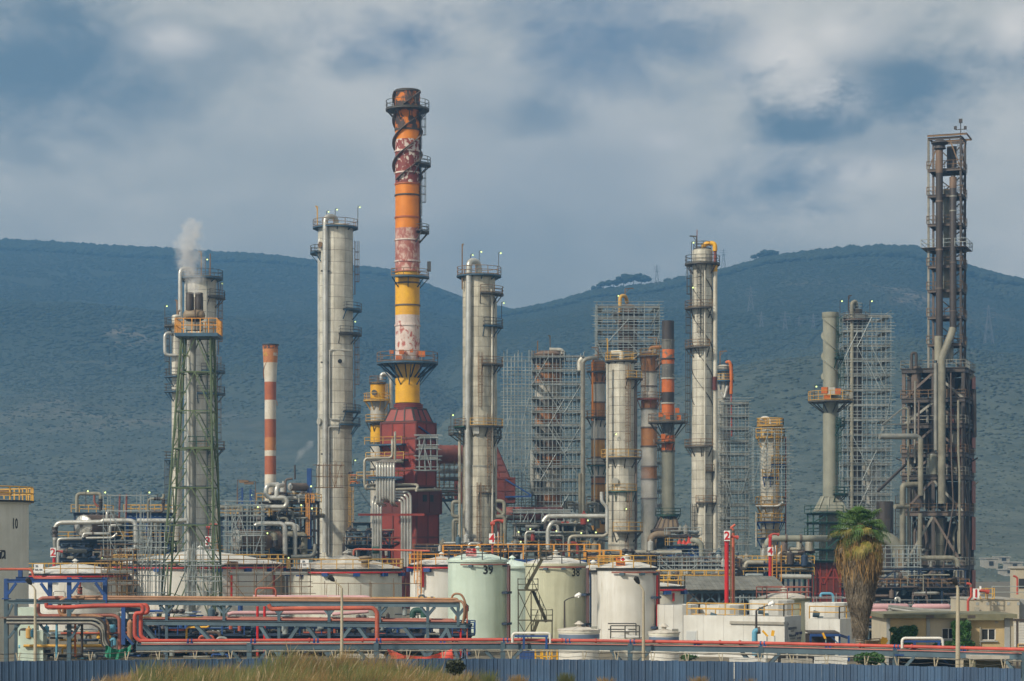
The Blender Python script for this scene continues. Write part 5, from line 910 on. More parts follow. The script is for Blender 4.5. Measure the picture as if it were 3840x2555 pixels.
for y in (470, 560, 880, 1180): emit(MB().path([S2(370, y, 332.8), S2(370, y + 8, 332.8)], 23.6 / 1.651 * m2, 16), 'collar', X['pipegrey' if y < 600 else 'rustmid'], t)
t = thing('sooty_pipe', 'short twin dark flue just under the top of the dark tower', 'pipe', S2(362, 330, 334)); emit(MB().path([S2(374, 330, 334.5), S2(374, 165, 334.5)], 19 / 1.651 * m2, 14), 'riser', X['soot'], t); emit(MB().path([S2(344, 330, 335.5), S2(344, 166, 335.5)], 13 / 1.651 * m2, 14), 'riser', X['rustdark'], t)
emit(MB().path([S2(328, 1100, 335), S2(328, 430, 335)], .5, 12), 'sooty_pipe', X['lagging'], None, 'thin pale lagged riser between the two sooty ones', 'pipe'); emit(MB().path([S2(345, 1500, 335), S2(345, 1380, 335)], .7, 12), 'sooty_pipe', X['pipegrey'], None, 'stubby grey vent at the foot of the dark tower', 'pipe')
# large lagged pipes on the face of the reactor frame
def up(label, pts, r, mat='lagging', seam=2.2, **k): return pipe_thing(label, [(*cU(x, y), d) for x, y, d in pts], r, mat, seam=seam, **k)
up('longest lagged downpipe on the reactor front', [(316, -10, 328.5), (316, 890, 328.5)], .57); up('second lagged pipe left of the longest downpipe, half behind it', [(280, 20, 329.5), (280, 560, 329.5)], .33, 'pipegrey'); up('short thick lagged downpipe under the protruding duct end', [(185, 490, 327.8), (185, 840, 327.8)], .41)
up('grey duct sticking out left of the reactor frame', [(-70, 474, 325.5), (60, 474, 326.5), (165, 474, 328), (185, 500, 328)], .44, 'pipegrey'); up('pale bent pipe at the left edge of the reactor', [(170, 770, 329), (75, 775, 328), (73, 810, 328), (73, 1250, 328)], .41, 'lagging'); up('blind lagged stub at the reactor gallery', [(25, 908, 327), (110, 908, 328.5)], .36, 'lagging')
up('big low lagged elbow pipe in front of the reactor foot', [(180, 1226, 326), (416, 1226, 326), (416, 1448, 326), (270, 1456, 326.3)], .38, 'lagging'); up('squat white drop pipe at the reactor foot', [(180, 1412, 325), (265, 1412, 325), (267, 1510, 325)], .24, 'lagging'); up('lower lagged pipe left, below the reactor gallery', [(183, 950, 328), (178, 1215, 328)], .34, 'lagging')
up('thin lagged pipe right on the reactor front', [(418, 250, 328.8), (418, 560, 328.8), (426, 700, 328.8), (426, 1200, 328.8)], .18, 'lagging'); up('thin pipe at the left post of the reactor', [(75, 300, 328.6), (108, 300, 328.6), (110, 860, 328.6), (110, 1300, 328.6)], .18, 'lagging'); up('pale narrow pipe beside the left post top', [(152, 130, 329), (150, 640, 329)], .17, 'palesteel'); up('slim rusty pipe with loop in the upper reactor bay', [(175, 255, 329), (172, 460, 329)], .15, 'rustmid'); up('long rusty drain pipe down the reactor front', [(372, 80, 328.9), (376, 620, 328.9), (388, 900, 328.9), (340, 1180, 328.9), (310, 1400, 328.9)], .11, 'rustmid', 0)
up('goose neck pipe at the top left of the reactor frame', [(130, 60, 331), (130, -42, 331), (158, -42, 331), (158, 40, 331)], .23, 'rustdark', 0); up('dark thick pipe down the right side of the reactor', [(516, 180, 333), (519, 480, 333)], .33, 'rustdark', 0)
def vessel(label, x, y0, y1, rp, D, mat, hd='pipegrey', rowpx=50):
    a, yy0 = cU(x, y0); _, yy1 = cU(x, y1); T = Tow('reactor_vessel', label, 'vessel', a, D); clad(T, [(yy0, yy1, rp)], rowpx, 7, mat); dome(T, yy0, rp, hd, .45); return T
vessel('tall lagged reactor vessel in the lower centre of the frame', 300, 985, 1560, 20, 333, 'lagging'); vessel('large brown vessel in the upper right of the reactor', 398, 300, 700, 25, 334, 'redpanel', 'rustdark'); vessel('banded pale vessel under the brown one', 392, 450, 540, 20, 332, 'palesteel'); vessel('tan vessel at the top left of the reactor frame', 158, 50, 235, 19, 333, 'rustmid', 'rustmid'); vessel('pale green jacketed box vessel in the middle bay', 262, 590, 710, 25, 332, 'stkgrey'); vessel('dark slim vessel in the lowest bay of the reactor', 220, 1180, 1400, 18, 334, 'rustdark')
t = thing('jib_boom', 'lattice boom with hook on the left side of the reactor', 'boom', U2(90, 398, 329)); em(MB().bar(U2(95, 398, 329), U2(-55, 400, 327), .2).bar(U2(95, 285, 329), U2(-48, 398, 327), .2).box(U2(-50, 425, 327), (.25, .25, .7)), 'boom_arm', X['pipegrey'], t)
em(MB().bar(U2(90, 650, 329), U2(-80, 815, 325), .32), 'stay_strut', X['rustdark'], None, 'dark slanting strut from the reactor down to the right scaffold', 'strut')
T = Tow('hopper', 'tan conical hopper hood behind scaffold tubes left of the reactor', 'hopper', 3372, 330); T_ = T
em(MB().lathe((T.c.x, T.c.y, 0), [(58 * T.m, 0), (58 * T.m, T.z(2195)), (20 * T.m, T.z(2148)), (20 * T.m, T.z(2060)), (.01, T.z(2060))], 4, 45, 405), 'hood_shell', X['hood'], T.t); em(MB().box((T.c.x - 1.2, T.D - 3.2, T.z(2205)), (7.4, .1, 2.4)), 'wind_screen', X['tarpbrown'], T.t)
t = thing('flue_duct', 'beige mitred duct between the palm and the reactor', 'duct', W(3330, 2030, 336)); emit(MB().pipe([W(3250, 2016, 336), W(3330, 2018, 336), W(3372, 2056, 336), W(3372, 2090, 336)], 1.05, 14, 1.2), 'duct_shell', X['stkgrey'], t)
# ---------------------------------------------------------------- flare tower (green lattice)
D = 256; m = D / F
cx = W(745, HY, D).x; t = thing('flare_tower', 'green four legged lattice tower with yellow railed top in front of the left pale column', 'lattice tower', V3((cx - 1.0, D, 0)))
zf = lambda y: H + (HY - y) * m
zt = zf(1268); hw = lambda z: (104 - (104 - 54) * z / zt) * m; cxz = lambda z: W(716 + 26 * z / zt, HY, D).x
lv = [0] + [zf(y) for y in (2110, 1970, 1830, 1685, 1545, 1400, 1268)]
cor = lambda z, i: V3((cxz(z) + (-1, 1, 1, -1)[i] * hw(z), D + (-1, -1, 1, 1)[i] * hw(z), z))
for i in range(4): emit(MB().path([cor(0, i), cor(zt, i)], .13, 6), 'leg', X['green'], t)
for k in range(7):
    a, b = lv[k], lv[k + 1]
    for i in range(4):
        j = (i + 1) % 4; p0, p1, q0, q1 = cor(a, i), cor(a, j), cor(b, i), cor(b, j); mid = (q0 + q1) / 2
        em(MB().bar(q0, q1, .14), 'strut', X['green'], t); [em(MB().bar(e, mid, .13), 'diagonal', X['green'], t) for e in (p0, p1)]; [em(MB().bar((e * .5 + mid * .5), (e * .45 + f * .55), .09), 'lacing', X['green'], t) for e, f in ((p0, q0), (p1, q1))]
    if k in (1, 2, 3, 5): em(MB().box((cxz(b), D - .1, b + .1), (hw(b) * 1.2, hw(b) * 1.2, .14)), 'landing', X['navy' if k in (1, 2) else 'green'], t)
d = em(MB().box((cx, D, zt + .2), (5.0, 4.4, .4)), 'top_platform', X['lightblue' if 0 else 'deckblue'], t); r = MB(); U = V3((cx, D, zt + .4))
rail_path(r, [U + V3(q) for q in ((-2.45, -2.1, 0), (2.45, -2.1, 0), (2.45, 2.1, 0), (-2.45, 2.1, 0), (-2.45, -2.1, 0))], [U + V3((-2.45 + i * .98, s, 0)) for i in range(6) for s in (-2.1, 2.1)] + [U + V3((s, -1.0 + i, 0)) for i in range(3) for s in (-2.45, 2.45)], 1.7, .05); em(r, 'railing', X['railor'], d)
U2_ = zf(1810); dd = em(MB().box((cxz(U2_) + 1.0, D - .3, zf(1685) + .12), (3.2, 3.2, .15)), 'landing', X['green'], t); r = MB(); U = V3((cxz(U2_) + 1.0, D - .3, zf(1685) + .2)); rail_path(r, [U + V3(q) for q in ((-1.5, -1.5, 0), (1.5, -1.5, 0), (1.5, 1.5, 0))], [U + V3((-1.5 + i, -1.5, 0)) for i in range(4)], 1.2, .05); em(r, 'railing', X['dkgreen'], dd)
lm = MB()
for s in (0, .5): lm.bar((cx + 1.3 + s - .3, D + .6, 0), (cx + 1.3 + s - .3, D + .6, zt), .08)
for i in range(int(zt / .5)): lm.bar((cx + 1.0, D + .6, .5 * i), (cx + 1.5, D + .6, .5 * i), .05)
em(lm, 'ladder', X['dkgreen'], t)
t = thing('flare_riser', 'grey green riser pipe inside the lattice flare tower', 'pipe', W(722, ground_y(D), D)); emit(MB().path([W(724, ground_y(D), D), W(724, 1262, D)], .33, 12), 'riser', X['pipegrey'], t); emit(MB().path([W(708, ground_y(D), D + .6), W(708, 1340, D + .6)], .26, 12), 'white_riser', X['jacket'], t)
t = thing('flare_burner', 'twin dark steaming stacks on rounded drums atop the green lattice tower', 'flare stack', W(728, 1262, D))
for x, dx in ((712, -.0), (745, .3)):
    p = W(x, HY, D); p.y += dx; emit(MB().lathe((p.x, p.y, 0), [(.50, zf(1165)), (.50, zf(1115)), (.46, zf(1112)), (.46, zf(1098)), (.42, zf(1099)), (.42, zf(1112))], 18), 'stack', X['soot'], t)
    emit(MB().path([V3((p.x - .35, p.y, zf(1182))), V3((p.x - .28, p.y, zf(1182)))], .5, 14), 'drum_end', X['hood'], t)
p = W(728, 1183, D); emit(MB().path([p - V3((1.32, 0, 0)), p - V3((1.15, 0, 0)), p - V3((.9, 0, 0)), p + V3((.9, 0, 0)), p + V3((1.15, 0, 0)), p + V3((1.3, 0, 0))], [.1, .48, .66, .66, .48, .1], 18), 'drum', X['hood'], t); emit(MB().lathe((p.x, p.y, p.z), [(1.05, -.25), (1.0, -.5), (.7, -.75), (.5, -.8)], 18), 'drum_belly', X['soot'], t); em(MB().box(p + V3((0, 0, -1.3)), (1.9, 1.2, 1.0)), 'base_box', X['palesteel'], t); emit(MB().path([p + V3((.25, -.9, -2)), p + V3((.25, -.9, 2.0))], .08, 6), 'pilot_pipe', X['rustmid'], t)

# ---------------------------------------------------------------- storage tanks
T = tank('tall white tank cut by the left edge, numbered ten', -456, 101, 1886, 205, 'cream', 6, 12, 20, rail=None, lip='cream')
em(MB().lathe((T.c.x, T.c.y, T.z1), [(T.r - .5, .02), (T.r + .5, .02), (T.r + .5, .2), (T.r - .5, .2)], 60), 'roof_walkway', X['black'], T.t); r = MB(); n = 60; rail_path(r, [T.at(6 * i, T.r + .4, T.z1 + .2) for i in range(61)], [T.at(360 / 34 * i, T.r + .4, T.z1 + .2) for i in range(34)], 1.25, .06); em(r, 'roof_railing', X['railyel'], T.t); em(MB().box(T.at(-28, T.r - 1, T.z1 + .9), (1.6, 1, .5)), 'gauge', X['railrust'], T.t)
round_text(T, '10', ax(T, 80, T.rp), 1967, 1.35, T.rp, 'black', .03, sx=.72); round_text(T, 'םידג', ax(T, 30, T.rp), 2079, 1.25, T.rp, 'black', .04, name='hebrew_lettering')
T = tank('low wide white tank at the left with a shallow cone roof', 96, 468, 2153, 262, 'white', 3, 14, 55, 'roofwht', 24, 'railyel'); spray_ring(T, 8, 'purered', 12)
sign(T.t, W(145, 2131, 255.6), 1.05, .95, 'signwht', [('ZL', -.2, .22, .3, 'print', .01), ('SOL 130', 0, -.2, .24, 'print', .01)])
T = tank('widest cream tank behind the green lattice flare tower', 435, 1068, 2119, 271, 'white', 3, 18, 62, 'roofwht', 32, 'railyel'); spray_ring(T, 9, 'purered', 18); round_text(T, '4', ax(T, 548, T.rp), 2216, 1.2, T.rp, 'black', .03); riser(T, ax(T, 1036, T.rp), 2128, 2240, 'purered'); riser(T, ax(T, 901, T.rp), 2140, 2240, 'purered')
T2 = T
for a in (-100, -60, -128): em(MB().box(T.at(a, T.r - .3, T.z1 + .25), (1.2, .9, .5), R(a)), 'foam_hatch', X['railrust'], T.t)
T = tank('wide cream tank with a stained patchy cone roof, middle of the low tanks', 1083, 1507, 2136, 268, 'cream', 3, 14, 57, 'roofstain', 26, 'railyel'); spray_ring(T, 10, 'purered', 12); emit(MB().lathe((W(1370, HY, 262.5).x, 262.5, T.z1 + .6), [(.5, -.3), (.5, .4), (.85, .45), (.85, .6), (.6, .7), (.85, .85), (.85, 1.0), (.1, 1.1)], 14), 'breather_vent', X['hood'], T.t)
sign(T.t, W(1142, 2113, 261.2), 1.0, .95, 'signwht', [('ZR', -.1, .2, .3, 'print', .01), ('SOL', 0, -.2, .24, 'printgrey', .01)])
T = tank('white tank with an orange caged ladder, left of tank thirty nine', 1538, 1774, 2121, 245, 'white', 4, 9, 44, 'roofwht', 18, 'railor'); spray_ring(T, 8, 'purered', 8); riser(T, ax(T, 1596, T.rp), 2128, 2200, 'purered'); ladder(T, ax(T, 1585, T.rp), T.rp, 2066, 2260, 'railor')
T = tank('pale mint tank numbered 39 in bold black figures', 1680, 1901, 2104, 215, 'mint', 5, 9, 47, 'roofmint', 18, 'raildk', lip='mint', lipw=.16); round_text(T, '39', ax(T, 1832, T.rp), 2138, 1.15, T.rp, 'black', .035, sx=.95); spray_ring(T, 13, 'rosepipe', 3, 240, 350, .07, 'trestle', bs=.5); riser(T, -18, 2120, 2420, 'pinkpipe', .11, .25, (2222, 2338)); riser(T, -8, 2120, 2420, 'rosepipe', .09, .3)
b = sign(T.t, W(1767, 2071, 212.4), 1.05, .85, 'signpink', [('3082', -.22, .22, .2, 'signred', .006), ('SOL 150 ULN', 0, -.05, .17, 'signred', .006), ('----- -----', 0, -.3, .14, 'signred', .004)])
em(MB().add([W(1778, 2063, 212.35) + V3(q) for q in ((0, -.02, -.2), (.2, -.02, 0), (0, -.02, .2), (-.2, -.02, 0))], [(0, 1, 2, 3)]), 'hazard_diamond', X['signred'], b)
T39 = T
tank('greenish tank squeezed behind tanks 39 and 38', 1832, 2010, 2128, 236, 'mint', 5, 8, 34, 'roofmint', 16, None, lip='mint')
T = tank('yellowed cream tank numbered 38, behind the zigzag stairs', 1970, 2198, 2118, 212, 'oldcream', 4, 9, 46, 'roofwht', 18, 'raildk', lip='oldcream', lipw=.16); round_text(T, '38', ax(T, 2157, T.rp), 2147, 1.1, T.rp, 'black', .02, sx=.95); spray_ring(T, 9, 'rosepipe', 3, 235, 330, .07, 'trestle', bs=.5); riser(T, -20, 2130, 2410, 'pinkpipe', .1, .25, (2229, 2340)); riser(T, -14, 2130, 2410, 'rosepipe', .09, .26)
tank('grey white tank in the gap right of tank 38', 2150, 2300, 2142, 234, 'white', 4, 8, 30, 'roofwht', 16, 'railyel'); pipe_thing('thin black pipe with hoops on the tank side in the gap', [(2198, 2148, 222), (2212, 2148, 222), (2214, 2165, 222), (2214, 2360, 222)], .12, 'navy')
T = tank('brightest white front tank with orange xylene sign on its roof', 2240, 2460, 2134, 208, 'white', 4, 9, 46, 'roofwht', 18, 'railyel', lip='black', lipw=.14); spray_ring(T, 12, 'rosepipe', 3, 240, 352, .08, 'trestle', bs=.6); riser(T, -22, 2145, 2365, 'purered', .1, .25, (2240, 2352)); riser(T, -12, 2145, 2365, 'rosepipe', .1, .3)
b = sign(T.t, W(2327, 2106, 205.6), .88, .80, 'signor', [('3Y', -.2, .25, .2, 'print', .005), ('1307', -.18, .02, .19, 'print', .005), ('XYLENE', 0, -.25, .2, 'print', .008)])
p = W(2336, 2098, 205.5); em(MB().box(p + V3((.0, 0, .0)), (.44, .05, .44)), 'hazard_board', X['signwht'], b); em(MB().add([p + V3(q) for q in ((0, -.04, -.2), (.2, -.04, 0), (0, -.04, .2), (-.2, -.04, 0))], [(0, 1, 2, 3)]), 'hazard_diamond', X['signred'], b)
T = tank('low cream tank behind the right flank of the white front tank', 2330, 2562, 2202, 238, 'cream', 3, 9, 22, 'roofwht', 18, 'railyel'); spray_ring(T, 10, 'purered', 8); riser(T, ax(T, 2512, T.rp), 2222, 2252, 'purered')
T = tank('tank with a faded pinkish cone roof and pink railing behind the white blocks', 2843, 3036, 2247, 228, 'oldcream', 3, 9, 38, 'roofstain', 16, 'rosepipe', lip='mossy')
for lb, x0, x1, y, D in (('squat white tank with grey blue band below the zigzag stairs', 2095, 2248, 2368, 178), ('squat white tank with grey blue band at the foot of the right lamp post', 2434, 2546, 2378, 176)):
    T = tank(lb, x0, x1, y, D, 'white', 3, 6, 17, 'roofstain', 14, None, lip='cream', lipw=.05); emit(MB().lathe((T.c.x, T.c.y, T.z1 - .38), [(T.r + .012, -.16), (T.r + .012, .16)], 40), 'painted_band', X['bandblue'], T.t); em(MB().box(T.at(-25, T.r * .8, T.z1 + .3), (.5, .3, .25)), 'hatch', X['pipegrey'], T.t)
T = tank('small domed white tank under a pipe railing, before the white front tank', 2296, 2405, 2396, 181, 'cream', 2, 6, 14, 'roofwht', 12, None, lip='cream', lipw=.05); r = MB(); a, b = W(2290, 2395, 178), W(2398, 2395, 178); rail_path(r, [a, b], [a, a * .5 + b * .5, b], 1.05, .05); rail_path(r, [a + V3((0, 5, 0)), b + V3((0, 5, 0))], [b + V3((0, 5, 0))], 1.05, .05); em(r, 'railing', X['raildk'], T.t)
# zigzag stair in front of tank 38
D = 203; t = thing('zigzag_stair', 'olive steel zigzag stair tower before tanks 39 and 38', 'stairs', W(2000, ground_y(D), D)); q = lambda x, y, d=0: W(*cC(x, y), D + d)
def stair(p, e, w=1.0, mat='railrust'):
    p, e = V3(p), V3(e); mm = MB(); n = 16
    for s in (0, w): mm.bar(p + V3((0, s, 0)), e + V3((0, s, 0)), .09, .3)
    o = em(mm, 'stringer', X[mat], t); mm = MB()
    for i in range(n): c = p + (e - p) * (i + .5) / n; mm.box(c + V3((0, w / 2, .05)), (.32, w, .06))
    em(mm, 'tread', X[mat], o); mm = MB()
    for s in (0, w): mm.bar(p + V3((0, s, 1.0)), e + V3((0, s, 1.0)), .06); [mm.bar(p + (e - p) * f + V3((0, s, 0)), p + (e - p) * f + V3((0, s, 1.0)), .05) for f in (0, .25, .5, .75, 1)]
    em(mm, 'handrail', X[mat], o)
X['olive'] = paint('olive_steel', (.085, .075, .04), (.055, .05, .028), .15, ov=.05)
stair(q(345, 870), q(470, 645), 1, 'olive'); stair(q(400, 880, 1.2), q(505, 1120, 1.2), 1, 'olive'); stair(q(395, 1230), q(440, 1110), 1, 'olive')
for x0, x1, y, w in ((288, 440, 878, 2.4), (385, 550, 1112, 2.4), (455, 548, 642, 1.2)):
    a, b = q(x0, y, -.1), q(x1, y, -.1); dk = em(MB().box((a + b) / 2 + V3((0, w / 2, 0)), ((b - a).length, w, .12)), 'landing', X['olive'], t); r = MB(); rail_path(r, [a + V3((0, w, 0)), a, b, b + V3((0, w, 0))], [a, (a + b) / 2, b], 1.05, .045); em(r, 'railing', X['olive'], dk)
for x, y0 in ((290, 870), (388, 870), (547, 1110)):
    for dy in (0, 2.3): a = q(x, y0, dy); em(MB().bar((a.x, a.y, 0), a, .12), 'post', X['olive'], t)
em(MB().bar(q(290, 1105), q(388, 1105), .1).bar(q(290, 885), q(388, 1100), .08).bar(q(388, 885), q(290, 1100), .08).bar(q(290, 1115), q(388, 1280), .08).bar(q(388, 1115), q(290, 1280), .08), 'brace', X['olive'], t)

# walkway rails behind the tank roofs
def walkway(label, x0, x1, y, D, dep=2.5, rail='railor', skirt='blue', h=1.7, posts=1.6, legs=True):
    a, b = W(x0, y, D), W(x1, y, D); t = thing('walkway', label, 'walkway', V3(((a.x + b.x) / 2, D, a.z))); dk = em(MB().box(((a.x + b.x) / 2, D + dep / 2, a.z - .2), (b.x - a.x, dep, .4)), 'deck', X[skirt], t)
    n = int((b.x - a.x) / posts); r = MB()
    for dy in (.05, dep - .05): rail_path(r, [a + V3((0, dy, 0)), b + V3((0, dy, 0))], [a + (b - a) * (i / n) + V3((0, dy, 0)) for i in range(n + 1)], h, .07)
    em(r, 'railing', X[rail], dk)
    if legs:
        for i in range(0, n + 1, 4): p = a + (b - a) * (i / n); em(MB().bar((p.x, D + .3, 0), (p.x, D + .3, a.z - .4), .22), 'leg', X['navy'], t)
    return t
walkway('orange railed walkway behind the roofs of tanks 39 and 38', 1790, 2250, 2098, 250); walkway('orange railed walkway running on to the right of the xylene sign', 2200, 2330, 2120, 252); walkway('orange railed walkway left of tank 39 roof', 1660, 1800, 2088, 252, h=1.3)

# ---------------------------------------------------------------- process units
t = thing('process_unit', 'left process unit of dark blue frames and decks behind the left tanks', 'process unit', W(370, ground_y(322), 322)); frame(t, 222, 500, 322, 8, [2027, 2052, 2092], 6, 1, None, 'navy', .4, (0, 2), (0,), 'railyel', ((0, 0), (0, 1, -1), (1, 2), (0, 3), (0, 4, -1), (1, 5), (1, 1)), 'navy', bh=.5)
frame(t, 281, 388, 326, 5, [1925], 2, 1, 2027, 'navy', .3, (0,), (0,), 'railyel', deckmat='navy', bh=.35); frame(t, 478, 628, 324, 5, [1925, 1938], 4, 1, None, 'blue', .32, (0,), (0,), 'railyel', ((1, 0), (1, 3)), 'navy', bh=.35); frame(t, 478, 640, 324, 5, [2030, 2062], 4, 1, None, 'navy', .3, (0,), (0,), 'railyel', ((1, 1), (1, 3, -1)), bh=.35)
rd = random.Random(3)
def clutter(t, x0, x1, y0, y1, D, dep, n, mats=('pipegrey', 'lagging', 'soot', 'navy', 'rustmid'), rmin=.08, rmax=.3, seed=1):
    """small pipes, valves and pots of a process unit"""
    r_ = random.Random(seed); mm = D / F
    for i in range(n):
        x, y = r_.uniform(x0, x1), r_.uniform(y0, y1); d = D + r_.uniform(0, dep); r = r_.uniform(rmin, rmax) ; L = r_.uniform(15, 60); v = r_.choice((-1, 1)); k = r_.random()
        P = lambda a, b, e=0: W(min(max(a, x0), x1), min(max(b, y0), y1), d + e)
        if k < .4: emit(MB().pipe([P(x, y + L), P(x, y), P(x + v * L, y), P(x + v * L, y + L * .8)], r, 7), 'process_pipe', X[r_.choice(mats)], t)
        elif k < .65: emit(MB().pipe([P(x - L, y), P(x + L, y), P(x + L, y, 2)], r, 7), 'process_pipe', X[r_.choice(mats)], t)
        elif k < .85: p = P(x, y); emit(MB().lathe(p, [(.05, 0), (r * 2, .1), (r * 2, r * 6), (r * .6, r * 7), (r * .6, r * 8)], 10), 'pot', X[r_.choice(mats)], t)
        else: p = P(x, y); emit(MB().path([p - V3((r * 4, 0, 0)), p - V3((r * 2, 0, 0)), p, p + V3((r * 2, 0, 0)), p + V3((r * 4, 0, 0))], [r, r * 1.8, r, r * 1.8, r], 8), 'valve', X['soot'], t)
clutter(t, 235, 500, 2035, 2095, 321, 5, 46, seed=2); clutter(t, 330, 470, 1930, 2020, 323, 4, 26, ('jacket', 'pipegrey', 'lagging', 'soot'), seed=4); clutter(t, 480, 630, 1990, 2095, 322, 4, 30, seed=6)
em(MB().box(W(370, 2085, 325), (10, 4, 3.5)), 'equipment_box', X['soot'], t); em(MB().box(W(440, 1985, 326), (4, 3, 3)), 'equipment_box', X['soot'], t)
for x, y in ((322, 1840), (387, 1845), (553, 1845), (396, 1944), (520, 1948), (376, 2092)): p = W(x, y, 320); o = em(MB().bar(p, p - V3((0, 0, 2.5)), .1).bar(p, p + V3((.3, 0, .1)), .08), 'light_pole', X['raildk'], t); emit(MB().ball(p + V3((.3, 0, -.1)), .13, 6, 4), 'bulb', X['lamp'], o)
drum('big jacketed drum with a faceted fan head on the left process unit', W(*c1(655, 745), 319), W(*c1(655, 745), 319) + V3((3.2, 6.5, 0)), 1.62, 'rustvessel', 'jacket')
pp = lambda label, pts, r, mat='jacket', d=318, crop_=c1, **k: pipe_thing(label, [(*crop_(q[0], q[1]), d + (q[2] if len(q) > 2 else 0)) for q in pts], r, mat, **k)
pp('long silver header pipe bridging the left drum, with a black valve at its left end', [(130, 1000), (130, 690), (990, 675), (1010, 650), (1610, 650), (1612, 920)], .33, seam=2.6, valves=((0, .45),), bend=1.1); pp('silver pipe running right from the left header to the flare tower', [(1640, 655, 2), (2352, 655, 2), (2640, 640, 3), (2660, 560, 3)], .36, seam=2.6)
pp('silver pipe dropping to a horizontal nozzle at the left unit', [(125, 990), (125, 1205), (360, 1205), (690, 1215, 3)], .3, 'pipegrey', flanges=((1, .95),)); pp('silver elbow pipe in front of the left unit deck', [(185, 1450, -1), (185, 985, -1), (320, 985, -1), (620, 980, 0)], .2, seam=2); pp('silver drop pipe right end of the left header', [(1612, 900), (1612, 1195), (1320, 1195), (1240, 1195, 1)], .27, seam=2, flanges=((1, .97),))
pp('inverted U pipe on top of the left process unit', [(530, 495, 4), (530, 155, 4), (968, 155, 4), (968, 260, 4)], .26, 'lagging', bend=.6, seam=2); pp('black relief valve stack under the inverted U pipe', [(968, 230, 4), (968, 480, 4)], .24, 'soot', valves=((0, .35),)); pp('red brown J shaped vent beside the black relief valve', [(852, 165, 4), (852, 330, 4), (930, 400, 4)], .16, 'rosepipe')
pp('left of the two rust red vent pipes on the left unit', [(1320, 165, 2), (1310, 600, 2)], .14, 'ductred'); pp('right of the two rust red vent pipes on the left unit', [(1447, 165, 2), (1430, 600, 2)], .14, 'ductred'); pp('short silver goose neck pipe on the drum', [(1085, 620, 1), (1085, 480, 1), (1200, 480, 2), (1200, 610, 2)], .24); pp('silver S pipe low beside the drum', [(640, 960, -1), (660, 890, -1), (1130, 890, -.5)], .2, flanges=((1, .35),)); pp('silver branch pipe slanting on the left deck', [(700, 970, -1), (1190, 965, -1), (1270, 885, -1)], .17); pp('short silver elbow below the header', [(1140, 860), (1140, 740), (1250, 740)], .22)
pp('beige vent pipe with dark valve over the right deck of the left unit', [(1840, 610, 4), (1840, 250, 4), (2120, 250, 4), (2125, 160, 4)], .2, 'lagging', valves=((1, .6),)); pp('dark drop pipe at the right end of the left unit', [(2120, 250, 4), (2120, 490, 4), (1800, 480, 4)], .18, 'rustmid', valves=((0, .3),))
# middle unit
t = thing('process_unit', 'middle process unit of decks and yellow rails below the orange and white chimney', 'process unit', W(1000, ground_y(333), 333)); frame(t, 830, 1000, 333, 7, [1940, 1976, 2078], 4, 1, None, 'navy', .35, (0, 2), (0, 2), 'railyel', ((0, 1), (1, 2), (1, 3, -1)), 'navy', bh=.4); frame(t, 975, 1178, 336, 7, [1881, 1935, 1985, 2078], 4, 1, None, 'rustmid', .32, (0, 1, 3), (0, 1), 'railyel', ((0, 0), (1, 1), (2, 3, -1), (1, 3)), 'navy', bh=.35)
clutter(t, 870, 1010, 1930, 1985, 332, 5, 30, seed=8); clutter(t, 1000, 1175, 1890, 2070, 334, 5, 60, ('jacket', 'pipegrey', 'lagging', 'soot', 'blue'), seed=9); clutter(t, 1010, 1160, 1845, 1885, 335, 4, 26, ('jacket', 'clad', 'jacket', 'soot'), rmax=.3, seed=10); em(MB().box(W(1050, 2045, 339), (9, 3, 4)), 'equipment_box', X['soot'], t)
for x, y in ((937, 1855), (962, 1900), (1125, 1893), (998, 1998), (1165, 1905), (1077, 2090), (1162, 1822)): p = W(x, y, 331); o = em(MB().bar(p, p - V3((0, 0, 2)), .09), 'light_pole', X['raildk'], t); emit(MB().ball(p + V3((.2, 0, -.1)), .13, 6, 4), 'bulb', X['lamp'], o)
drum('large drum with a shiny fan of head plates in the middle process unit', W(*c2(450, 1180), 330), W(*c2(450, 1180), 330) + V3((5.5, 4.5, 0)), 1.6, 'rustvessel', 'jacket', 18); drum('small drum with bright round head high on the middle unit', W(*c2(1275, 355), 334), W(*c2(1275, 355), 334) + V3((2.6, 2.4, 0)), .62, 'rustmid', 'jacket', 10, saddles=False)
q2 = lambda label, pts, r, mat='jacket', d=331, **k: pp(label, pts, r, mat, d, c2, **k)
q2('tall grey pipe with bend left of the middle unit drum', [(150, 1420), (150, 670), (460, 665), (520, 670), (530, 760)], .31, 'lagging', seam=2, bend=.8); q2('dark relief pipe dropping onto the middle unit', [(535, 740), (535, 910)], .34, 'soot', valves=((0, .5),)); q2('fat horizontal beige pipe joining the second pale column', [(1000, 800, 20), (1240, 800, 30), (1800, 800, 46)], .42, 'lagging', seam=3)
q2('left of the two parallel silver drop pipes of the middle unit', [(730, 960), (780, 925), (1190, 925), (1192, 1420)], .36, seam=1.3, bend=.9); q2('right of the two parallel silver drop pipes of the middle unit', [(1190, 930, 1.2), (1345, 930, 1.2), (1347, 1420, 1.2)], .34, seam=1.3, bend=.9); q2('silver serpentine pipe high on the middle unit', [(1090, 320, 3), (905, 330, 2), (895, 480, 2), (950, 525, 2), (1195, 525, 2), (1230, 600, 2), (1190, 668, 2), (700, 662, 2)], .36, bend=1.1); q2('fat silver stub rising from the serpentine pipe', [(1060, 520, 2), (1062, 340, 2), (1160, 330, 4)], .36, bend=.9)
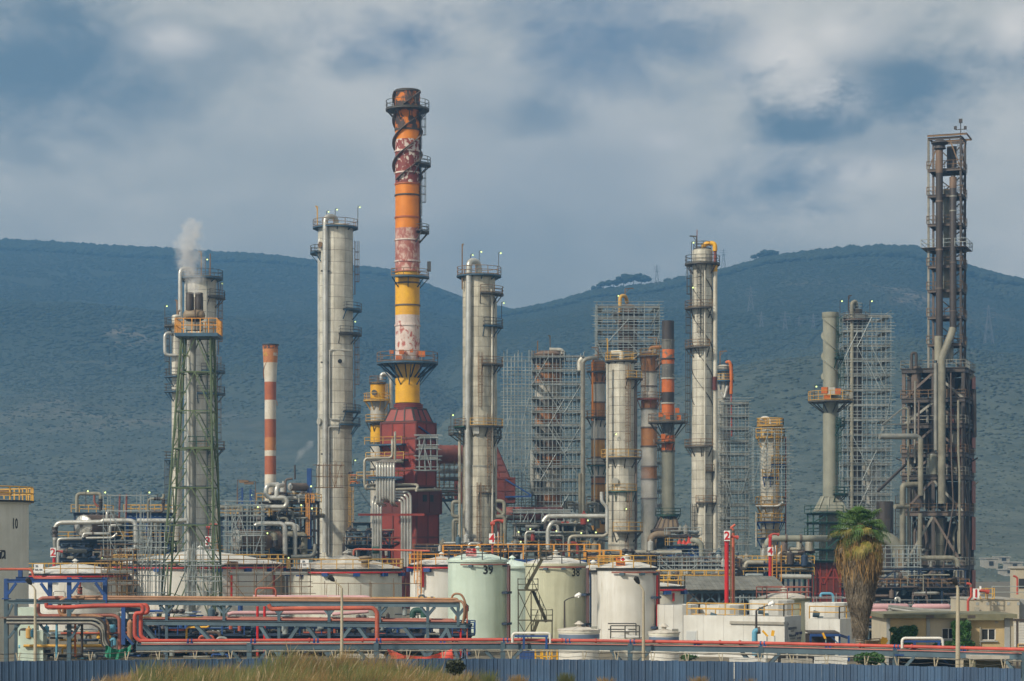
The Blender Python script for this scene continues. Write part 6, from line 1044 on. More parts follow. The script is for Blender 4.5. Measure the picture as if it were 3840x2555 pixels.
q2('lagged elbow dropping behind the drum of the middle unit', [(935, 1090, 2), (1030, 1080, 1), (1035, 1180, 1)], .45, 'lagging', seam=.8); q2('black drop pipe under the lagged elbow', [(1035, 1170, 1), (1037, 1280, 1)], .42, 'soot'); q2('lagged drum pipe lying behind the parallel drop pipes', [(1090, 1085, 4), (1400, 1095, 4), (1490, 1100, 4), (1490, 1400, 4)], .5, 'lagging'); q2('dark low pipe along the foot of the second column', [(1290, 1440), (1650, 1425), (1660, 1240)], .3, 'pipegrey', seam=1.6); q2('rusty bent pipe on top of the middle unit', [(1200, 440, 2), (1200, 235, 2), (1310, 230, 2)], .17, 'rustmid'); q2('black vent mast on top of the middle unit', [(1345, 240, 2), (1345, 15, 2)], .13, 'soot')
for lb, x, y0, dr in (('blue lattice lamp mast left of the orange and white chimney base', 455, 250, 1), ('blue lattice lamp mast nearer the orange and white chimney', 735, 275, -1)):
    a = W(*c2(x, 620), 331); b = W(*c2(x, y0 + 120), 331); top = W(*c2(x, y0), 331); t = thing('lamp_mast', lb, 'lamp mast', a); w = .75; mm = MB(); n = 5
    for i in range(n): z0 = a.z + (b.z - a.z) * i / n; z1 = a.z + (b.z - a.z) * (i + 1) / n; mm.bar((a.x, a.y, z0), (a.x + w * dr, a.y, z1), .1)
    em(MB().bar(a, b, .2), 'mast_leg', X['rustmid'], t); em(MB().bar(a + V3((w * dr, 0, 0)), b + V3((w * dr, 0, 0)), .26), 'mast_leg', X['blue'], t); em(mm, 'lacing', X['blue'], t); em(MB().bar(b, top, .12).bar(top, top + V3((1.5 * dr, 0, -.05)), .12), 'arm', X['rustmid'], t); em(MB().box(top + V3((1.0 * dr, 0, -.25)), (1.4, .5, .35)), 'lamp_head', X['railrust'], t)
t = thing('ladder_tower', 'yellow caged ladder on a bright blue post left of the second column', 'ladder', W(1158, ground_y(336), 336)); em(MB().box(W(1160, 1915, 336), (.7, .7, 13)), 'post', X['blue'], t); T = type('', (), {})(); mm = MB()
for x in (1148, 1154, 1160): mm.bar(W(x, 1855, 335), W(x, 2022, 335), .12)
for i in range(28): mm.bar(W(1148, 1860 + i * 5.8, 335), W(1160, 1860 + i * 5.8, 335), .06)
em(mm, 'ladder', X['railor'], t); r = MB(); a = W(1146, 1886, 335); rail_path(r, [a, a + V3((1.3, 0, 0)), a + V3((1.3, 2, 0))], [a + V3((i * .32, 0, 0)) for i in range(5)], 1.3, .06); em(r, 'railing', X['railor'], t)
for lb, x0, x1, y, D in (('blue steel walkway joining the second column to the furnace pipes', 1312, 1410, 1815, 362), ('blue steel walkway joining the red furnace to the third column', 1640, 1720, 1872, 362)):
    t = walkway(lb, x0, x1, y, D, 3, 'railrust', 'deckblue', 1.2, 1.2, False); a = W(x0 + 25, y + 8, D); em(MB().bar(a, a + V3((2.4, 0, -3.6)), .25), 'knee_brace', X['trestle'], t); clutter(t, x0, x1, y - 45, y, D + .4, 2.5, 16, ('rustmid', 'brightor', 'pipegrey', 'lagging'), .06, .16, 12)
t = thing('steel_frame', 'bare trestle frame left of the banded yellow column', 'steel frame', W(1360, ground_y(366), 366)); frame(t, 1328, 1380, 366, 4, [1962], 1, 1, None, 'trestle', .35, (0,), (), brace=((0, 0),), bh=.4)
q3 = lambda label, pts, r, mat='lagging', d=345, **k: pp(label, pts, r, mat, d, c3, **k)
q3('nested lagged elbow pipes left of the third column', [(250, 885, 2), (180, 885, 2), (180, 1055, 2), (250, 1060, 2)], .3, seam=1.6); q3('inner lagged elbow pipe left of the third column', [(250, 1100), (190, 1100), (188, 1400)], .28, seam=1.6); q3('innermost lagged elbow pipe left of the third column', [(250, 1125, 1), (212, 1125, 1), (212, 1400, 1)], .26, seam=1.6)
q3('lagged pipe loop right of the third column, upper', [(690, 878, 3), (788, 878, 3), (788, 1050, 3), (690, 1060, 3)], .3, seam=1.6); q3('lagged pipe dropping right of the third column', [(690, 1065, 2.4), (795, 1060, 2.4), (795, 1420, 2.4)], .3, seam=1.6); q3('lagged horizontal pipe into the red hood', [(800, 1060, 3), (1000, 1065, 20)], .3, 'pipegrey'); q3('short lagged drop pipe beside the fire monitor ladder', [(690, 1120, 4), (755, 1120, 4), (755, 1400, 4)], .28, seam=1.4); q3('slanting lagged brace pipe right of the third column', [(690, 960, 3.4), (785, 1040, 3.4)], .26)
# centre pumps and headers
t = thing('process_unit', 'cluttered pump and exchanger unit between the third column and the short wide column', 'process unit', W(2050, ground_y(345), 345)); frame(t, 1930, 2200, 345, 6, [1965, 2012, 2060], 6, 1, None, 'pipegrey', .25, (0, 1, 2), (2,), 'railyel', bh=.3, deckmat='palesteel'); clutter(t, 1930, 2200, 1960, 2085, 343, 6, 80, ('jacket', 'pipegrey', 'lagging', 'soot', 'furnace', 'galv'), .08, .3, 15); clutter(t, 2120, 2290, 1880, 2070, 362, 6, 40, ('lagging', 'pipegrey', 'cladgrey', 'soot'), .1, .35, 16); emit(MB().path([W(2095, 1982, 348), W(2135, 1982, 348)], 1.1, 16), 'red_exchanger', X['purered' if 0 else 'furnace'], t)
for x, y in ((1984, 1602 + 380), (2082, 1990), (1940, 1993), (2230, 1995), (2200, 1950), (2175, 1997), (1948, 2030)): p = W(x, y, 341); o = em(MB().bar(p, p - V3((0, 0, 2)), .09), 'light_pole', X['raildk'], t); emit(MB().ball(p + V3((.2, 0, -.1)), .13, 6, 4), 'bulb', X['lamp'], o)
q4 = lambda label, pts, r, mat='lagging', d=340, **k: pp(label, pts, r, mat, d, c4, **k)
q4('big silver horizontal header left of the short wide column', [(-150, 200, 2), (-100, 125, 2), (650, 125, 2), (690, 125, 2)], .36, 'jacket', bend=1); q4('lagged drop pipe along the short wide column', [(610, -190), (610, -60), (680, 0), (680, 320)], .28, 'jacket', seam=1.5); q4('lower lagged pipe into the foot of the short wide column', [(180, 600), (190, 385), (640, 385), (690, 350)], .26, 'pipebeige', seam=2); q4('silver elbow rising among the pumps', [(-90, 560, 1), (-88, 290, 1), (-30, 200, 1), (60, 210, 3)], .34, 'jacket', seam=2); q4('small silver elbow pipe left among the pumps', [(-378, 560, 1), (-378, 330, 1), (-260, 325, 1)], .2, 'jacket'); q4('long low lagged pipe behind the walkway rails', [(200, 585, 4), (700, 590, 4), (1230, 595, 4)], .35, 'pipebeige'); q4('lagged pipe with bend right of the short wide column', [(1212, 700, 1), (1215, 600, 1), (1650, 598, 1)], .36, 'pipebeige', bend=.8); q4('long pale header along the rack right of the white front tank', [(1330, 725, -30), (2210, 725, -30)], .28, 'pipebeige'); q4('second white header under the long pale one', [(1330, 765, -30), (2210, 762, -30)], .16, 'jacket'); q4('lagged riser with elbow under the slim column', [(1910, 700, 8), (1910, 500, 8), (1850, 440, 8), (1790, 440, 9)], .45, 'stkgrey', seam=1.2)
for i, (x, y0, y1) in enumerate(((330, 0, 520), (370, 10, 520), (232, 160, 590), (420, 60, 500))): q4(('tall lagged pipe first left of the golden banded column', 'tall lagged pipe second left of the golden banded column', 'grey upright pipe farther left of the golden banded column', 'thin green upright pipe left of the golden banded column')[i], [(x, y1, 20), (x, y0 - (430 if i < 2 else 0), 20)], (.3, .32, .3, .12)[i], ('lagging', 'lagging', 'pipegrey', 'dkgreen')[i], seam=2)
pipe_thing('tall beige pipe with elbow at the right edge of the widest scaffold', [(2186, 1900, 384), (2186, 1352, 384), (2215, 1342, 384), (2240, 1342, 384)], .36, 'pipebeige', seam=2); pipe_thing('white elbow pipe beside the tall beige pipe top', [(2174, 1390, 386), (2174, 1355, 386), (2184, 1345, 386)], .45, 'clad')
t = thing('steel_frame', 'blue frame under the red tarpaulin beside the sooty chimney hood', 'steel frame', W(2570, ground_y(352), 352)); frame(t, 2514, 2618, 352, 5, [2048, 2078, 2100], 3, 1, None, 'blue', .3, (0,), (0,), 'railyel', ((0, 0), (0, 2, -1), (1, 1)), bh=.35); clutter(t, 2520, 2615, 2050, 2100, 353, 3, 14, ('pipegrey', 'palesteel'), seed=18); clutter(t, 2515, 2615, 1990, 2020, 353, 4, 14, ('pipegrey', 'palesteel', 'galv'), seed=19); frame(t, 2510, 2620, 353, 4, [2008], 3, 1, 2048, 'galv', .12, (0,), (0,), 'galv', bh=.2)
mm = MB(); rd = random.Random(4); vs = []; n = 14
for j in range(5):
    for i in range(n): vs.append(W(2540 + i * 4.2, 2044 - (10 + 12 * math.sin(i * .8) ** 2 + (14 if i > 9 else 0)) * math.sin(math.pi * (j + .3) / 5) + rd.uniform(-2, 2), 350.6 + j * .5))
emit(mm.add(vs, [(j * n + i, j * n + i + 1, (j + 1) * n + i + 1, (j + 1) * n + i) for j in range(4) for i in range(n - 1)]), 'tarpaulin', X['tarpred'], None, 'crumpled bright red tarpaulin on the blue frame', 'tarpaulin')
for lb, x0, x1, y0, y1, d, sd_ in (('dense low pipework behind the white front tank and its right neighbour', 2210, 2470, 2065, 2170, 300, 61), ('dense pipework between the slim column foot and the red post', 2470, 2760, 2075, 2180, 305, 62), ('dense pipework behind the tank thirty nine roof', 1560, 1960, 2035, 2110, 330, 63), ('dense pipework at the foot of the reactor and right scaffold', 3180, 3620, 2120, 2290, 312, 64), ('dense dark pipework right of the second pale column', 1300, 1500, 1980, 2110, 352, 65)):
    t = thing('process_unit', lb, 'process unit', W((x0 + x1) / 2, ground_y(d), d)); frame(t, x0, x1, d, 5, [y0 + 12, (y0 + y1) / 2], 5, 1, None, 'navy', .22, (1,), (1,), 'railrust', ((0, 1), (0, 3, -1)), bh=.25, deckmat='rustdark'); clutter(t, x0, x1, y0, y1, d - 1, 5, 85, ('pipegrey', 'lagging', 'soot', 'rustmid', 'jacket', 'soot', 'trestle'), .06, .24, sd_)
    [em(MB().box(W(x0 + (x1 - x0) * (i + .5) / 5, (y0 + y1) / 2 + 20, d + 4), (random.uniform(2, 4), 2, random.uniform(2, 4))), 'equipment_box', X[('soot', 'rustdark', 'navy')[i % 3]], t) for i in range(5)]
# right process area behind the white blocks
t = thing('process_unit', 'low pipe and pump unit between the small yellow railed column and the palm', 'process unit', W(2900, ground_y(318), 318)); frame(t, 2745, 3040, 318, 6, [2118, 2160], 7, 1, None, 'navy', .3, (0, 1), (0, 1), 'railyel', bh=.35, deckmat='navy'); clutter(t, 2745, 3040, 2085, 2160, 317, 5, 70, ('pipebeige', 'lagging', 'soot', 'navy', 'galv', 'jacket'), .08, .28, 21); clutter(t, 2920, 3040, 2060, 2120, 318, 4, 24, ('soot', 'pipebeige', 'rustmid'), seed=22)
q5 = lambda label, pts, r, mat='stkgrey', d=312, **k: pp(label, pts, r, mat, d, c5, **k)
q5('thick beige pipe elbowing left of the green framed stack base', [(450, 150), (450, 110), (500, 65), (1010, 65), (1200, 65, 8)], 1.0 * .47 * 2 * .5 + .0, seam=4, bend=1.4, flanges=((2, .35), (2, .7))); q5('pale pipe with swan bends behind the white blocks', [(30, 425), (180, 425), (190, 360), (400, 360)], .34, 'pipebeige', bend=.8); q5('white pipe hoop behind the white blocks', [(60, 430, 1), (75, 345, 1), (220, 340, 2)], .42, 'pipebeige', bend=.8); q5('straight beige pipe before the red stack base', [(600, 530), (985, 535)], .36, 'jacket'); q5('light blue bent pipe before the dark red stack base', [(1105, 780, -60), (1105, 740, -60), (1255, 738, -60), (1258, 860, -60)], .16, 'lightblue'); q5('light blue thick elbow pipe rising from behind the fence rack', [(292, 1500, -128), (292, 1195, -128), (350, 1190, -128)], .22, 'lightblue', bend=.6, flanges=((1, .9),))
X['lightblue'] = X['lightblue']
# rack with rusty deck and yellow rail, open shed
t = walkway('long rusty rack deck with yellow rails right of the white front tank', 2466, 2740, 2178, 286, 3, 'railyel', 'rustdark', 1.3, 1.5); clutter(t, 2466, 2740, 2150, 2175, 286.5, 2, 22, ('pipegrey', 'rustmid', 'jacket'), .06, .15, 30)
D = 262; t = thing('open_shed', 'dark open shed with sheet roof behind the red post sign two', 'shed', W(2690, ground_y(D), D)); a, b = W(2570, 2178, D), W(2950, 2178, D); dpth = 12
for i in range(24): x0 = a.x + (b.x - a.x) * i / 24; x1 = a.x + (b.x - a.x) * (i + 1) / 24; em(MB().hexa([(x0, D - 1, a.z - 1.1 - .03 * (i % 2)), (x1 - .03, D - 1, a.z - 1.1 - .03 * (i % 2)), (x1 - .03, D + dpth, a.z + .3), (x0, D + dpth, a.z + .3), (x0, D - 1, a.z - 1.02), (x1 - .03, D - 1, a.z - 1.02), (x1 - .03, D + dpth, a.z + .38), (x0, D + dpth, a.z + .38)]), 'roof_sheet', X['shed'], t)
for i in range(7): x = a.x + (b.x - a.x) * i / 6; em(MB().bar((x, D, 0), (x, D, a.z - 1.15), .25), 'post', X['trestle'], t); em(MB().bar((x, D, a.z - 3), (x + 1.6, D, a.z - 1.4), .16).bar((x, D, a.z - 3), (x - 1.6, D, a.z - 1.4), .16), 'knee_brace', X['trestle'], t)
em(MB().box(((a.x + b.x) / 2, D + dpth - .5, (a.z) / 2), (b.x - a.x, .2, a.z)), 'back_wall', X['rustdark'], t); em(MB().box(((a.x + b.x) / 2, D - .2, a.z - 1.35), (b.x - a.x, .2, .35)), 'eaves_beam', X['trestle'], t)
# fire monitors with number boards
def monitor(label, x, y, D, num, ybase, post='purered', w=46, h=62, dxn=0, top=60, ghost=True):
    m_ = D / F; p = W(x, y, D); b = W(x + dxn, ybase, D); t = thing('fire_monitor', label, 'fire monitor', b)
    emit(MB().path([b, W(x + dxn, y - top, D)], .22 if post == 'purered' else .12, 10), 'post', X[post], t)
    e = W(x + dxn, y - top, D); emit(MB().pipe([e, e + V3((0, 0, .3)), e + V3((.5, 0, .5)), e + V3((1.0, 0, .42))], .13, 8).path([e + V3((-.25, 0, .1)), e + V3((.25, 0, .1))], .2, 8).path([e + V3((.95, 0, .42)), e + V3((1.2, 0, .36))], .2, 8), 'nozzle', X['firered'], t)
    s = sign(t, p + V3((0, -.35, 0)), w * m_ * .5, h * m_ * .56, 'signwht', [(num, 0, -.02, h * m_ * .62, 'signred', .03)])
    if ghost: s2 = em(MB().box(p + V3((w * m_ * .5, .4, .2)), (.06, w * m_ * .5, h * m_ * .56)), 'side_board', X['signwht'], t)
    return t
monitor('fire monitor board with red figure 2 at the left unit', 201, 2072, 300, '2', 2200, dxn=2, w=40, h=62, top=-8); monitor('fire monitor board with red figure 3 behind the flare tower', 781, 2030, 300, '3', 2150, w=42, h=66, top=50, post='firered'); monitor('fire monitor board with red figure 4 before the third column', 1845, 2020, 240, '4', 2150, w=44, h=66, top=52, post='coral', dxn=2)
monitor('tall bright red post with figure 2 board right of the slim column', 2725, 2010, 222, '2', ground_y(222), w=46, h=68, top=-20, ghost=False); monitor('fire monitor board with red figure 4 before the yellow railed column', 2888, 2068, 290, '4', 2200, w=42, h=58, top=52, post='purered'); monitor('fire monitor board with red figure 1 on the beige flat roof', 3657, 2226, 190, '1', 2250, w=46, h=66, top=-10, dxn=0, post='firered')
pipe_thing('thin red fire main rising beside the bright red post', [(2749, ground_y(223), 223), (2749, 1985, 223), (2740, 1980, 223), (2757, 1968, 223)], .12, 'coral', flanges=((0, .98),)); pipe_thing('red fire pipe with nozzle at the left corner of the beige roof', [(3630, 2310, 186), (3630, 2250, 186), (3642, 2240, 186), (3642, 2192, 186), (3625, 2188, 186)], .11, 'firered', flanges=((2, .9),)); pipe_thing('red fire nozzle pipe at the far right roof', [(3815, 2230, 196), (3815, 2165, 196), (3800, 2160, 196)], .09, 'firered')
for lb, x, y0, y1, D, k in (('yellow ladder cage beside the figure 4 board at the third column', 1868, 2000, 2090, 241, 'railor'), ('orange ladder cage beside the figure 4 board before the yellow railed column', 2914, 2045, 2180, 291, 'railor'), ('yellow ladder cage beside the figure 1 board', 3703, 2205, 2246, 191, 'railyel'), ('orange ladder cage beside the figure 3 board', 800, 2015, 2080, 301, 'railor'), ('orange ladder by the bright red post', 2742, 2000, 2265, 224, 'railrust'), ('cream ladder cage between the two left tanks', 455, 2085, 2235, 250, 'railyel')):
    m_ = D / F; a, b = W(x, y1, D), W(x, y0, D); mm = MB(); w_ = .35 if 'red post' in lb else .6
    for s in (-w_, 0, w_): mm.bar(a + V3((s, 0, 0)), b + V3((s, 0, 0)), .07); mm.bar(a + V3((s, .7, 0)), b + V3((s, .7, 0)), .07)
    for i in range(int((b.z - a.z) / .45) + 1): mm.bar(a + V3((-w_, 0, .45 * i)), a + V3((w_, 0, .45 * i)), .05)
    em(mm, 'caged_ladder', X[k], None, lb, 'ladder')
# slender striped chimney of the middle unit
T = Tow('chimney', 'small orange brown and white striped chimney with flared top', 'chimney', 1014, 402)
shells(T, [(1292, 1310, 29, 28.5, 'sooty'), (1310, 1361, 28.5, 26, 'stkora'), (1361, 1433, 26, 22, 'stkwht'), (1433, 1501, 22, 21.5, 'stkred'), (1501, 1573, 21.5, 21.5, 'stkwht'), (1573, 1641, 21.5, 21.5, 'stkred'), (1641, 1690, 21.5, 21.5, 'stkora'), (1690, 1711, 21.5, 21.5, 'stkwht'), (1711, 1780, 21.5, 21.5, 'stkred'), (1780, ground_y(402), 21.5, 21.5, 'stkwht')], [(1294, 'soot')]); helix(T, 1320, 1520, 25, -.8, 300, 'stkora', .12); emit(MB().lathe((T.c.x, T.c.y, T.z(1296)), [(28 * T.m, 0), (.01, .01)], 24), 'flue_mouth', X['black'], T.t)
for x in (998, 1036): round_text(T, 'BEL', ax(T, x, 28) if abs(x - T.x) < 27 else -30, 1331, .75, 28.4 if x < 1010 else 28.2, 'stkwht' if x > 1010 else 'yellowdull', .02, 'logo_lettering')
# ---------------------------------------------------------------- pipe trestle, front pipe rack, fence
DT = lambda x: 186 - x / 1760 * 11          # the trestle runs slightly towards the camera to the right
def tp(x, z, dd=0): D = DT(x) + dd; return V3(((x - CX) * D / F, D, z))
ZT, ZL = 5.28, 3.62
t = thing('pipe_trestle', 'blue grey steel pipe trestle with V braces across the lower left', 'pipe bridge', tp(900, 0))
for dd in (0, 3.2):
    em(MB().beam(tp(60, ZT, dd), tp(1720, ZT, dd), .25, .36), 'top_beam', X['trestle'], t); em(MB().beam(tp(100, ZL, dd), tp(1755, ZL, dd), .25, .4), 'lower_beam', X['trestle'], t)
posts = [60, 258, 625, 840, 1046, 1234, 1424, 1604, 1718]
for x in posts:
    for dd in (0, 3.2): em(MB().beam(tp(x, 0 if x in (60, 258, 625, 1046, 1234, 1604) else ZL, dd), tp(x, ZT + .1, dd), .24, .24), 'post', X['trestle'], t)
    for z in (ZT - .2, ZL - .24): em(MB().beam(tp(x, z, 0), tp(x, z, 3.2), .2, .28), 'cross_beam', X['navy'], t)
    if x > 500:
        for dd in (0, 3.2):
            for s in (-34, 34): em(MB().bar(tp(x, ZL + .75, dd - .02), tp(x + s * .8, ZT - .2, dd - .02), .16), 'knee_brace', X['trestle'], t)
for x0, x1 in ((565, 620), (770, 830), (1000, 1040), (1050, 1095), (1180, 1225), (1240, 1290), (1370, 1415), (1545, 1590), (1610, 1655), (1690, 1712)):
    up_ = (x1 - x0) > 0
    for dd in (0, 3.2):
        a, b = (x0, x1); c = max((q for q in (625, 840, 1046, 1234, 1424, 1604, 1718)), key=lambda q: -abs(q - (x0 + x1) / 2)); far_, near = (a, b) if abs(b - c) < abs(a - c) else (b, a)
        em(MB().bar(tp(far_ + (far_ - c) * .5, ZL - .2, dd - .03), tp(c, 1.0, dd - .03), .26), 'diagonal', X['trestle'], t)
# left gantry
t = thing('pipe_gantry', 'bright blue gantry with bracketed beams at the far left', 'gantry', tp(260, 0, -1)); ga = lambda x, y, d=180: W(*cA(x, y), d)
for x, y0, d in ((48, 790, 180), (525, 780, 180), (798, 785, 180.5), (380, 820, 184), (155, 725, 186)):
    a = ga(x, y0, d); zb = 0 if x in (48, 525) else ga(0, 1010, d).z if x != 155 else ga(0, 800, d).z
    em(MB().beam((a.x, d, zb if zb else ga(0, 945, d).z), (a.x, d, a.z), .33, .33), 'post', X['blue'], t)
    if not zb: em(MB().beam((a.x, d, 0), (a.x, d, ga(0, 945, d).z), .33, .33), 'post', X['trestle'], t); em(MB().box((a.x, d, ga(0, 942, d).z), (.62, .6, .08)), 'splice_plate', X['blue'], t)
em(MB().beam(ga(50, 808, 179.7), ga(800, 803, 179.7), .2, .3), 'top_beam', X['blue'], t); em(MB().beam(ga(120, 785, 184), ga(260, 785, 184), .2, .2), 'top_beam', X['blue'], t)
for p, q in (((62, 905), (122, 825)), ((540, 900), (600, 820)), ((785, 910), (725, 820)), ((370, 910), (310, 825))): em(MB().bar(ga(*p, 179.6), ga(*q, 179.6), .22), 'knee_brace', X['blue'], t)
for p, q in (((62, 1060), (95, 985)), ((540, 1040), (600, 965)), ((65, 1240), (150, 1130)), ((540, 1240), (610, 1130)), ((300, 1130), (375, 1230))): em(MB().bar(ga(*p, 179.6), ga(*q, 179.6), .2), 'knee_brace', X['trestle'], t)
for y, k, h in ((966, 'trestle', .3), (1105, 'navy', .5)):
    em(MB().beam(ga(55, y, 179.8), ga(800, y, 179.8), .24, h), 'floor_beam', X[k], t)
em(MB().box(ga(400, 1082, 181.5), (8.2, 4, .12)), 'deck', X['rustmid'], t)
t = thing('pipe_support', 'small bright blue post frame beside the red pipe bends', 'pipe support', ga(937, 1290, 168)); em(MB().beam(ga(937, 1290, 168), ga(937, 1000, 168), .3, .3), 'post', X['blue'], t); em(MB().bar(ga(937, 1015, 168), ga(1052, 1030, 170), .25).bar(ga(1052, 1025, 170), ga(1052, 1270, 170), .22), 'frame_member', X['navy'], t); em(MB().bar(ga(945, 1215, 167.8), ga(1010, 1290, 167.8), .18), 'knee_brace', X['blue'], t)
pA = lambda label, pts, r, mat, d=181, **k: pipe_thing(label, [(*cA(q[0], q[1]), d + (q[2] if len(q) > 2 else 0)) for q in pts], r, mat, **k)
pA('orange red pipe stepping down along the top of the blue gantry', [(-60, 718), (240, 718), (256, 788), (590, 790), (606, 800), (606, 900)], .105, 'coral', 182.5); t = pA('coral flanged valve riser between the gantry posts', [(606, 905), (606, 860)], .15, 'coral', 182.4, flanges=((0, .2), (0, .8)), fmat='coral', valves=((0, .5),))
pA('brown red pipe loop low on the left gantry', [(480, 934), (292, 938), (290, 1072), (860, 1066), (905, 1090), (907, 1330)], .15, 'rosepipe', 180.6, bend=.5); pA('first ochre pipe bend beside the left gantry post', [(640, 932, -.2), (452, 940, -.2), (446, 1070, -.2), (740, 1072, -.2), (815, 1110, -.2), (820, 1340, -.2)], .143, 'brownpipe', 180.2, bend=.6); pA('second ochre pipe bend beside the left gantry post', [(640, 935, .4), (485, 945, .4), (478, 1060, .4)], .128, 'brownpipe', 180.6, bend=.5); pA('third ochre pipe bend beside the left gantry post', [(640, 940, .9), (500, 950, .9), (494, 1055, .9)], .112, 'brownpipe', 181)
pA('coral pipe loop between the gantry posts', [(350, 975), (352, 1005), (500, 1008), (690, 996), (1070, 992), (1085, 1010), (1085, 1050), (1030, 1052), (1022, 1075), (1022, 1230), (1060, 1262), (1100, 1264)], .15, 'firered', 164, bend=.5); pA('coral pipe loop with the outer bend right of the gantry', [(700, 994, .6), (1110, 990, .6), (1122, 1010, .6), (1122, 1048, .6), (1075, 1052, .6), (1068, 1075, .6), (1068, 1225, .6), (1110, 1258, .6), (1200, 1260, .6)], .15, 'firered', 164.4, bend=.5)
pA('white pipe under the coral loops', [(358, 985), (360, 1022), (690, 1010), (1030, 1003)], .075, 'white', 181.6); pA('silver hook pipe with valve on the gantry', [(402, 920), (402, 885), (492, 885), (494, 925)], .06, 'jacket', 182)
for i, (y, r, k) in enumerate(((1086, .10, 'soot'), (1098, .09, 'pipegrey'), (1125, .1, 'palesteel'), (1132, .07, 'soot'))): pA(('black conduit bend sweeping down from the gantry deck', 'grey conduit bend next to the black one', 'pale conduit bend below the grey one', 'lowest dark conduit bend of the gantry')[i], [(50, y), (745 - i * 14, y), (800 - i * 12, y + 45), (802 - i * 12, y + 160), (835, 1330 + i * 2)], r, k, 179.2 - i * .1, bend=1.0)
pA('yellow pipe low behind the gantry legs', [(180, 1300), (790, 1300)], .128, 'yellowdull', 190); pA('orange post pipe behind the gantry legs', [(570, 1380), (570, 1130)], .09, 'brightor', 188); pA('black post pipe behind the gantry legs', [(622, 1380), (622, 1130)], .112, 'soot', 188); pA('light blue post pipe behind the gantry legs', [(430, 1390), (430, 1120)], .105, 'lightblue', 187); pA('brown pipe stub bundle right of the gantry', [(985, 1260), (985, 1125), (1000, 1112)], .225, 'brownpipe', 178); pA('red pipe low behind the trestle left bay', [(460, 1205), (1000, 1200)], .09, 'coral', 190)
T_ = thing('container', 'pale green metal cabin behind the left gantry', 'cabin', ga(215, 1400, 192)); em(MB().box(ga(212, 1265, 192), (1.5, 2, 6)), 'wall_panel', X['mint'], T_); em(MB().box(ga(255, 1330, 191), (2.0, 1.6, 3.4)), 'lower_box', X['mint'], T_)
# pipes riding on the trestle
run = lambda label, pts, r, mat, **k: emit(MB().pipe([tp(*q) for q in pts], r, 10, k.get('bend'), k.get('seam', 3.1)), 'process_pipe', X[mat], None, label, 'pipe', 'pipes on the left trestle')
run('upper ochre pipe along the top of the trestle', [(280, ZT + .46, .4), (1690, ZT + .46, .4), (1716, ZT + .5, .4), (1722, ZT - .1, .2), (1708, ZL + .4, .2)], .116, 'brownpipe', bend=.6); run('front ochre pipe along the top of the trestle', [(262, ZT + .28, -.0), (1700, ZT + .28, -.0), (1735, ZT + .35, -.2), (1744, ZT - .3, -.4), (1736, ZL + .2, -.4)], .109, 'brownpipe', bend=.7); run('rear brown pipe along the top of the trestle', [(560, ZT + .36, 1.2), (1600, ZT + .36, 1.2)], .102, 'rosepipe'); run('rearmost ochre pipe along the top of the trestle', [(600, ZT + .4, 2.2), (1650, ZT + .4, 2.2)], .095, 'brownpipe')
run('dull rose pipe on the lower level of the trestle', [(540, ZL + .34, .2), (1715, ZL + .34, .2)], .102, 'rosepipe'); run('second rose pipe on the lower level of the trestle', [(760, ZL + .44, .9), (1700, ZL + .44, .9)], .102, 'rosepipe'); run('ochre pipe on the lower level of the trestle', [(530, ZL + .36, 1.8), (780, ZL + .36, 1.8), (785, ZL - .4, 1.8), (700, ZL - .45, 1.8), (698, 1.0, 1.8)], .088, 'yellowdull')
run('looped ochre pipe end at the right tip of the trestle', [(1690, ZT + .35, .6), (1700, ZT + .9, .6), (1730, ZT + .9, .6), (1746, ZT + .2, .6), (1748, ZL + .6, .6), (1730, ZL + .3, .6)], .088, 'brownpipe', bend=.5); run('red drop pipe at the right tip of the trestle', [(1728, ZL + .2, .3), (1728, .5, .3)], .088, 'purered'); run('second red drop pipe at the right tip of the trestle', [(1752, ZL + 1.6, .3), (1752, .8, .3)], .054, 'coral')
pB = lambda label, pts, r, mat, d=196, **k: pipe_thing(label, [(*cB(q[0], q[1]), d + (q[2] if len(q) > 2 else 0)) for q in pts], r, mat, **k)
pB('thick pink pipe with end elbow above the trestle', [(100, 930), (960, 932), (985, 940), (985, 985)], .184, 'pinkpipe', bend=.5); pB('thick pink pipe between the trestle levels', [(-90, 1062), (-60, 1050), (650, 1046), (660, 1060)], .17, 'pinkpipe'); pB('short thick pink pipe right between the trestle levels', [(700, 1060), (960, 1040), (975, 1035)], .163, 'pinkpipe'); pB('ochre grey thick pipe continuing right of the pink one', [(1000, 942, 1), (1480, 942, 1)], .15, 'yellowdull', flanges=((0, .85), (0, .95))); pB('coral pipe arch dropping in front of the trestle', [(215, 985, -22), (235, 1022, -22), (330, 1018, -22), (1010, 1012, -22), (1040, 1045, -22), (1040, 1290, -22)], .177, 'coral', bend=.9)
pB('orange red pipe hoop above the left end of the pink pipe', [(120, 930, -3), (120, 862, -3), (272, 862, -3), (272, 925, -3)], .082, 'coral', bend=.35); pB('left red standpipe through the trestle', [(133, 1000, -4), (133, 1380, -4)], .116, 'purered'); pB('right red standpipe through the trestle', [(186, 1000, -4), (186, 1380, -4)], .116, 'purered'); pB('coral header with green valve over the middle tank roof', [(862, 612, 60), (862, 570, 60), (900, 566, 60), (1440, 580, 56)], .116, 'coral'); emit(MB().path([W(*cB(1005, 573), 255.5), W(*cB(1055, 573), 255.5)], .45, 10), 'green_valve', X['dkgreen'], None, 'green valve body on the coral roof header', 'valve')
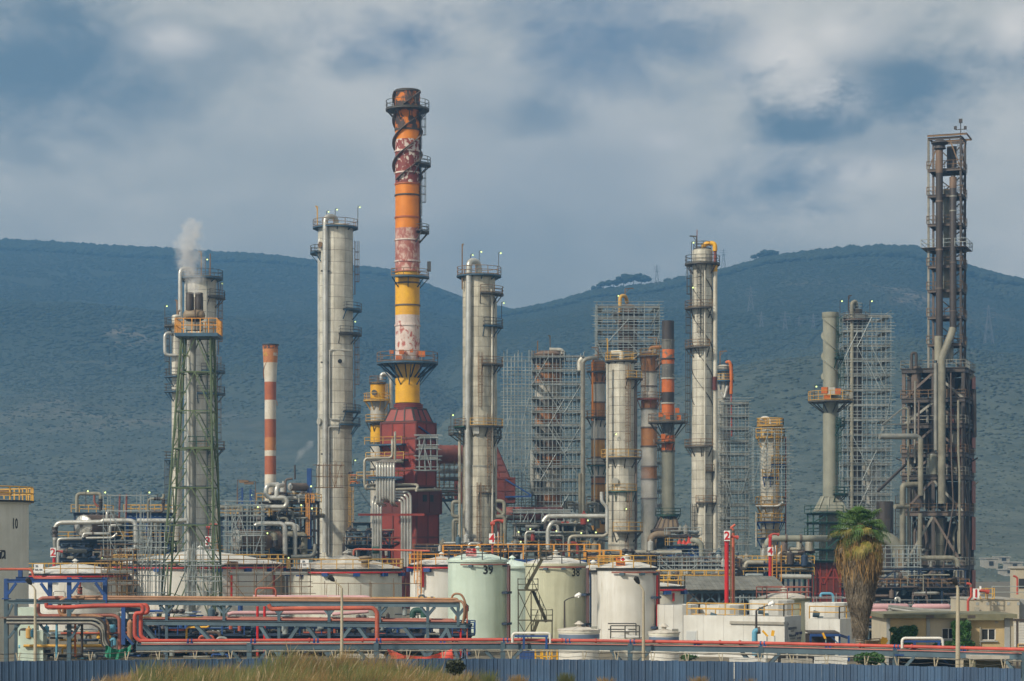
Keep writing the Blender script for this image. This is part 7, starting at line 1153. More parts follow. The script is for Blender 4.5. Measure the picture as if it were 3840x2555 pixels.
pB('white pipe crossing by the lamp post', [(665, 915, -6), (668, 930, -6), (770, 930, -6)], .041, 'white'); pB('blue bracket pipe above the trestle right end', [(1355, 960, -8), (1358, 915, -8), (1400, 915, -8), (1400, 950, -8)], .068, 'trestle'); pB('black elbow pipe at the trestle right end', [(1480, 945), (1580, 945), (1588, 965)], .082, 'soot'); pB('green coil pipes inside the trestle right bay', [(1310, 1085), (1312, 1030), (1390, 1030), (1392, 1085)], .272, 'dkgreen', bend=.5)
for lb, x0, x1, d, s in (('pump and pipe unit in the dark below the trestle left half', 440, 900, 196, 31), ('pump and pipe unit in the dark below the trestle right half', 900, 1760, 198, 33)):
    t = thing('pump_unit', lb, 'pump unit', W((x0 + x1) / 2, ground_y(d), d)); frame(t, x0, x1, d, 4, [2345, 2385], 5, 1, None, 'navy', .22, (1,), (1,), 'blue', bh=.25, deckmat='navy'); clutter(t, x0, x1, 2320, 2465, d - 2, 6, 90, ('pipegrey', 'navy', 'blue', 'soot', 'galv', 'trestle', 'coral', 'rustmid'), .05, .17, s); [em(MB().box(W(x0 + (x1 - x0) * (i + .5) / 7, 2400, d + 5), (random.uniform(2, 3.6), 2, random.uniform(2.6, 4))), 'equipment_box', X[('soot', 'navy', 'rustdark')[i % 3]], t) for i in range(7)]; clutter(t, x0, x1, 2290, 2330, d - 1, 4, 26, ('pipegrey', 'blue', 'galv', 'soot', 'white', 'lightblue'), .05, .13, s + 1)
t = thing('pump_unit', 'clutter of pumps and yellow pipes behind the left gantry', 'pump unit', W(200, ground_y(192), 192)); clutter(t, 70, 430, 2350, 2470, 190, 5, 60, ('pipegrey', 'navy', 'yellowdull', 'galv', 'soot', 'lightblue'), .05, .16, 41)
# front rack
ZR = 3.1
def DR(x): return float(np.interp(x, [-600, 519, 1860, 2760, 3840, 4600], [158, 158.9, 161, 156, 145.5, 138]))
def rp(x, z, dd=0): D = DR(x) + dd; return V3(((x - CX) * D / F, D, z))
t = thing('pipe_rack', 'long low blue pipe rack on V legs right behind the fence', 'pipe rack', rp(2200, 0)); nodes = [510, 935, 1411, 1886, 2363, 2853, 3357, 3840, 4300]
for a, b in zip(nodes[:-1], nodes[1:]):
    for dd in (0, 1.6): em(MB().beam(rp(a, ZR - .47, dd), rp(b, ZR - .47, dd), .2, .42), 'beam', X['trestle'], t)
    emit(MB().path([rp(a, ZR - .77, -.1), rp(b, ZR - .77, -.1)], .05, 6), 'cable_conduit', X['palesteel'], t)
    for x in np.arange(a + 20, b, 48): em(MB().beam(rp(x, ZR - .38, 0), rp(x, ZR - .38, 1.6), .12, .16), 'sleeper', X['navy'], t)
for x in nodes[1:]:
    for dd in (0, 1.6):
        em(MB().beam(rp(x, 0, dd), rp(x, ZR - .2, dd), .36, .3), 'post', X['trestle'], t)
        for s in (-1, 1): em(MB().bar(rp(x, .9, dd - .1), rp(x + s * 72, ZR - .7, dd - .1), .2), 'diagonal', X['trestle'], t)
xs_ = [530] + nodes[1:]; pts = [rp(x, ZR, .2) for x in xs_]
t = thing('fire_main', 'long salmon red fire main along the front rack', 'pipe', pts[0]); emit(MB().path(pts, .12, 14), 'pipe_run', X['firered'], t)
for x in (1160, 1360, 1698, 2108, 2235, 2700, 2775, 3225, 3420): d_ = (rp(x + 4, ZR) - rp(x - 4, ZR)).normalized(); emit(MB().path([rp(x, ZR, .2) - d_ * .06, rp(x, ZR, .2) + d_ * .06], .17, 12), 'flange', X['firered'], t)
for x in (712, 949, 1185, 1420, 1660, 1897, 2130, 2372, 2612, 2861, 3105, 3363, 3610):
    for s in (-7, 7): d_ = (rp(x + 4, ZR) - rp(x - 4, ZR)).normalized(); em(MB().path([rp(x + s, ZR, .2) - d_ * .05, rp(x + s, ZR, .2) + d_ * .05], .145, 12).box(rp(x + s, ZR - .18, .2), (.14, .4, .16)), 'pipe_clamp', X['blue'], t)
emit(MB().path([rp(x, ZR - .2, 1.1) for x in xs_], .09, 8), 'process_pipe', X['jacket'], None, 'silver pipe lying behind the red fire main', 'pipe'); emit(MB().path([rp(x, ZR - .26, -.05) for x in xs_], .045, 6), 'process_pipe', X['coral'], None, 'thin orange pipe under the red fire main', 'pipe'); emit(MB().path([rp(x, ZR - .16, .7) for x in xs_[2:]], .06, 6), 'process_pipe', X['palesteel'], None, 'thin grey pipe lying behind the red fire main', 'pipe')
for lb, x0, x1, yt, D in (('pale pipe hoop over a blue stand, before the zigzag stairs', 1922, 2063, 2375, 160), ('white pipe hoop over a blue stand, before the ochre house', 3383, 3535, 2394, 150)):
    a, b = W(x0, yt, D), W(x1, yt, D); emit(MB().pipe([a - V3((0, 0, .7)), a, b, b - V3((0, 0, .75))], .1, 10, .25), 'process_pipe', X['white'], None, lb, 'pipe')
    s_ = thing('pipe_stand', 'blue stand under the ' + lb.split(' over')[0] + lb.split('stand')[1], 'pipe stand', a - V3((-1, 0, 1))); w = b.x - a.x
    em(MB().box(a + V3((w * .5, .1, -.22)), (w * .9, .2, .14)), 'top_beam', X['blue'], s_)
    for f in (.3, .9): em(MB().box(a + V3((w * f, -.1, -.7)), (.16, .16, .95)), 'post', X['blue'], s_)
# fence
FP = [(-420, 143), (0, 138.8), (900, 142), (1860, 142), (2755, 138.5), (3840, 130.3), (4400, 126)]; FPT = [V3(((x - CX) * D / F, D, 0)) for x, D in FP]; FH = 2.7
t = thing('sheet_fence', 'blue corrugated sheet steel fence along the bottom of the view', 'fence', (0, 140, 0))
PW = .445; prof = [(0, 0), (.03, -.055), (.075, -.055), (.10, 0), (.24, 0), (.25, -.018), (.27, -.018), (.28, 0), (PW - .004, 0)]; vs = []
for z in (0, FH):
    for x, y in prof: vs.append((x, y, z))
n = len(prof); fm = MB().add(vs + [(x, y + .012, z) for x, y, z in vs], [(i, i + 1, n + i + 1, n + i) for i in range(n - 1)] + [(n + i, n + i + 1, 3 * n + i + 1, 3 * n + i) for i in range(n - 1)]); fme = fm.mesh('panel', (0, 0, 0), False); fme.materials.append(X['fence'])
k = 0; rd = random.Random(9); carry = 0
for a, b in zip(FPT[:-1], FPT[1:]):
    d = b - a; L = d.length; ang = math.atan2(d.y, d.x); i = 0
    while i * PW < L - .2: p = a + d * (i * PW / L); o = place(fme, 'panel', t, p + V3((0, rd.uniform(-.01, .01), rd.uniform(-.03, .02) - .02)), ang + rd.uniform(-.01, .01)); i += 1
wire = []
for i in range(31):
    x = -60 + i * 132; D = float(np.interp(x, [p[0] for p in FP], [p[1] for p in FP])) + .15; p = V3(((x - CX) * D / F, D, 0)); ln = rd.uniform(-.1, .1)
    em(MB().bar(p, p + V3((0, .02, FH - .2)), .09), 'post', X['trestle'], t); q = p + V3((ln, .05, FH - .25)); em(MB().bar(q, q + V3((-.12 + ln, 0, .75)), .06).bar(q, q + V3((.14 + ln, 0, .75)), .06), 'wire_arm', X['wood'], t); wire.append(q)
for k, (dx, dz) in enumerate(((-.1, .7), (.12, .7), (0, .45), (0, .25))): emit(MB().path([p for a, b in zip(wire[:-1], wire[1:]) for p in (a + V3((dx, 0, dz)), a * .5 + b * .5 + V3((dx, 0, dz - .05 - .03 * k)))], .013, 4), 'barbed_wire', X['raildk'], t)
# lamp posts
def lamp_post(label, x, ytop, D, ybend, dxarm, mat='wood', head='dark', r=.11, lit=False):
    b = W(x, ground_y(D), D); k = W(x, ybend, D); e = W(x + dxarm, ytop, D); t = thing('lamp_post', label, 'lamp post', b, 'lamp posts behind the fence'); emit(MB().path([b, b + (k - b) * .5, k], [r * 1.25, r * 1.05, r * .75], 10), 'pole', X[mat], t); emit(MB().path([k, k * .6 + e * .4 + V3((0, 0, .05)), e], [r * .6, r * .55, r * .5], 7), 'arm', X['raildk' if mat != 'wood' else 'wood'], t)
    d = (e - k).normalized(); h = emit(MB().path([e, e + d * .2, e + d * .5, e + d * .62], [.07, .17, .2, .06], 8), 'lamp_head', X['black' if head == 'dark' else 'signwht'], t)
    if lit: emit(MB().ball(e + d * .35 - V3((0, .05, .14)), .07, 8, 5), 'bulb', X['lampwht'], h)
lamp_post('pale leaning lamp post left, before the blue gantry', 132, 2193, 157, 2212, -14); lamp_post('pale lamp post with dark head in front of the trestle', 1282, 2180, 157, 2206, -28); lamp_post('pale lamp post with dark head before the white front tank', 2413, 2190, 157, 2218, -16); lamp_post('thick pale lamp post before the ochre house', 3592, 2196, 141, 2210, -5, r=.14)
lamp_post('dark lamp post with white lamp before tank 38', 2117, 2238, 190, 2254, 38, 'rustdark', 'white', .09, True); lamp_post('dark lamp post with lit white lamp before the white building', 2836, 2270, 185, 2290, 44, 'rustdark', 'white', .11, True)
# nets and low clutter behind the fence
def sheet(label, pts, mat, D, name='net', nx=16, ny=6, sag=.3, cat='net'):
    (x0, y0), (x1, y1), (x2, y2), (x3, y3) = pts; vs = []; r_ = random.Random(len(label))
    for j in range(ny + 1):
        for i in range(nx + 1):
            u, v = i / nx, j / ny; x = (x0 * (1 - u) + x1 * u) * (1 - v) + (x3 * (1 - u) + x2 * u) * v; y = (y0 * (1 - u) + y1 * u) * (1 - v) + (y3 * (1 - u) + y2 * u) * v; p = W(x, y, D); s = math.sin(math.pi * u); vs.append(p + V3((r_.uniform(-.03, .03), .18 * math.sin(u * 17 + v * 2) + .1 * math.sin(u * 41), -sag * s + r_.uniform(-.03, .03))))
    emit(MB().add(vs, [(j * (nx + 1) + i, j * (nx + 1) + i + 1, (j + 1) * (nx + 1) + i + 1, (j + 1) * (nx + 1) + i) for j in range(ny) for i in range(nx)]), name, X[mat], None, label, cat)
sheet('torn orange red net hung behind the fence under the rack', [cB(1112, 1322), cB(1608, 1322), cB(1620, 1396), cB(1150, 1400)], 'tarpred', 152, sag=.55); sheet('grey blue tarpaulin bundle beside the orange net', [cB(1690, 1315), cB(1712, 1315), cB(1732, 1398), cB(1675, 1398)], 'bandblue', 152, 'tarpaulin', sag=0, nx=6, cat='tarpaulin'); sheet('green tarpaulin slung under the front rack at the left', [cA(800, 1292), cA(1000, 1290), cA(992, 1350), cA(790, 1378)], 'tarpgreen', 156, 'tarpaulin', sag=.35, cat='tarpaulin')
em(MB().hexa([W(*cB(705, 1395), 165), W(*cB(1110, 1395), 165), W(*cB(1090, 1366), 167), W(*cB(740, 1362), 167), W(*cB(705, 1400), 168), W(*cB(1110, 1400), 168), W(*cB(1080, 1360), 172), W(*cB(750, 1358), 172)]), 'concrete_slab', X['concrete'], None, 'low concrete slab behind the fence below the trestle', 'slab')
# ---------------------------------------------------------------- white and ochre buildings, palm
def wbox(t, P0, wl, wr, th, z0, z1, mat, seam=2.4, matr=None, parapet=.12):
    """walls of a building with near corner P0: left face wl metres, right face wr, turned th degrees; panels as parts"""
    e1 = V3((-math.cos(R(th)), math.sin(R(th)), 0)); e2 = V3((math.sin(R(th)), math.cos(R(th)), 0)); P = V3((P0.x, P0.y, 0))
    for e, o, L, k in ((e1, e2, wl, mat), (e2, e1, wr, matr or mat)):
        n = max(1, round(L / seam))
        for i in range(n):
            a, b = P + e * (L * i / n + .008), P + e * (L * (i + 1) / n - .008); kk = random.uniform(0, .008); vs = [a - o * kk, b - o * kk, b + o * .2, a + o * .2]; em(MB().hexa([v + V3((0, 0, z0)) for v in vs] + [v + V3((0, 0, z1)) for v in vs]), 'wall_panel', X[k], t)
    c = [P, P + e1 * wl, P + e1 * wl + e2 * wr, P + e2 * wr]; em(MB().hexa([v + V3((0, 0, z0)) + (e1 + e2) * (.05 if i == 0 else 0) for i, v in enumerate(c)] + [v + V3((0, 0, z1 - .02)) for v in c]) if False else MB().hexa([P + e1 * .1 + e2 * .1 + V3((0, 0, z0)), P + e1 * wl + e2 * .1 + V3((0, 0, z0)), P + e1 * wl + e2 * wr + V3((0, 0, z0)), P + e1 * .1 + e2 * wr + V3((0, 0, z0))] + [P + e1 * .1 + e2 * .1 + V3((0, 0, z1 - .03)), P + e1 * wl + e2 * .1 + V3((0, 0, z1 - .03)), P + e1 * wl + e2 * wr + V3((0, 0, z1 - .03)), P + e1 * .1 + e2 * wr + V3((0, 0, z1 - .03))]), 'roof', X['concrete'], t)
    return e1, e2
D = 194; P0 = W(2942, ground_y(D), D); P0.z = 0; zz = lambda y, d=D: H + (HY - y) * d / F
t = thing('white_building', 'long low white building with welcome sign on its shaded gable', 'building', P0); e1, e2 = wbox(t, P0, 9.8, 4.2, 28, 0, zz(2313), 'wallwht', 1.9, 'wallgrey')
em(MB().hexa([P0 + e1 * .0 - e2 * .18 + V3((0, 0, zz(2333))), P0 + e1 * 5.2 - e2 * .18 + V3((0, 0, zz(2333))), P0 + e1 * 5.2 - e2 * .02 + V3((0, 0, zz(2333))), P0 - e2 * .02 + V3((0, 0, zz(2333)))] + [P0 - e2 * .18 + V3((0, 0, zz(2338) - .12)), P0 + e1 * 5.2 - e2 * .18 + V3((0, 0, zz(2338) - .12)), P0 + e1 * 5.2 - e2 * .02 + V3((0, 0, zz(2338) - .12)), P0 - e2 * .02 + V3((0, 0, zz(2338) - .12))]), 'ledge', X['concrete'], t)
def rail_line(t, pts, h, mat, ev=1.6, r=.05, name='railing'):
    mm = MB(); posts_ = []
    for a, b in zip(pts[:-1], pts[1:]): n = max(1, int((b - a).length / ev)); posts_ += [a + (b - a) * i / n for i in range(n + 1)]
    rail_path(mm, pts, posts_, h, r); em(mm, name, X[mat], t)
Z = V3((0, 0, zz(2313))); rail_line(t, [P0 + e1 * 9.5 + e2 * .1 + Z, P0 + e1 * .1 + e2 * .1 + Z, P0 + e2 * 4 + Z], 1.1, 'railyel')
def board(label_lines, f0, f1, y0, y1, mat, off): # sign on the shaded gable, between fractions of its length
    c = P0 + e2 * (4.2 * (f0 + f1) / 2) - e1 * off; w = 4.2 * (f1 - f0); rz = math.atan2(e2.y, e2.x); b = em(MB().box(c + V3((0, 0, (zz(y0) + zz(y1)) / 2)), (w, .05, zz(y0) - zz(y1)), rz), 'sign_board', X[mat], t)
    for s, u, y, sz, k, bo in label_lines: flat_text(b, s, P0 + e2 * (4.2 * u) - e1 * (off + .04) + V3((0, 0, zz(y))), sz, k, rz, bo)
    return b
b = board([('םיאבה םיכורב', .42, 2359, .36, 'print', .008), ('תוקיז יתב', .42, 2369, .2, 'printgrey', .004), ('Welcome to', .42, 2386, .34, 'print', .008), ('the Refineries', .42, 2397, .24, 'printgrey', .004)], .05, .62, 2328, 2408, 'wallgrey', .05)
em(MB().box(P0 + e2 * .42 - e1 * .1 + V3((0, 0, zz(2368))), (.3, .03, 1.7), math.atan2(e2.y, e2.x)), 'logo_column', X['printgrey'], b); flat_text(b, 'A', P0 + e2 * .6 - e1 * .12 + V3((0, 0, zz(2342))), .3, 'print', math.atan2(e2.y, e2.x), .01)
b = board([('הרקב רדחל', .80, 2380, .34, 'printblue', .012)], .63, .98, 2370, 2408, 'wallgrey', .06)
rz = math.atan2(e2.y, e2.x); c = P0 + e2 * (4.2 * .80) - e1 * .115 + V3((0, 0, zz(2398))); em(MB().box(c - e2 * .15, (.75, .02, .09), rz), 'arrow_shaft', X['printblue'], b); em(MB().add([c + e2 * .2 + V3((0, 0, .17)), c + e2 * .5, c + e2 * .2 - V3((0, 0, .17))], [(0, 1, 2)]), 'arrow_head', X['printblue'], b)
# door, lamps on the front
pq = P0 + e1 * 9.0 - e2 * .04; em(MB().box(pq + V3((0, 0, 1.2)), (1.1, .08, 2.3), math.atan2(-e1.y, -e1.x)), 'door', X['framewht'], t); em(MB().box(pq - e2 * .03 + V3((0, 0, 1.2)), (.9, .08, 2.1), math.atan2(-e1.y, -e1.x)), 'door_leaf', X['wallgrey'], t)
P1 = W(2552, ground_y(206), 206); P1.z = 0; t = thing('white_building', 'white wall block between the white front tank and the long white building', 'building', P1); wbox(t, W(2760, HY, 204), 5.6, 3, 20, 0, zz(2331, 204), 'wallwht', 1.9, 'wallgrey'); q = W(2760, HY, 204); rail_line(t, [V3((q.x - 5.4, q.y + 1.95, zz(2331, 204))), V3((q.x - .1, q.y + .1, zz(2331, 204)))], 1.2, 'railyel')
D3_ = 193; P0 = W(3150, ground_y(D3_), D3_); P0.z = 0; t = thing('white_building', 'white building with an angled corner left of the palm, blue canopy at its foot', 'building', P0); e1, e2 = wbox(t, P0, 3.0, 5.0, 28, 0, zz(2322, D3_), 'wallwht', 1.0, 'wallwht'); Z = V3((0, 0, zz(2322, D3_))); rail_line(t, [P0 + e1 * 2.9 + e2 * .1 + Z, P0 + e1 * .1 + e2 * .1 + Z, P0 + e2 * 3.6 + Z], 1.1, 'railyel')
def block(label, x0, x1, y0, D, mat='wallwht', n=14):
    T = Tow('concrete_tank', label, 'tank', (x0 + x1) / 2, D); r = (x1 - x0) / 2 * T.m; z = T.z(y0); k = MB(); a0, a1 = -math.pi / n + .004, math.pi / n - .004; vs = [(rr * math.cos(a), rr * math.sin(a), zq) for zq in (.01, z) for rr, a in ((r, a0), (r, a1), (r - .25, a1), (r - .25, a0))]; me = k.hexa(vs).mesh('wall_panel', (0, 0, 0), False); me.materials.append(X[mat])
    for i in range(n): place(me, 'wall_panel', T.t, (T.c.x, T.c.y, 0), 2 * math.pi * (i + .4) / n)
    em(MB().lathe((T.c.x, T.c.y, 0), [(.01, 0), (r - .2, 0), (r - .2, z - .25), (.01, z - .25)], n), 'inner_basin', X['concrete'], T.t)
block('white panelled round block right of the white front tank', 2462, 2618, 2267, 207); block('white panelled round block left of the dark lamp post', 2626, 2800, 2268, 208); block('white panelled round block on the long white building', 2811, 2978, 2250, 204); block('white panelled round block behind the yellow rail left of the palm', 3019, 3190, 2260, 204)
for lb, x, y in (('blue pump on the flat roof before the round blocks', 2857, 2302), ('dark pump on the right white roof', 3062, 2314), ('dark pump on the left white roof', 2676, 2322)): p = W(x, y, 198); emit(MB().path([p - V3((.3, 0, -.3)), p + V3((.25, 0, .2))], [.34, .28], 10).box(p + V3((.35, 0, -.1)), (.5, .4, .3)), 'pump', X['trestle'], None, lb, 'pump')
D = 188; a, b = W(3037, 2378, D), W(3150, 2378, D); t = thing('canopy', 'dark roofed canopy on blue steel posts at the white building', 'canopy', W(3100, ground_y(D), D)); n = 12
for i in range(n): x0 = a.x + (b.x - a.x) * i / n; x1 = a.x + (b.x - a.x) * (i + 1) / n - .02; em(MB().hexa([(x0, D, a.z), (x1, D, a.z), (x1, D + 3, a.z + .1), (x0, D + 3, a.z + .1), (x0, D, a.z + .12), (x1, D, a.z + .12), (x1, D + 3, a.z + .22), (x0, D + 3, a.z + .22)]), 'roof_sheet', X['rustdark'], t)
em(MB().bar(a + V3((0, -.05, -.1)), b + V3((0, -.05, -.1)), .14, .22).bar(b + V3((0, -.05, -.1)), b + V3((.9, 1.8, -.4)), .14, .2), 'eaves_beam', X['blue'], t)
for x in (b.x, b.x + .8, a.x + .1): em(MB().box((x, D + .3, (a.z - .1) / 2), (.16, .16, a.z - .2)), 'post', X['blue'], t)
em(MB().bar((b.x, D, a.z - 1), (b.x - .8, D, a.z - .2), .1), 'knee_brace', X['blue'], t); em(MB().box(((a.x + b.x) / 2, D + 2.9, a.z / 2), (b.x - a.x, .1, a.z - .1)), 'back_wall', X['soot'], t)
for x in (a.x + .7, a.x + 1.9): em(MB().box((x, D + .6, a.z - .2), (.6, .1, .06)), 'tube_light', X['lampwht'], t)
for lb, x, y, ti in (('left yellow floodlight on a stand before the white wall', 2869, 2376, .5), ('second yellow floodlight on a stand before the white wall', 2898, 2375, -.1), ('yellow floodlight on a stand before the canopy', 3090, 2385, .25)):
    p = W(x, y, 172); t = thing('floodlight', lb, 'floodlight', V3((p.x, p.y, 0))); emit(MB().path([V3((p.x + .15, p.y, 0)), p + V3((.15, 0, -.2))], .05, 7), 'stand', X['galv'], t); em(MB().bar(p + V3((ti * .4, 0, -.22)), p + V3((-ti * .4, 0, .22)), .24, .15), 'lamp_box', X['yellow'], t)
# ochre house
D = 171; zz = lambda y, d=171: H + (HY - y) * d / F; x0, x1 = W(3325, HY, D).x, W(3782, HY, D).x; zt = zz(2318); HD = 7
t = thing('ochre_house', 'flaking ochre plastered house with vines at the lower right', 'house', V3(((x0 + x1) / 2, D, 0))); pil = [3325, 3480, 3634, 3782]; pw = .28
wins = [(1, 3532, 3583, 2356, 2398), (2, 3680, 3734, 2358, 2402)]
for i in range(3):
    a, b = W(pil[i], HY, D).x, W(pil[i + 1], HY, D).x; w = [q for q in wins if q[0] == i]
    if not w: em(MB().box(((a + b) / 2, D + .15, zt / 2), (b - a, .3, zt)), 'wall_bay', X['plaster'], t)
    for q in w:
        wa, wb, wz1, wz0 = W(q[1], HY, D).x, W(q[2], HY, D).x, zz(q[3]), zz(q[4]); m = MB().box(((a + wa) / 2, D + .15, zt / 2), (wa - a, .3, zt)).box(((wb + b) / 2, D + .15, zt / 2), (b - wb, .3, zt)).box(((wa + wb) / 2, D + .15, wz0 / 2), (wb - wa, .3, wz0)).box(((wa + wb) / 2, D + .15, (wz1 + zt) / 2), (wb - wa, .3, zt - wz1)); em(m, 'wall_bay', X['plaster'] if i == 2 else X['plaster2'], t)
        o = em(MB().box(((wa + wb) / 2, D + .2, (wz0 + wz1) / 2), (wb - wa, .04, wz1 - wz0)), 'window', X['blind'], t); f = .06; cz = (wz0 + wz1) / 2; h = wz1 - wz0
        em(MB().box((wa + f / 2, D + .12, cz), (f, .14, h)).box((wb - f / 2, D + .12, cz), (f, .14, h)).box(((wa + wb) / 2, D + .12, wz1 - f / 2), (wb - wa, .14, f)).box(((wa + wb) / 2, D + .12, wz0 + f / 2), (wb - wa, .14, f)).box(((wa + wb) / 2, D + .121, cz), (f, .12, h)), 'window_frame', X['framewht'], o)
        for s in (-1, 1): em(MB().box(((wa + wb) / 2 + s * (wb - wa) / 4, D + .16, cz), ((wb - wa) / 2 - .1, .02, h - .12)), 'pane', X['glass'], o)
        em(MB().box(((wa + wb) / 2, D - .05, wz0 - .06), (wb - wa + .25, .25, .1)), 'window_sill', X['trimgrey'], o)
for i, x in enumerate(pil): xx = W(x, HY, D).x; em(MB().box((xx + (.12 if i == 0 else -.12 if i == 3 else 0), D - .03, zt / 2), (pw if i < 3 else .42, .12, zt)), 'pilaster', X['trimgrey'], t)
em(MB().box((x1 + .2, D + HD / 2, zt / 2), (.3, HD, zt)), 'side_wall', X['plaster2'], t); em(MB().box((x0 + .15, D + HD / 2, zt / 2), (.28, HD - .4, zt)), 'side_wall', X['plaster2'], t); em(MB().box(((x0 + x1) / 2, D + HD, zt / 2), (x1 - x0, .3, zt)), 'back_wall', X['plaster2'], t)
em(MB().box(((x0 + x1) / 2 + .1, D + HD / 2 - .15, zt + .16), (x1 - x0 + .9, HD + .9, .32)), 'roof_slab', X['mossy'], t); em(MB().box((W(3680, HY, D).x + .2, D - .55, zt + .05), (2.9, .12, .42)), 'fascia', X['mossy'], t)
for x in (3482, 3637): em(MB().box((W(x, HY, D).x, D - .5, zt + .12), (.6, .25, .24)), 'scupper', X['rustdark'], t)
emit(MB().path([(W(3675, HY, D).x, D - .1, .4), (W(3675, HY, D).x, D - .1, zz(2352))], .05, 7), 'downpipe', X['palesteel'], t)
def vine(label, cx0, cy0, spots, D, n=900, seed=1):
    r = np.random.default_rng(seed); vs = []
    for x, y, rx, ry, k in spots:
        a = r.random(k) * 2 * np.pi; q = r.random(k) ** .5; px_ = x + rx * q * np.cos(a); py_ = y + ry * q * np.sin(a); dd = D - .05 - .55 * r.random(k) * (1 - q * .6); P = np.stack([(px_ - CX) * dd / F, dd, H + (HY - py_) * dd / F], 1)
        s = .07 + .09 * r.random(k); u = r.normal(size=(k, 3)); u[:, 1] *= .5; u /= np.linalg.norm(u, axis=1)[:, None]; v = np.cross(u, r.normal(size=(k, 3))); v /= np.linalg.norm(v, axis=1)[:, None]
        vs.append(np.stack([P - u * s[:, None], P + v * s[:, None] * .7, P + u * s[:, None] * 1.2, P - v * s[:, None] * .7], 1))
    v = np.concatenate(vs).reshape(-1, 3); m = len(v) // 4; o = npmesh('leaves', v - np.array(W(cx0, cy0, D)), np.arange(m * 4).reshape(-1, 4), X['vine'], None, W(cx0, cy0, D)); o.name = 'climbing_vine'; o.data.name = 'climbing_vine'; props(o, label, 'vine', None, 'thing')
vine('green vine mass on the left bay of the ochre house', 3390, 2410, [(3400, 2372, 38, 22, 2600), (3378, 2395, 34, 24, 2200), (3360, 2410, 20, 16, 700), (3350, 2362, 12, 9, 160), (3425, 2365, 15, 18, 500), (3385, 2420, 40, 12, 900)], 170.6); vine('tall green vine between the two windows of the ochre house', 3600, 2410, [(3590, 2345, 22, 18, 1000), (3592, 2370, 18, 26, 1300), (3605, 2395, 30, 24, 1900), (3615, 2415, 40, 14, 1700), (3625, 2350, 14, 22, 420), (3570, 2418, 42, 10, 900), (3628, 2380, 12, 20, 350), (3515, 2420, 14, 6, 120)], 170.5, seed=2)
D = 192; zz2_ = lambda y: H + (HY - y) * D / F; t = thing('flat_building', 'beige flat roofed building with small square vents behind the ochre house', 'building', W(3740, ground_y(D), D)); a, b = W(3634, HY, D).x, W(3822, HY, D).x; zt = zz2_(2250)
em(MB().box(((a + b) / 2, D + 4, zt / 2), (b - a, 8, zt)), 'wall', X['plaster2'], t); em(MB().box((b + .6, D + 4.5, zt / 2), (1.2, 7, zt - .05)), 'side_wall', X['trimgrey'], t); em(MB().box(((a + b) / 2, D + 4, zt + .05), (b - a + .15, 8.15, .1)), 'roof_edge', X['concrete'], t)
for x in (3668, 3707, 3746, 3785, 3822): p = W(x - 3, 2264, D); em(MB().box((p.x, D - .01, p.z), (.24, .05, .26)), 'vent', X['trimgrey'], t)
rail_line(t, [W(3720, 2246, D + 1), W(3900, 2246, D + 1)], 1.1, 'galv', 2.2, .03); em(MB().box((W(3660, HY, D).x, D - .4, zz2_(2298)), (.35, .35, 1.0)), 'small_tank', X['palesteel'], t)
t = thing('roof_hut', 'small beige rooftop hut with window at the right frame edge', 'hut', W(3850, 2240, 205)); p = W(3862, 2240, 205); em(MB().box(p + V3((0, 1, 1.0)), (2.8, 2, 3.4)), 'wall', X['plaster2'], t); em(MB().box(p + V3((-.75, -.02, 1.3)), (.6, .1, .9)), 'window', X['glass'], t); em(MB().box(p + V3((0, 1, 2.8)), (3.1, 2.3, .2)), 'roof', X['concrete'], t)
t = thing('shutter_shed', 'white ribbed shed and rusty gate at the right edge beside the ochre house', 'shed', W(3830, ground_y(166), 166))
for i in range(9): em(MB().box(W(3852, 2340 + i * 10, 168) + V3((0, 0, 0)), (2.0, .12, .185)), 'wall_panel', X['wallwht'], t)
em(MB().bar(W(3815, ground_y(166), 166), W(3815, 2330, 166), .15).bar(W(3800, 2325, 166), W(3900, 2330, 166), .2).bar(W(3815, 2420, 166), W(3900, 2422, 166), .1), 'gate_frame', X['rustdark'], t); rail_line(t, [W(3818, 2440, 165), W(3900, 2442, 165)], .5, 'railyel', .8, .03)
# pink vessels and grey pipes on the rack between the palm and the ochre house
for lb, x0, x1, y, D, r, k in (('pink horizontal pipe vessel left above the ochre house roof', 3250, 3400, 2277, 232, .38, 'pinkpipe'), ('pink horizontal pipe vessel right above the ochre house roof', 3430, 3555, 2276, 234, .33, 'pinkpipe'), ('lower pink vessel behind the palm trunk', 3240, 3320, 2299, 226, .4, 'pinkpipe')):
    p, q = W(x0, y, D), W(x1, y, D); d = (q - p).normalized(); emit(MB().path([p - d * .3, p - d * .18, p, q, q + d * .18, q + d * .3], [.05, r * .7, r, r, r * .7, .05], 14), 'pipe_vessel', X[k], None, lb, 'vessel')
pipe_thing('grey pipe sloping right over the ochre house roof', [(3332, 2276, 215), (3460, 2290, 215), (3560, 2293, 215), (3640, 2296, 215)], .22, 'pipegrey'); pipe_thing('white pipe under the grey sloping one', [(3330, 2282, 214), (3430, 2296, 214), (3640, 2300, 214)], .14, 'jacket'); pipe_thing('thin coral pipe low left of the ochre house', [(3240, 2316, 205), (3325, 2316, 205)], .1, 'coral')
t = thing('pipe_rack', 'dark low pipe rack between the palm trunk and the ochre house', 'pipe rack', W(3270, ground_y(205), 205)); frame(t, 3228, 3345, 205, 5, [2325, 2370], 4, 1, None, 'navy', .25, (0,), (), brace=((0, 0), (0, 2, -1)), bh=.3, deckmat='dkgreen'); clutter(t, 3232, 3340, 2330, 2400, 204, 4, 40, ('soot', 'navy', 'pipegrey', 'trestle'), .06, .2, 51)
for i, (z, k) in enumerate(((2340, 'soot'), (2352, 'navy'), (2362, 'pipegrey'))): emit(MB().path([W(3228, z, 203), W(3345, z, 203)], .15, 8), 'pipe', X[k], t)
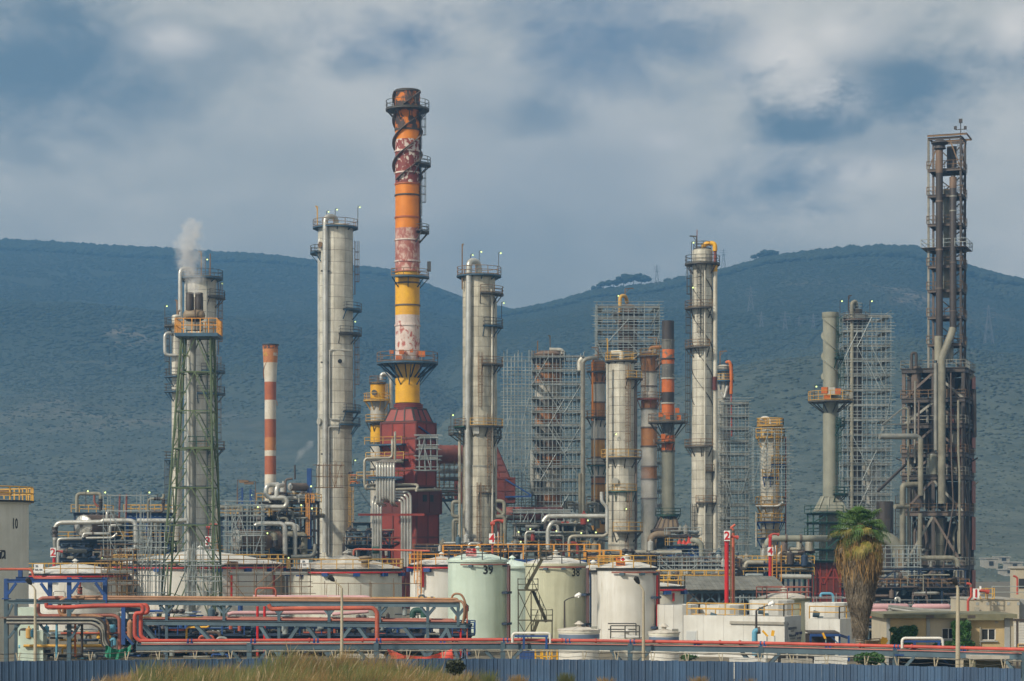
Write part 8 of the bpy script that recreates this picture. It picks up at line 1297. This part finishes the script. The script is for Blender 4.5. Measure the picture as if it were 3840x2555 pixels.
t = thing('loader', 'yellow machine half hidden beside the ochre house', 'machine', W(3300, ground_y(168), 168)); em(MB().box(W(3275, 2415, 168), (1.5, 1, .5)), 'body', X['railrust'], t); em(MB().bar(W(3303, 2420, 167.5), W(3320, 2395, 167.5), .35, .5).bar(W(3318, 2420, 167.5), W(3322, 2392, 167.5), .2), 'arm', X['yellow'], t); rail_line(t, [W(3262, 2422, 167), W(3300, 2420, 167)], .5, 'railrust', .4, .04)
# low things just behind the fence on the right
def crate(label, x0, x1, y0, y1, D, mat='wallwht', n=8, name='stacked_blocks'):
    t = thing(name, label, 'block stack', W((x0 + x1) / 2, ground_y(D), D)); a, b = W(x0, y0, D), W(x1, y1, D); w = (b.x - a.x) / n; h = .28; k = max(2, int(a.z / h)); rd_ = random.Random(n)
    for j in range(k - 5 if k > 7 else 0, k):
        for i in range(n): em(MB().box((a.x + w * (i + .5) + (w * .25 if j % 2 else 0) * .5, D + rd_.uniform(-.02, .02), h * (j + .5)), (w * .96, .5, h * .94)), 'block', X[mat], t)
    if k > 7: em(MB().box(((a.x + b.x) / 2, D + .1, h * (k - 5) / 2), (b.x - a.x, .4, h * (k - 5))), 'base_block', X[mat], t)
crate('white block stack low behind the fence, left of the light blue elbow', 2736, 2870, 2460, 2480, 146, 'wallwht', 12); crate('grey block wall low behind the fence below the canopy', 2930, 3045, 2470, 2482, 145, 'concrete', 9); crate('white crate stack low behind the fence beside the green bush', 3054, 3175, 2456, 2486, 143, 'wallwht', 10)
t = thing('low_shed', 'row of dark openings in a grey shed wall behind the rack', 'shed', W(2990, ground_y(168), 168)); a, b = W(2915, 2430, 168), W(3060, 2430, 168); em(MB().box(((a.x + b.x) / 2, 169, a.z / 2), (b.x - a.x, 1, a.z)), 'wall', X['concrete'], t)
for i in range(4): x = a.x + .4 + i * .78; em(MB().box((x, 168.48, a.z - .65), (.6, .1, 1.0)), 'opening', X['black'], t)
t = thing('shelter', 'dark navy shelter with bright blue brace under the rack, right', 'shelter', W(3500, ground_y(150), 150)); a, b = W(3365, 2462, 150), W(3625, 2466, 150); em(MB().box(((a.x + b.x) / 2, 151.5, a.z - .1), (b.x - a.x, 3, .2)), 'roof', X['navy'], t); em(MB().box(((a.x + b.x) / 2, 152.9, a.z / 2), (b.x - a.x - .1, .1, a.z - .25)), 'back_wall', X['navy'], t); em(MB().box((a.x - .05, 151.5, a.z / 2 - .02), (.08, 2.8, a.z - .25)), 'side_wall', X['navy'], t); em(MB().bar(W(3530, 2465, 149.9), W(3565, 2500, 149.9), .08), 'brace', X['blue'], t); em(MB().bar(a + V3((-.2, -.1, .1)), b + V3((.2, -.1, .1)), .1), 'eaves_beam', X['blue'], t)
t = thing('concrete_shelter', 'broken concrete shelter frame at the foot of the ochre house', 'shelter', W(3710, ground_y(146), 146)); a, b = W(3640, 2466, 146), W(3800, 2470, 146); em(MB().box(((a.x + b.x) / 2, 147.2, a.z), (b.x - a.x, 2.4, .24)), 'roof_slab', X['concrete'], t); em(MB().box((b.x - .2, 146.4, a.z / 2), (.4, .6, a.z - .3)), 'pier', X['concrete'], t); em(MB().box(((a.x + b.x) / 2, 148.3, a.z / 2), (b.x - a.x, .1, a.z - .3)), 'back_wall', X['mossy'], t); em(MB().box((a.x + .2, 146.4, a.z / 2), (.3, .5, a.z - .3)), 'pier', X['mossy'], t)
t = thing('container', 'blue container behind the rack below the zigzag stairs', 'container', W(1975, ground_y(172), 172)); a, b = W(1948, 2440, 172), W(2010, 2440, 172)
for i in range(10): em(MB().box((a.x + (b.x - a.x) * (i + .5) / 10, 172 + .03 * (i % 2), a.z / 2), ((b.x - a.x) / 10 - .01, .1, a.z)), 'wall_panel', X['blue'], t)
t = thing('barrier_frame', 'yellow pipe barrier frames behind the fence below tank 38', 'barrier', W(2048, ground_y(165), 165)); mm = MB(); a, b = W(2008, 2440, 165), W(2090, 2445, 165); rail_line(t, [V3((a.x, 165, 1.0)), V3((b.x, 165, 1.0))], 1.2, 'yellow', .35, .05); rail_line(t, [V3((a.x, 166.5, .9)), V3((b.x, 166.5, .9))], 1.3, 'yellow', .5, .05)
def bush(label, x, y, rx, ry, D, n, mat, seed, name='bush', cat='bush'):
    r = np.random.default_rng(seed); V, Fc = ico(); c = W(x, y, D); m_ = D / F; k = 40; vs = []
    P = r.normal(size=(n, 3)); P /= np.linalg.norm(P, axis=1)[:, None]; P *= (r.random(n) ** .35)[:, None]; P[:, 0] *= rx * m_; P[:, 1] *= rx * m_ * .7; P[:, 2] *= ry * m_; P *= (1 + .25 * np.sin(P[:, :1] * 9 + 2) * np.cos(P[:, 2:] * 7)); P += np.array(c); s = .05 + .07 * r.random(n); u = r.normal(size=(n, 3)); u /= np.linalg.norm(u, axis=1)[:, None]; v = np.cross(u, r.normal(size=(n, 3))); v /= np.linalg.norm(v, axis=1)[:, None]
    vv = np.stack([P - u * s[:, None], P + v * s[:, None] * .6, P + u * s[:, None] * 1.3, P - v * s[:, None] * .6], 1).reshape(-1, 3); b0 = V3((c.x, c.y, max(0, c.z - ry * m_))); t = thing(name, label, cat, b0); o = npmesh('foliage', vv - np.array(b0), np.arange(n * 4).reshape(-1, 4), X[mat], t); mm = MB()
    for i in range(6): mm.path([b0 + V3((random.uniform(-.1, .1), 0, -.1)), b0 + V3((random.uniform(-.6, .6) * rx * m_, random.uniform(-.3, .3), ry * m_ * random.uniform(.6, 1.2)))], [.04, .015], 5)
    emit(mm, 'stem', X['rustmid'], t)
bush('wide green bush behind the fence right of the white crates', 3262, 2470, 62, 20, 144, 5000, 'vine', 3); bush('low green weeds on the fence top below the light blue elbow', 2580, 2466, 34, 8, 141, 700, 'vine', 4, 'weed', 'weed'); X['shrubdk'] = paint('dark_shrub_leaf', (.05, .06, .022), (.03, .036, .016), 0, ov=0, scale=3)
# ---------------------------------------------------------------- palm
def leafmat(name, c1_, c2_, sc_=2.0):
    m, q, b = mat_new(name); pos = q.n('ShaderNodeNewGeometry').outputs['Position']; n = q.noise(pos, sc_, 4, .7); n2 = q.noise(pos, sc_ * .3, 2, .5, (3, 3, 3)); c = q.mix(q.ramp(q.math('ADD', q.math('MULTIPLY', n, .6), q.math('MULTIPLY', n2, .4)), .35, .62), c1_, c2_)
    oi = q.n('ShaderNodeObjectInfo').outputs['Random']; h = q.n('ShaderNodeHueSaturation'); q.l(c, h.inputs['Color']); q.l(q.math('ADD', q.math('MULTIPLY', oi, .5), .75), h.inputs['Value']); q.l(h.outputs[0], b.inputs['Base Color']); b.inputs['Roughness'].default_value = .6
    tr = q.n('ShaderNodeBsdfTranslucent'); q.l(h.outputs[0], tr.inputs[0]); ms_ = q.n('ShaderNodeMixShader'); ms_.inputs[0].default_value = .25; q.l(b.outputs[0], ms_.inputs[1]); q.l(tr.outputs[0], ms_.inputs[2])
    o = next(x for x in q.t.nodes if x.type == 'OUTPUT_MATERIAL'); q.l(ms_.outputs[0], o.inputs[0]); return m
X['frond'] = leafmat('palm_frond', (.045, .12, .03), (.13, .22, .05)); X['frondyel'] = leafmat('yellowing_frond', (.14, .16, .03), (.28, .22, .05)); X['dead'] = leafmat('dead_palm_leaf', (.15, .12, .085), (.36, .30, .22), 3.0); X['deadgold'] = leafmat('fresh_dead_leaf', (.24, .14, .05), (.42, .27, .11), 3.0)
D = 166; m = D / F; pc = W(3226, HY, D); t = thing('palm_tree', 'tall fan palm with a thick skirt of dead leaves before the right stacks', 'palm tree', V3((pc.x, D, 0))); zz = lambda y: H + (HY - y) * m
mm = MB(); pr = [(.42, 0), (.36, 1.2), (.33, zz(2330)), (.30, zz(2200)), (.28, zz(1960))]; o = mm.path([V3((pc.x + .02 * math.sin(z), D, z)) for r, z in pr], [r for r, z in pr], 14)
zc = .3
while zc < zz(2300): mm.lathe((pc.x, D, zc), [(.36, -.03), (.40, .0), (.35, .05)], 12); zc += .16
emit(mm, 'trunk', X['mossy'] if 0 else paint('palm_trunk', (.24, .19, .135), (.15, .12, .09), 0, scale=4, bump=.5), t)
def skirt(name, mat, n, rows, seed, wmin=.03, wmax=.09, lmin=.8, lmax=1.9):
    """drooping dead leaves: narrow folded strips hanging from rows y0..y1 with skirt radius from rows [(y, r px)]"""
    r = np.random.default_rng(seed); y = rows[0][0] + (rows[-1][0] - rows[0][0]) * r.random(n); rad = np.interp(y, [q[0] for q in rows], [q[1] for q in rows]) * m * (.62 + .55 * r.random(n) ** 1.5); a = r.random(n) * 2 * np.pi; L = lmin + (lmax - lmin) * r.random(n); w = wmin + (wmax - wmin) * r.random(n)
    c = np.array([pc.x, D, 0.]); er = np.stack([np.cos(a), np.sin(a), 0 * a], 1); et = np.stack([-np.sin(a), np.cos(a), 0 * a], 1); z0 = H + (HY - y) * m; ry = np.interp(y + L / m, [q[0] for q in rows], [q[1] for q in rows]) * m; r1 = np.minimum(rad, ry * (.75 + .4 * r.random(n))); tw = (r.random(n) - .5) * 1.1
    V = []
    for f, ww in ((0, .3), (.35, 1), (.7, .8), (1, .1)):
        rr = rad * (1 - f) + r1 * f + .12 * np.sin(f * 3.1) * (r.random(n) + .2); P = c + er * rr[:, None] + et * (tw * f)[:, None]; P[:, 2] = z0 - L * f; V += [P - et * (w * ww)[:, None] + er * (.04 * (r.random(n) - .5))[:, None], P + et * (w * ww)[:, None] + er * (.04 * (r.random(n) - .5))[:, None]]
    v = np.stack(V, 1).reshape(-1, 3); b = np.arange(n)[:, None, None] * 8; f = (b + np.array([[0, 1, 3, 2], [2, 3, 5, 4], [4, 5, 7, 6]])[None]).reshape(-1, 4); return npmesh(name, v - np.array(ORG[t]), f, X[mat], t, kind='stuff')
rows = [(2010, 36), (2045, 60), (2085, 70), (2115, 68), (2160, 58), (2215, 46), (2260, 42), (2300, 30), (2325, 18)]
skirt('dead_leaf_skirt', 'dead', 17000, rows, 1, .012, .045, .5, 1.7); skirt('dead_leaf_skirt', 'deadgold', 1500, [(2000, 50), (2040, 84), (2080, 88), (2130, 76)], 2, .008, .035, .5, 1.7); emit(MB().lathe((pc.x, D, 0), [(.01, zz(2326)), (12 * m, zz(2318)), (33 * m, zz(2250)), (46 * m, zz(2170)), (54 * m, zz(2070)), (34 * m, zz(2015)), (.01, zz(1990))], 20), 'skirt_core', X['dead'], t)
fr = random.Random(12); hub = V3((pc.x - .05, D, zz(1972)))
def frond(az, el, L, fan, droop, mat, blades=22):
    d = V3((math.cos(az) * math.cos(el), math.sin(az) * math.cos(el), math.sin(el))); side = d.cross(V3((0, 0, 1))).normalized() if abs(d.z) < .98 else V3((1, 0, 0)); nrm = side.cross(d).normalized(); tip = hub + d * L + V3((0, 0, -droop * .3)); mm = MB().path([hub, hub + d * L * .5 + V3((0, 0, .05)), tip], [.03, .022, .014], 4); ddir = (tip - hub).normalized(); vs = []; fs = []
    for i in range(blades):
        f = (i + .5) / blades * 2 - 1; a = f * R(118); bl = fan * (1 - .35 * abs(f) ** 1.5) * fr.uniform(.88, 1.08); dr = ddir * math.cos(a) + side * math.sin(a); w = side * math.cos(a) - ddir * math.sin(a); pl = nrm * (.12 * abs(f)); b0 = len(vs)
        for s, ww, dz in ((.05, .02, 0), (.4, .055, 0), (.72, .03, -.07), (1.0, .006, -.24 - droop * .3)):
            p = tip + (dr + pl) * bl * s + V3((0, 0, dz * bl * (1.2 if s > .5 else 1))); vs += [p - w * ww + nrm * .012, p + w * ww - nrm * .012]
        fs += [(b0 + 2 * j, b0 + 2 * j + 1, b0 + 2 * j + 3, b0 + 2 * j + 2) for j in range(3)]
    mm.add(vs, fs); em(mm, 'frond', X[mat], t)
for i in range(18): frond(fr.uniform(0, 6.28), R(fr.uniform(50, 88)), fr.uniform(.6, 1.0), fr.uniform(.8, 1.05), .1, 'frond')
for i in range(38): frond(i * 2.4 + fr.uniform(-.2, .2), R(fr.uniform(5, 52)), fr.uniform(1.1, 1.75), fr.uniform(.65, .9), .6, 'frond')
for i in range(34): frond(i * 2.4 + 1 + fr.uniform(-.2, .2), R(fr.uniform(-40, 5)), fr.uniform(1.2, 1.8), fr.uniform(.6, .85), 1.0, 'frond' if i % 3 else 'frondyel')
for i in range(48): frond(i * 2.4 + .5 + fr.uniform(-.2, .2), R(fr.uniform(-72, -40)), fr.uniform(1.4, 2.3), fr.uniform(.5, .85), 1.0, ('frondyel', 'deadgold', 'frond', 'dead')[i % 4])
mm = MB()
for i in range(26): a = fr.uniform(3.4, 6.0); L = fr.uniform(1.0, 3.2); r0 = fr.uniform(.4, 1.5); e = V3((math.cos(a), math.sin(a), 0)); p = hub + e * r0 + V3((0, 0, .1 - .2 * r0)); mm.path([hub, p, p + e * .25 - V3((fr.uniform(-.2, .2), 0, L * .5)), p + e * .2 - V3((fr.uniform(-.35, .35), 0, L))], [.02, .02, .022, .008], 4)
em(mm, 'dry_flower_stalk', X['deadgold'], t)
# ---------------------------------------------------------------- foreground bank and reeds
GP = [(-300, 2600), (200, 2590), (330, 2545), (450, 2512), (600, 2492), (740, 2478), (960, 2470), (1100, 2444), (1300, 2440), (1500, 2462), (1640, 2490), (1700, 2515), (1830, 2530), (1930, 2552), (2050, 2590), (4200, 2640)]
def gtop(x): return np.interp(x, [q[0] for q in GP], [q[1] for q in GP])
xs = np.linspace(-400, 4300, 90); ds = np.linspace(70, 132, 24); XX, DD = np.meshgrid(xs, ds); gz = H + (HY - gtop(XX)) * 122 / F - 1.75
zb = np.where(DD < 122, gz - (122 - DD) * .05, gz * np.clip((132 - DD) / 10, 0, 1)) + .12 * np.sin(XX * .05) * np.sin(DD * .7) - .05
v = np.stack([(XX - CX) / F * DD, DD, zb], -1).reshape(-1, 3); n = len(xs); i = (np.arange(len(ds) - 1)[:, None] * n + np.arange(n - 1)[None]).ravel(); npmesh('grass_bank', v, np.stack([i, i + 1, i + n + 1, i + n], 1), X['soil'], smooth=True, kind='structure')
def reeds(name, label, mat, n, seed, hmin, hmax, wd, xr, lean=.35, head=False, dens=None):
    r = np.random.default_rng(seed); x = xr[0] + (xr[1] - xr[0]) * r.random(n); d = 110 + 17 * r.random(n); cl = smooth_noise((x - CX) / F * 122, d, 1.6, seed + 2) + .7 * smooth_noise((x - CX) / F * 122, d, .5, seed + 3)
    keep = cl + .25 > r.random(n) * .8 - .25; x, d, cl = x[keep], d[keep], cl[keep]; n = len(x); g = H + (HY - gtop(x)) * 122 / F - 1.75; g = np.where(d < 122, g - (122 - d) * .05, g * np.clip((132 - d) / 10, 0, 1)); h = (hmin + (hmax - hmin) * r.random(n)) * (1 + .5 * cl) * (1 + 1.0 * smooth_noise((x - CX) / F * 122, d * 2, 3.3, 77)); h = np.maximum(h, .3)
    a = r.random(n) * 2 * np.pi; ln = lean * (.3 + r.random(n)) * h; dx = np.cos(a) * ln + .18 * h; dy = np.sin(a) * ln * .5; w = wd * (.6 + .8 * r.random(n)); base = np.stack([(x - CX) / F * d, d, g - .1], 1); V = []
    prof = ((0, 1), (.45, .9), (.8, .6), (1, .08)) if not head else ((0, .35), (.6, .35), (.75, 2.6), (1.0, .3))
    for f, ww in prof: P = base + np.stack([dx * f ** 2, dy * f ** 2, h * (f - .12 * f ** 3 * (ln / h))], 1); o = np.stack([w * ww, 0 * w, 0 * w], 1); V += [P - o, P + o]
    v = np.stack(V, 1).reshape(-1, 3); b = np.arange(n)[:, None, None] * 8; f = (b + np.array([[0, 1, 3, 2], [2, 3, 5, 4], [4, 5, 7, 6]])[None]).reshape(-1, 4); npmesh(name, v, f, X[mat], kind='stuff', label=label)
X['reedgreen'] = leafmat('green_reed', (.055, .075, .018), (.15, .155, .045), .8); X['reeddry'] = leafmat('dry_grass', (.17, .11, .036), (.40, .27, .10), .9); X['reedbrown'] = leafmat('brown_grass', (.10, .06, .026), (.24, .15, .065), 1.2); X['plume'] = leafmat('pale_seed_head', (.24, .18, .095), (.38, .30, .18), 2)
reeds('dry_grass', 'dry straw coloured grass on the bank in front of the fence', 'reeddry', 110000, 5, .8, 1.6, .011, (150, 2150)); reeds('green_reeds', 'green reeds mixed in the dry grass bank', 'reedgreen', 17000, 8, .9, 1.95, .016, (500, 1800)); reeds('brown_grass', 'brown undergrowth low in the grass bank', 'reedbrown', 60000, 11, .4, 1.0, .012, (150, 2150), .5); reeds('seed_heads', 'pale feathery seed heads over the grass bank', 'plume', 1500, 14, 1.0, 1.7, .014, (300, 2000), .3, True)
def tuft(label, x, y, h, D, n, mat, seed, name='grass_tuft'):
    r = np.random.default_rng(seed); c = np.array(W(x, 2600, D)); c[2] = max(.2, H + (HY - y) * D / F - h); a = r.random(n) * 2 * np.pi; q = r.random(n); hh = h * (.4 + .6 * r.random(n)); V = []; w = .012 + .008 * r.random(n)
    for f, ww in ((0, 1), (.5, .8), (1, .2)): P = c + np.stack([np.cos(a) * (q * .15 + f ** 1.5 * q * .55), np.sin(a) * .3 * q, hh * f], 1); o = np.stack([w * ww, 0 * w, 0 * w], 1); V += [P - o, P + o]
    v = np.stack(V, 1).reshape(-1, 3); b = np.arange(n)[:, None, None] * 6; f = (b + np.array([[0, 1, 3, 2], [2, 3, 5, 4]])[None]).reshape(-1, 4); o = npmesh(name, v - c, f, X[mat], None, tuple(c)); props(o, label, 'grass tuft', None, 'thing')
for q in (('pale dry tuft standing before the fence below tank 38', 1945, 2527, 1.3, 118, 500, 'reeddry', 1), ('small green tuft left of the pale dry one by the fence', 1835, 2510, 1.5, 119, 260, 'reedgreen', 2), ('olive tuft before the fence below the banded white tank', 2125, 2520, 1.2, 118, 420, 'reedgreen', 3), ('faint straw tuft before the fence below the right banded tank', 2270, 2535, .9, 118, 260, 'reeddry', 4), ('dry feathery tuft before the fence left of the red post', 2620, 2533, 1.0, 117, 320, 'reeddry', 5), ('thin straw stems before the fence below the white building', 2815, 2540, .8, 116, 140, 'reeddry', 6)): tuft(*q)
D = 121; bush('dark round shrub at the right end of the grass bank', 1706, 2500, 36, 26, D, 3600, 'shrubdk', 9, 'shrub', 'shrub')
# ---------------------------------------------------------------- steam
def plume(label, pts, dens, seed, col=(.92, .93, .95), scale=.55, name='steam'):
    """steam along points (x, y, radius px, D): a real volume with billows"""
    P = [(W(x, y, D), r * D / F) for x, y, r, D in pts]; lo = V3((min(p.x - r for p, r in P), min(p.y - r for p, r in P), min(p.z - r * .2 for p, r in P))); hi = V3((max(p.x + r for p, r in P), max(p.y + r for p, r in P), max(p.z + r * .6 for p, r in P)))
    mm = bpy.data.materials.new(name + '_volume'); mm.use_nodes = True; mm.node_tree.nodes.clear(); q = G(mm.node_tree); o = q.n('ShaderNodeOutputMaterial'); vl = q.n('ShaderNodeVolumePrincipled'); vl.inputs['Color'].default_value = (*col, 1); pos = q.n('ShaderNodeNewGeometry').outputs['Position']
    n1_ = q.noise(pos, scale, 5, .62, (seed, seed * .3, 0)); best = None
    for (a, ra), (b, rb) in zip(P[:-1], P[1:]):
        # distance to the segment
        d = b - a; L2 = d.length_squared; s = q.n('ShaderNodeVectorMath', operation='SUBTRACT'); q.l(pos, s.inputs[0]); s.inputs[1].default_value = a; dt = q.n('ShaderNodeVectorMath', operation='DOT_PRODUCT'); q.l(s.outputs[0], dt.inputs[0]); dt.inputs[1].default_value = d / L2; tt = q.math('ADD', dt.outputs[1], 0, True)
        sc_ = q.n('ShaderNodeVectorMath', operation='SCALE'); sc_.inputs[0].default_value = d; q.l(tt, sc_.inputs['Scale']); df = q.n('ShaderNodeVectorMath', operation='SUBTRACT'); q.l(s.outputs[0], df.inputs[0]); q.l(sc_.outputs[0], df.inputs[1]); ln = q.n('ShaderNodeVectorMath', operation='LENGTH'); q.l(df.outputs[0], ln.inputs[0])
        rad = q.math('ADD', q.math('MULTIPLY', tt, rb - ra), ra); k = q.math('SUBTRACT', 1.0, q.math('DIVIDE', ln.outputs[1], rad)); best = k if best is None else q.math('MAXIMUM', best, k)
    e = q.math('ADD', best, q.math('MULTIPLY', q.math('SUBTRACT', n1_, .55), 2.4)); dn = q.math('MULTIPLY', q.ramp(e, .05, .75), q.ramp(best, 0.0, .22))
    q.l(q.math('MULTIPLY', dn, dens), vl.inputs['Density']); q.l(vl.outputs[0], o.inputs['Volume']); emit(MB().box((lo + hi) / 2, hi - lo), name, mm, None, label, None, None, 'stuff', False)
plume('white steam rising from the twin dark flare stacks', [(728, 1098, 36, 256), (724, 1040, 58, 256), (712, 985, 74, 256), (700, 930, 70, 256), (722, 850, 52, 256)], .6, 3, scale=.95)
plume('grey white steam drifting between the short wide column and the sooty chimney', [(2462, 1960, 20, 366), (2440, 1900, 52, 366), (2420, 1800, 50, 366), (2405, 1700, 34, 366)], .16, 8, (.8, .82, .85))
plume('faint wisp of steam on the hillside right of the striped chimney', [(1105, 1740, 8, 420), (1130, 1700, 22, 420), (1165, 1665, 20, 420)], .2, 5)
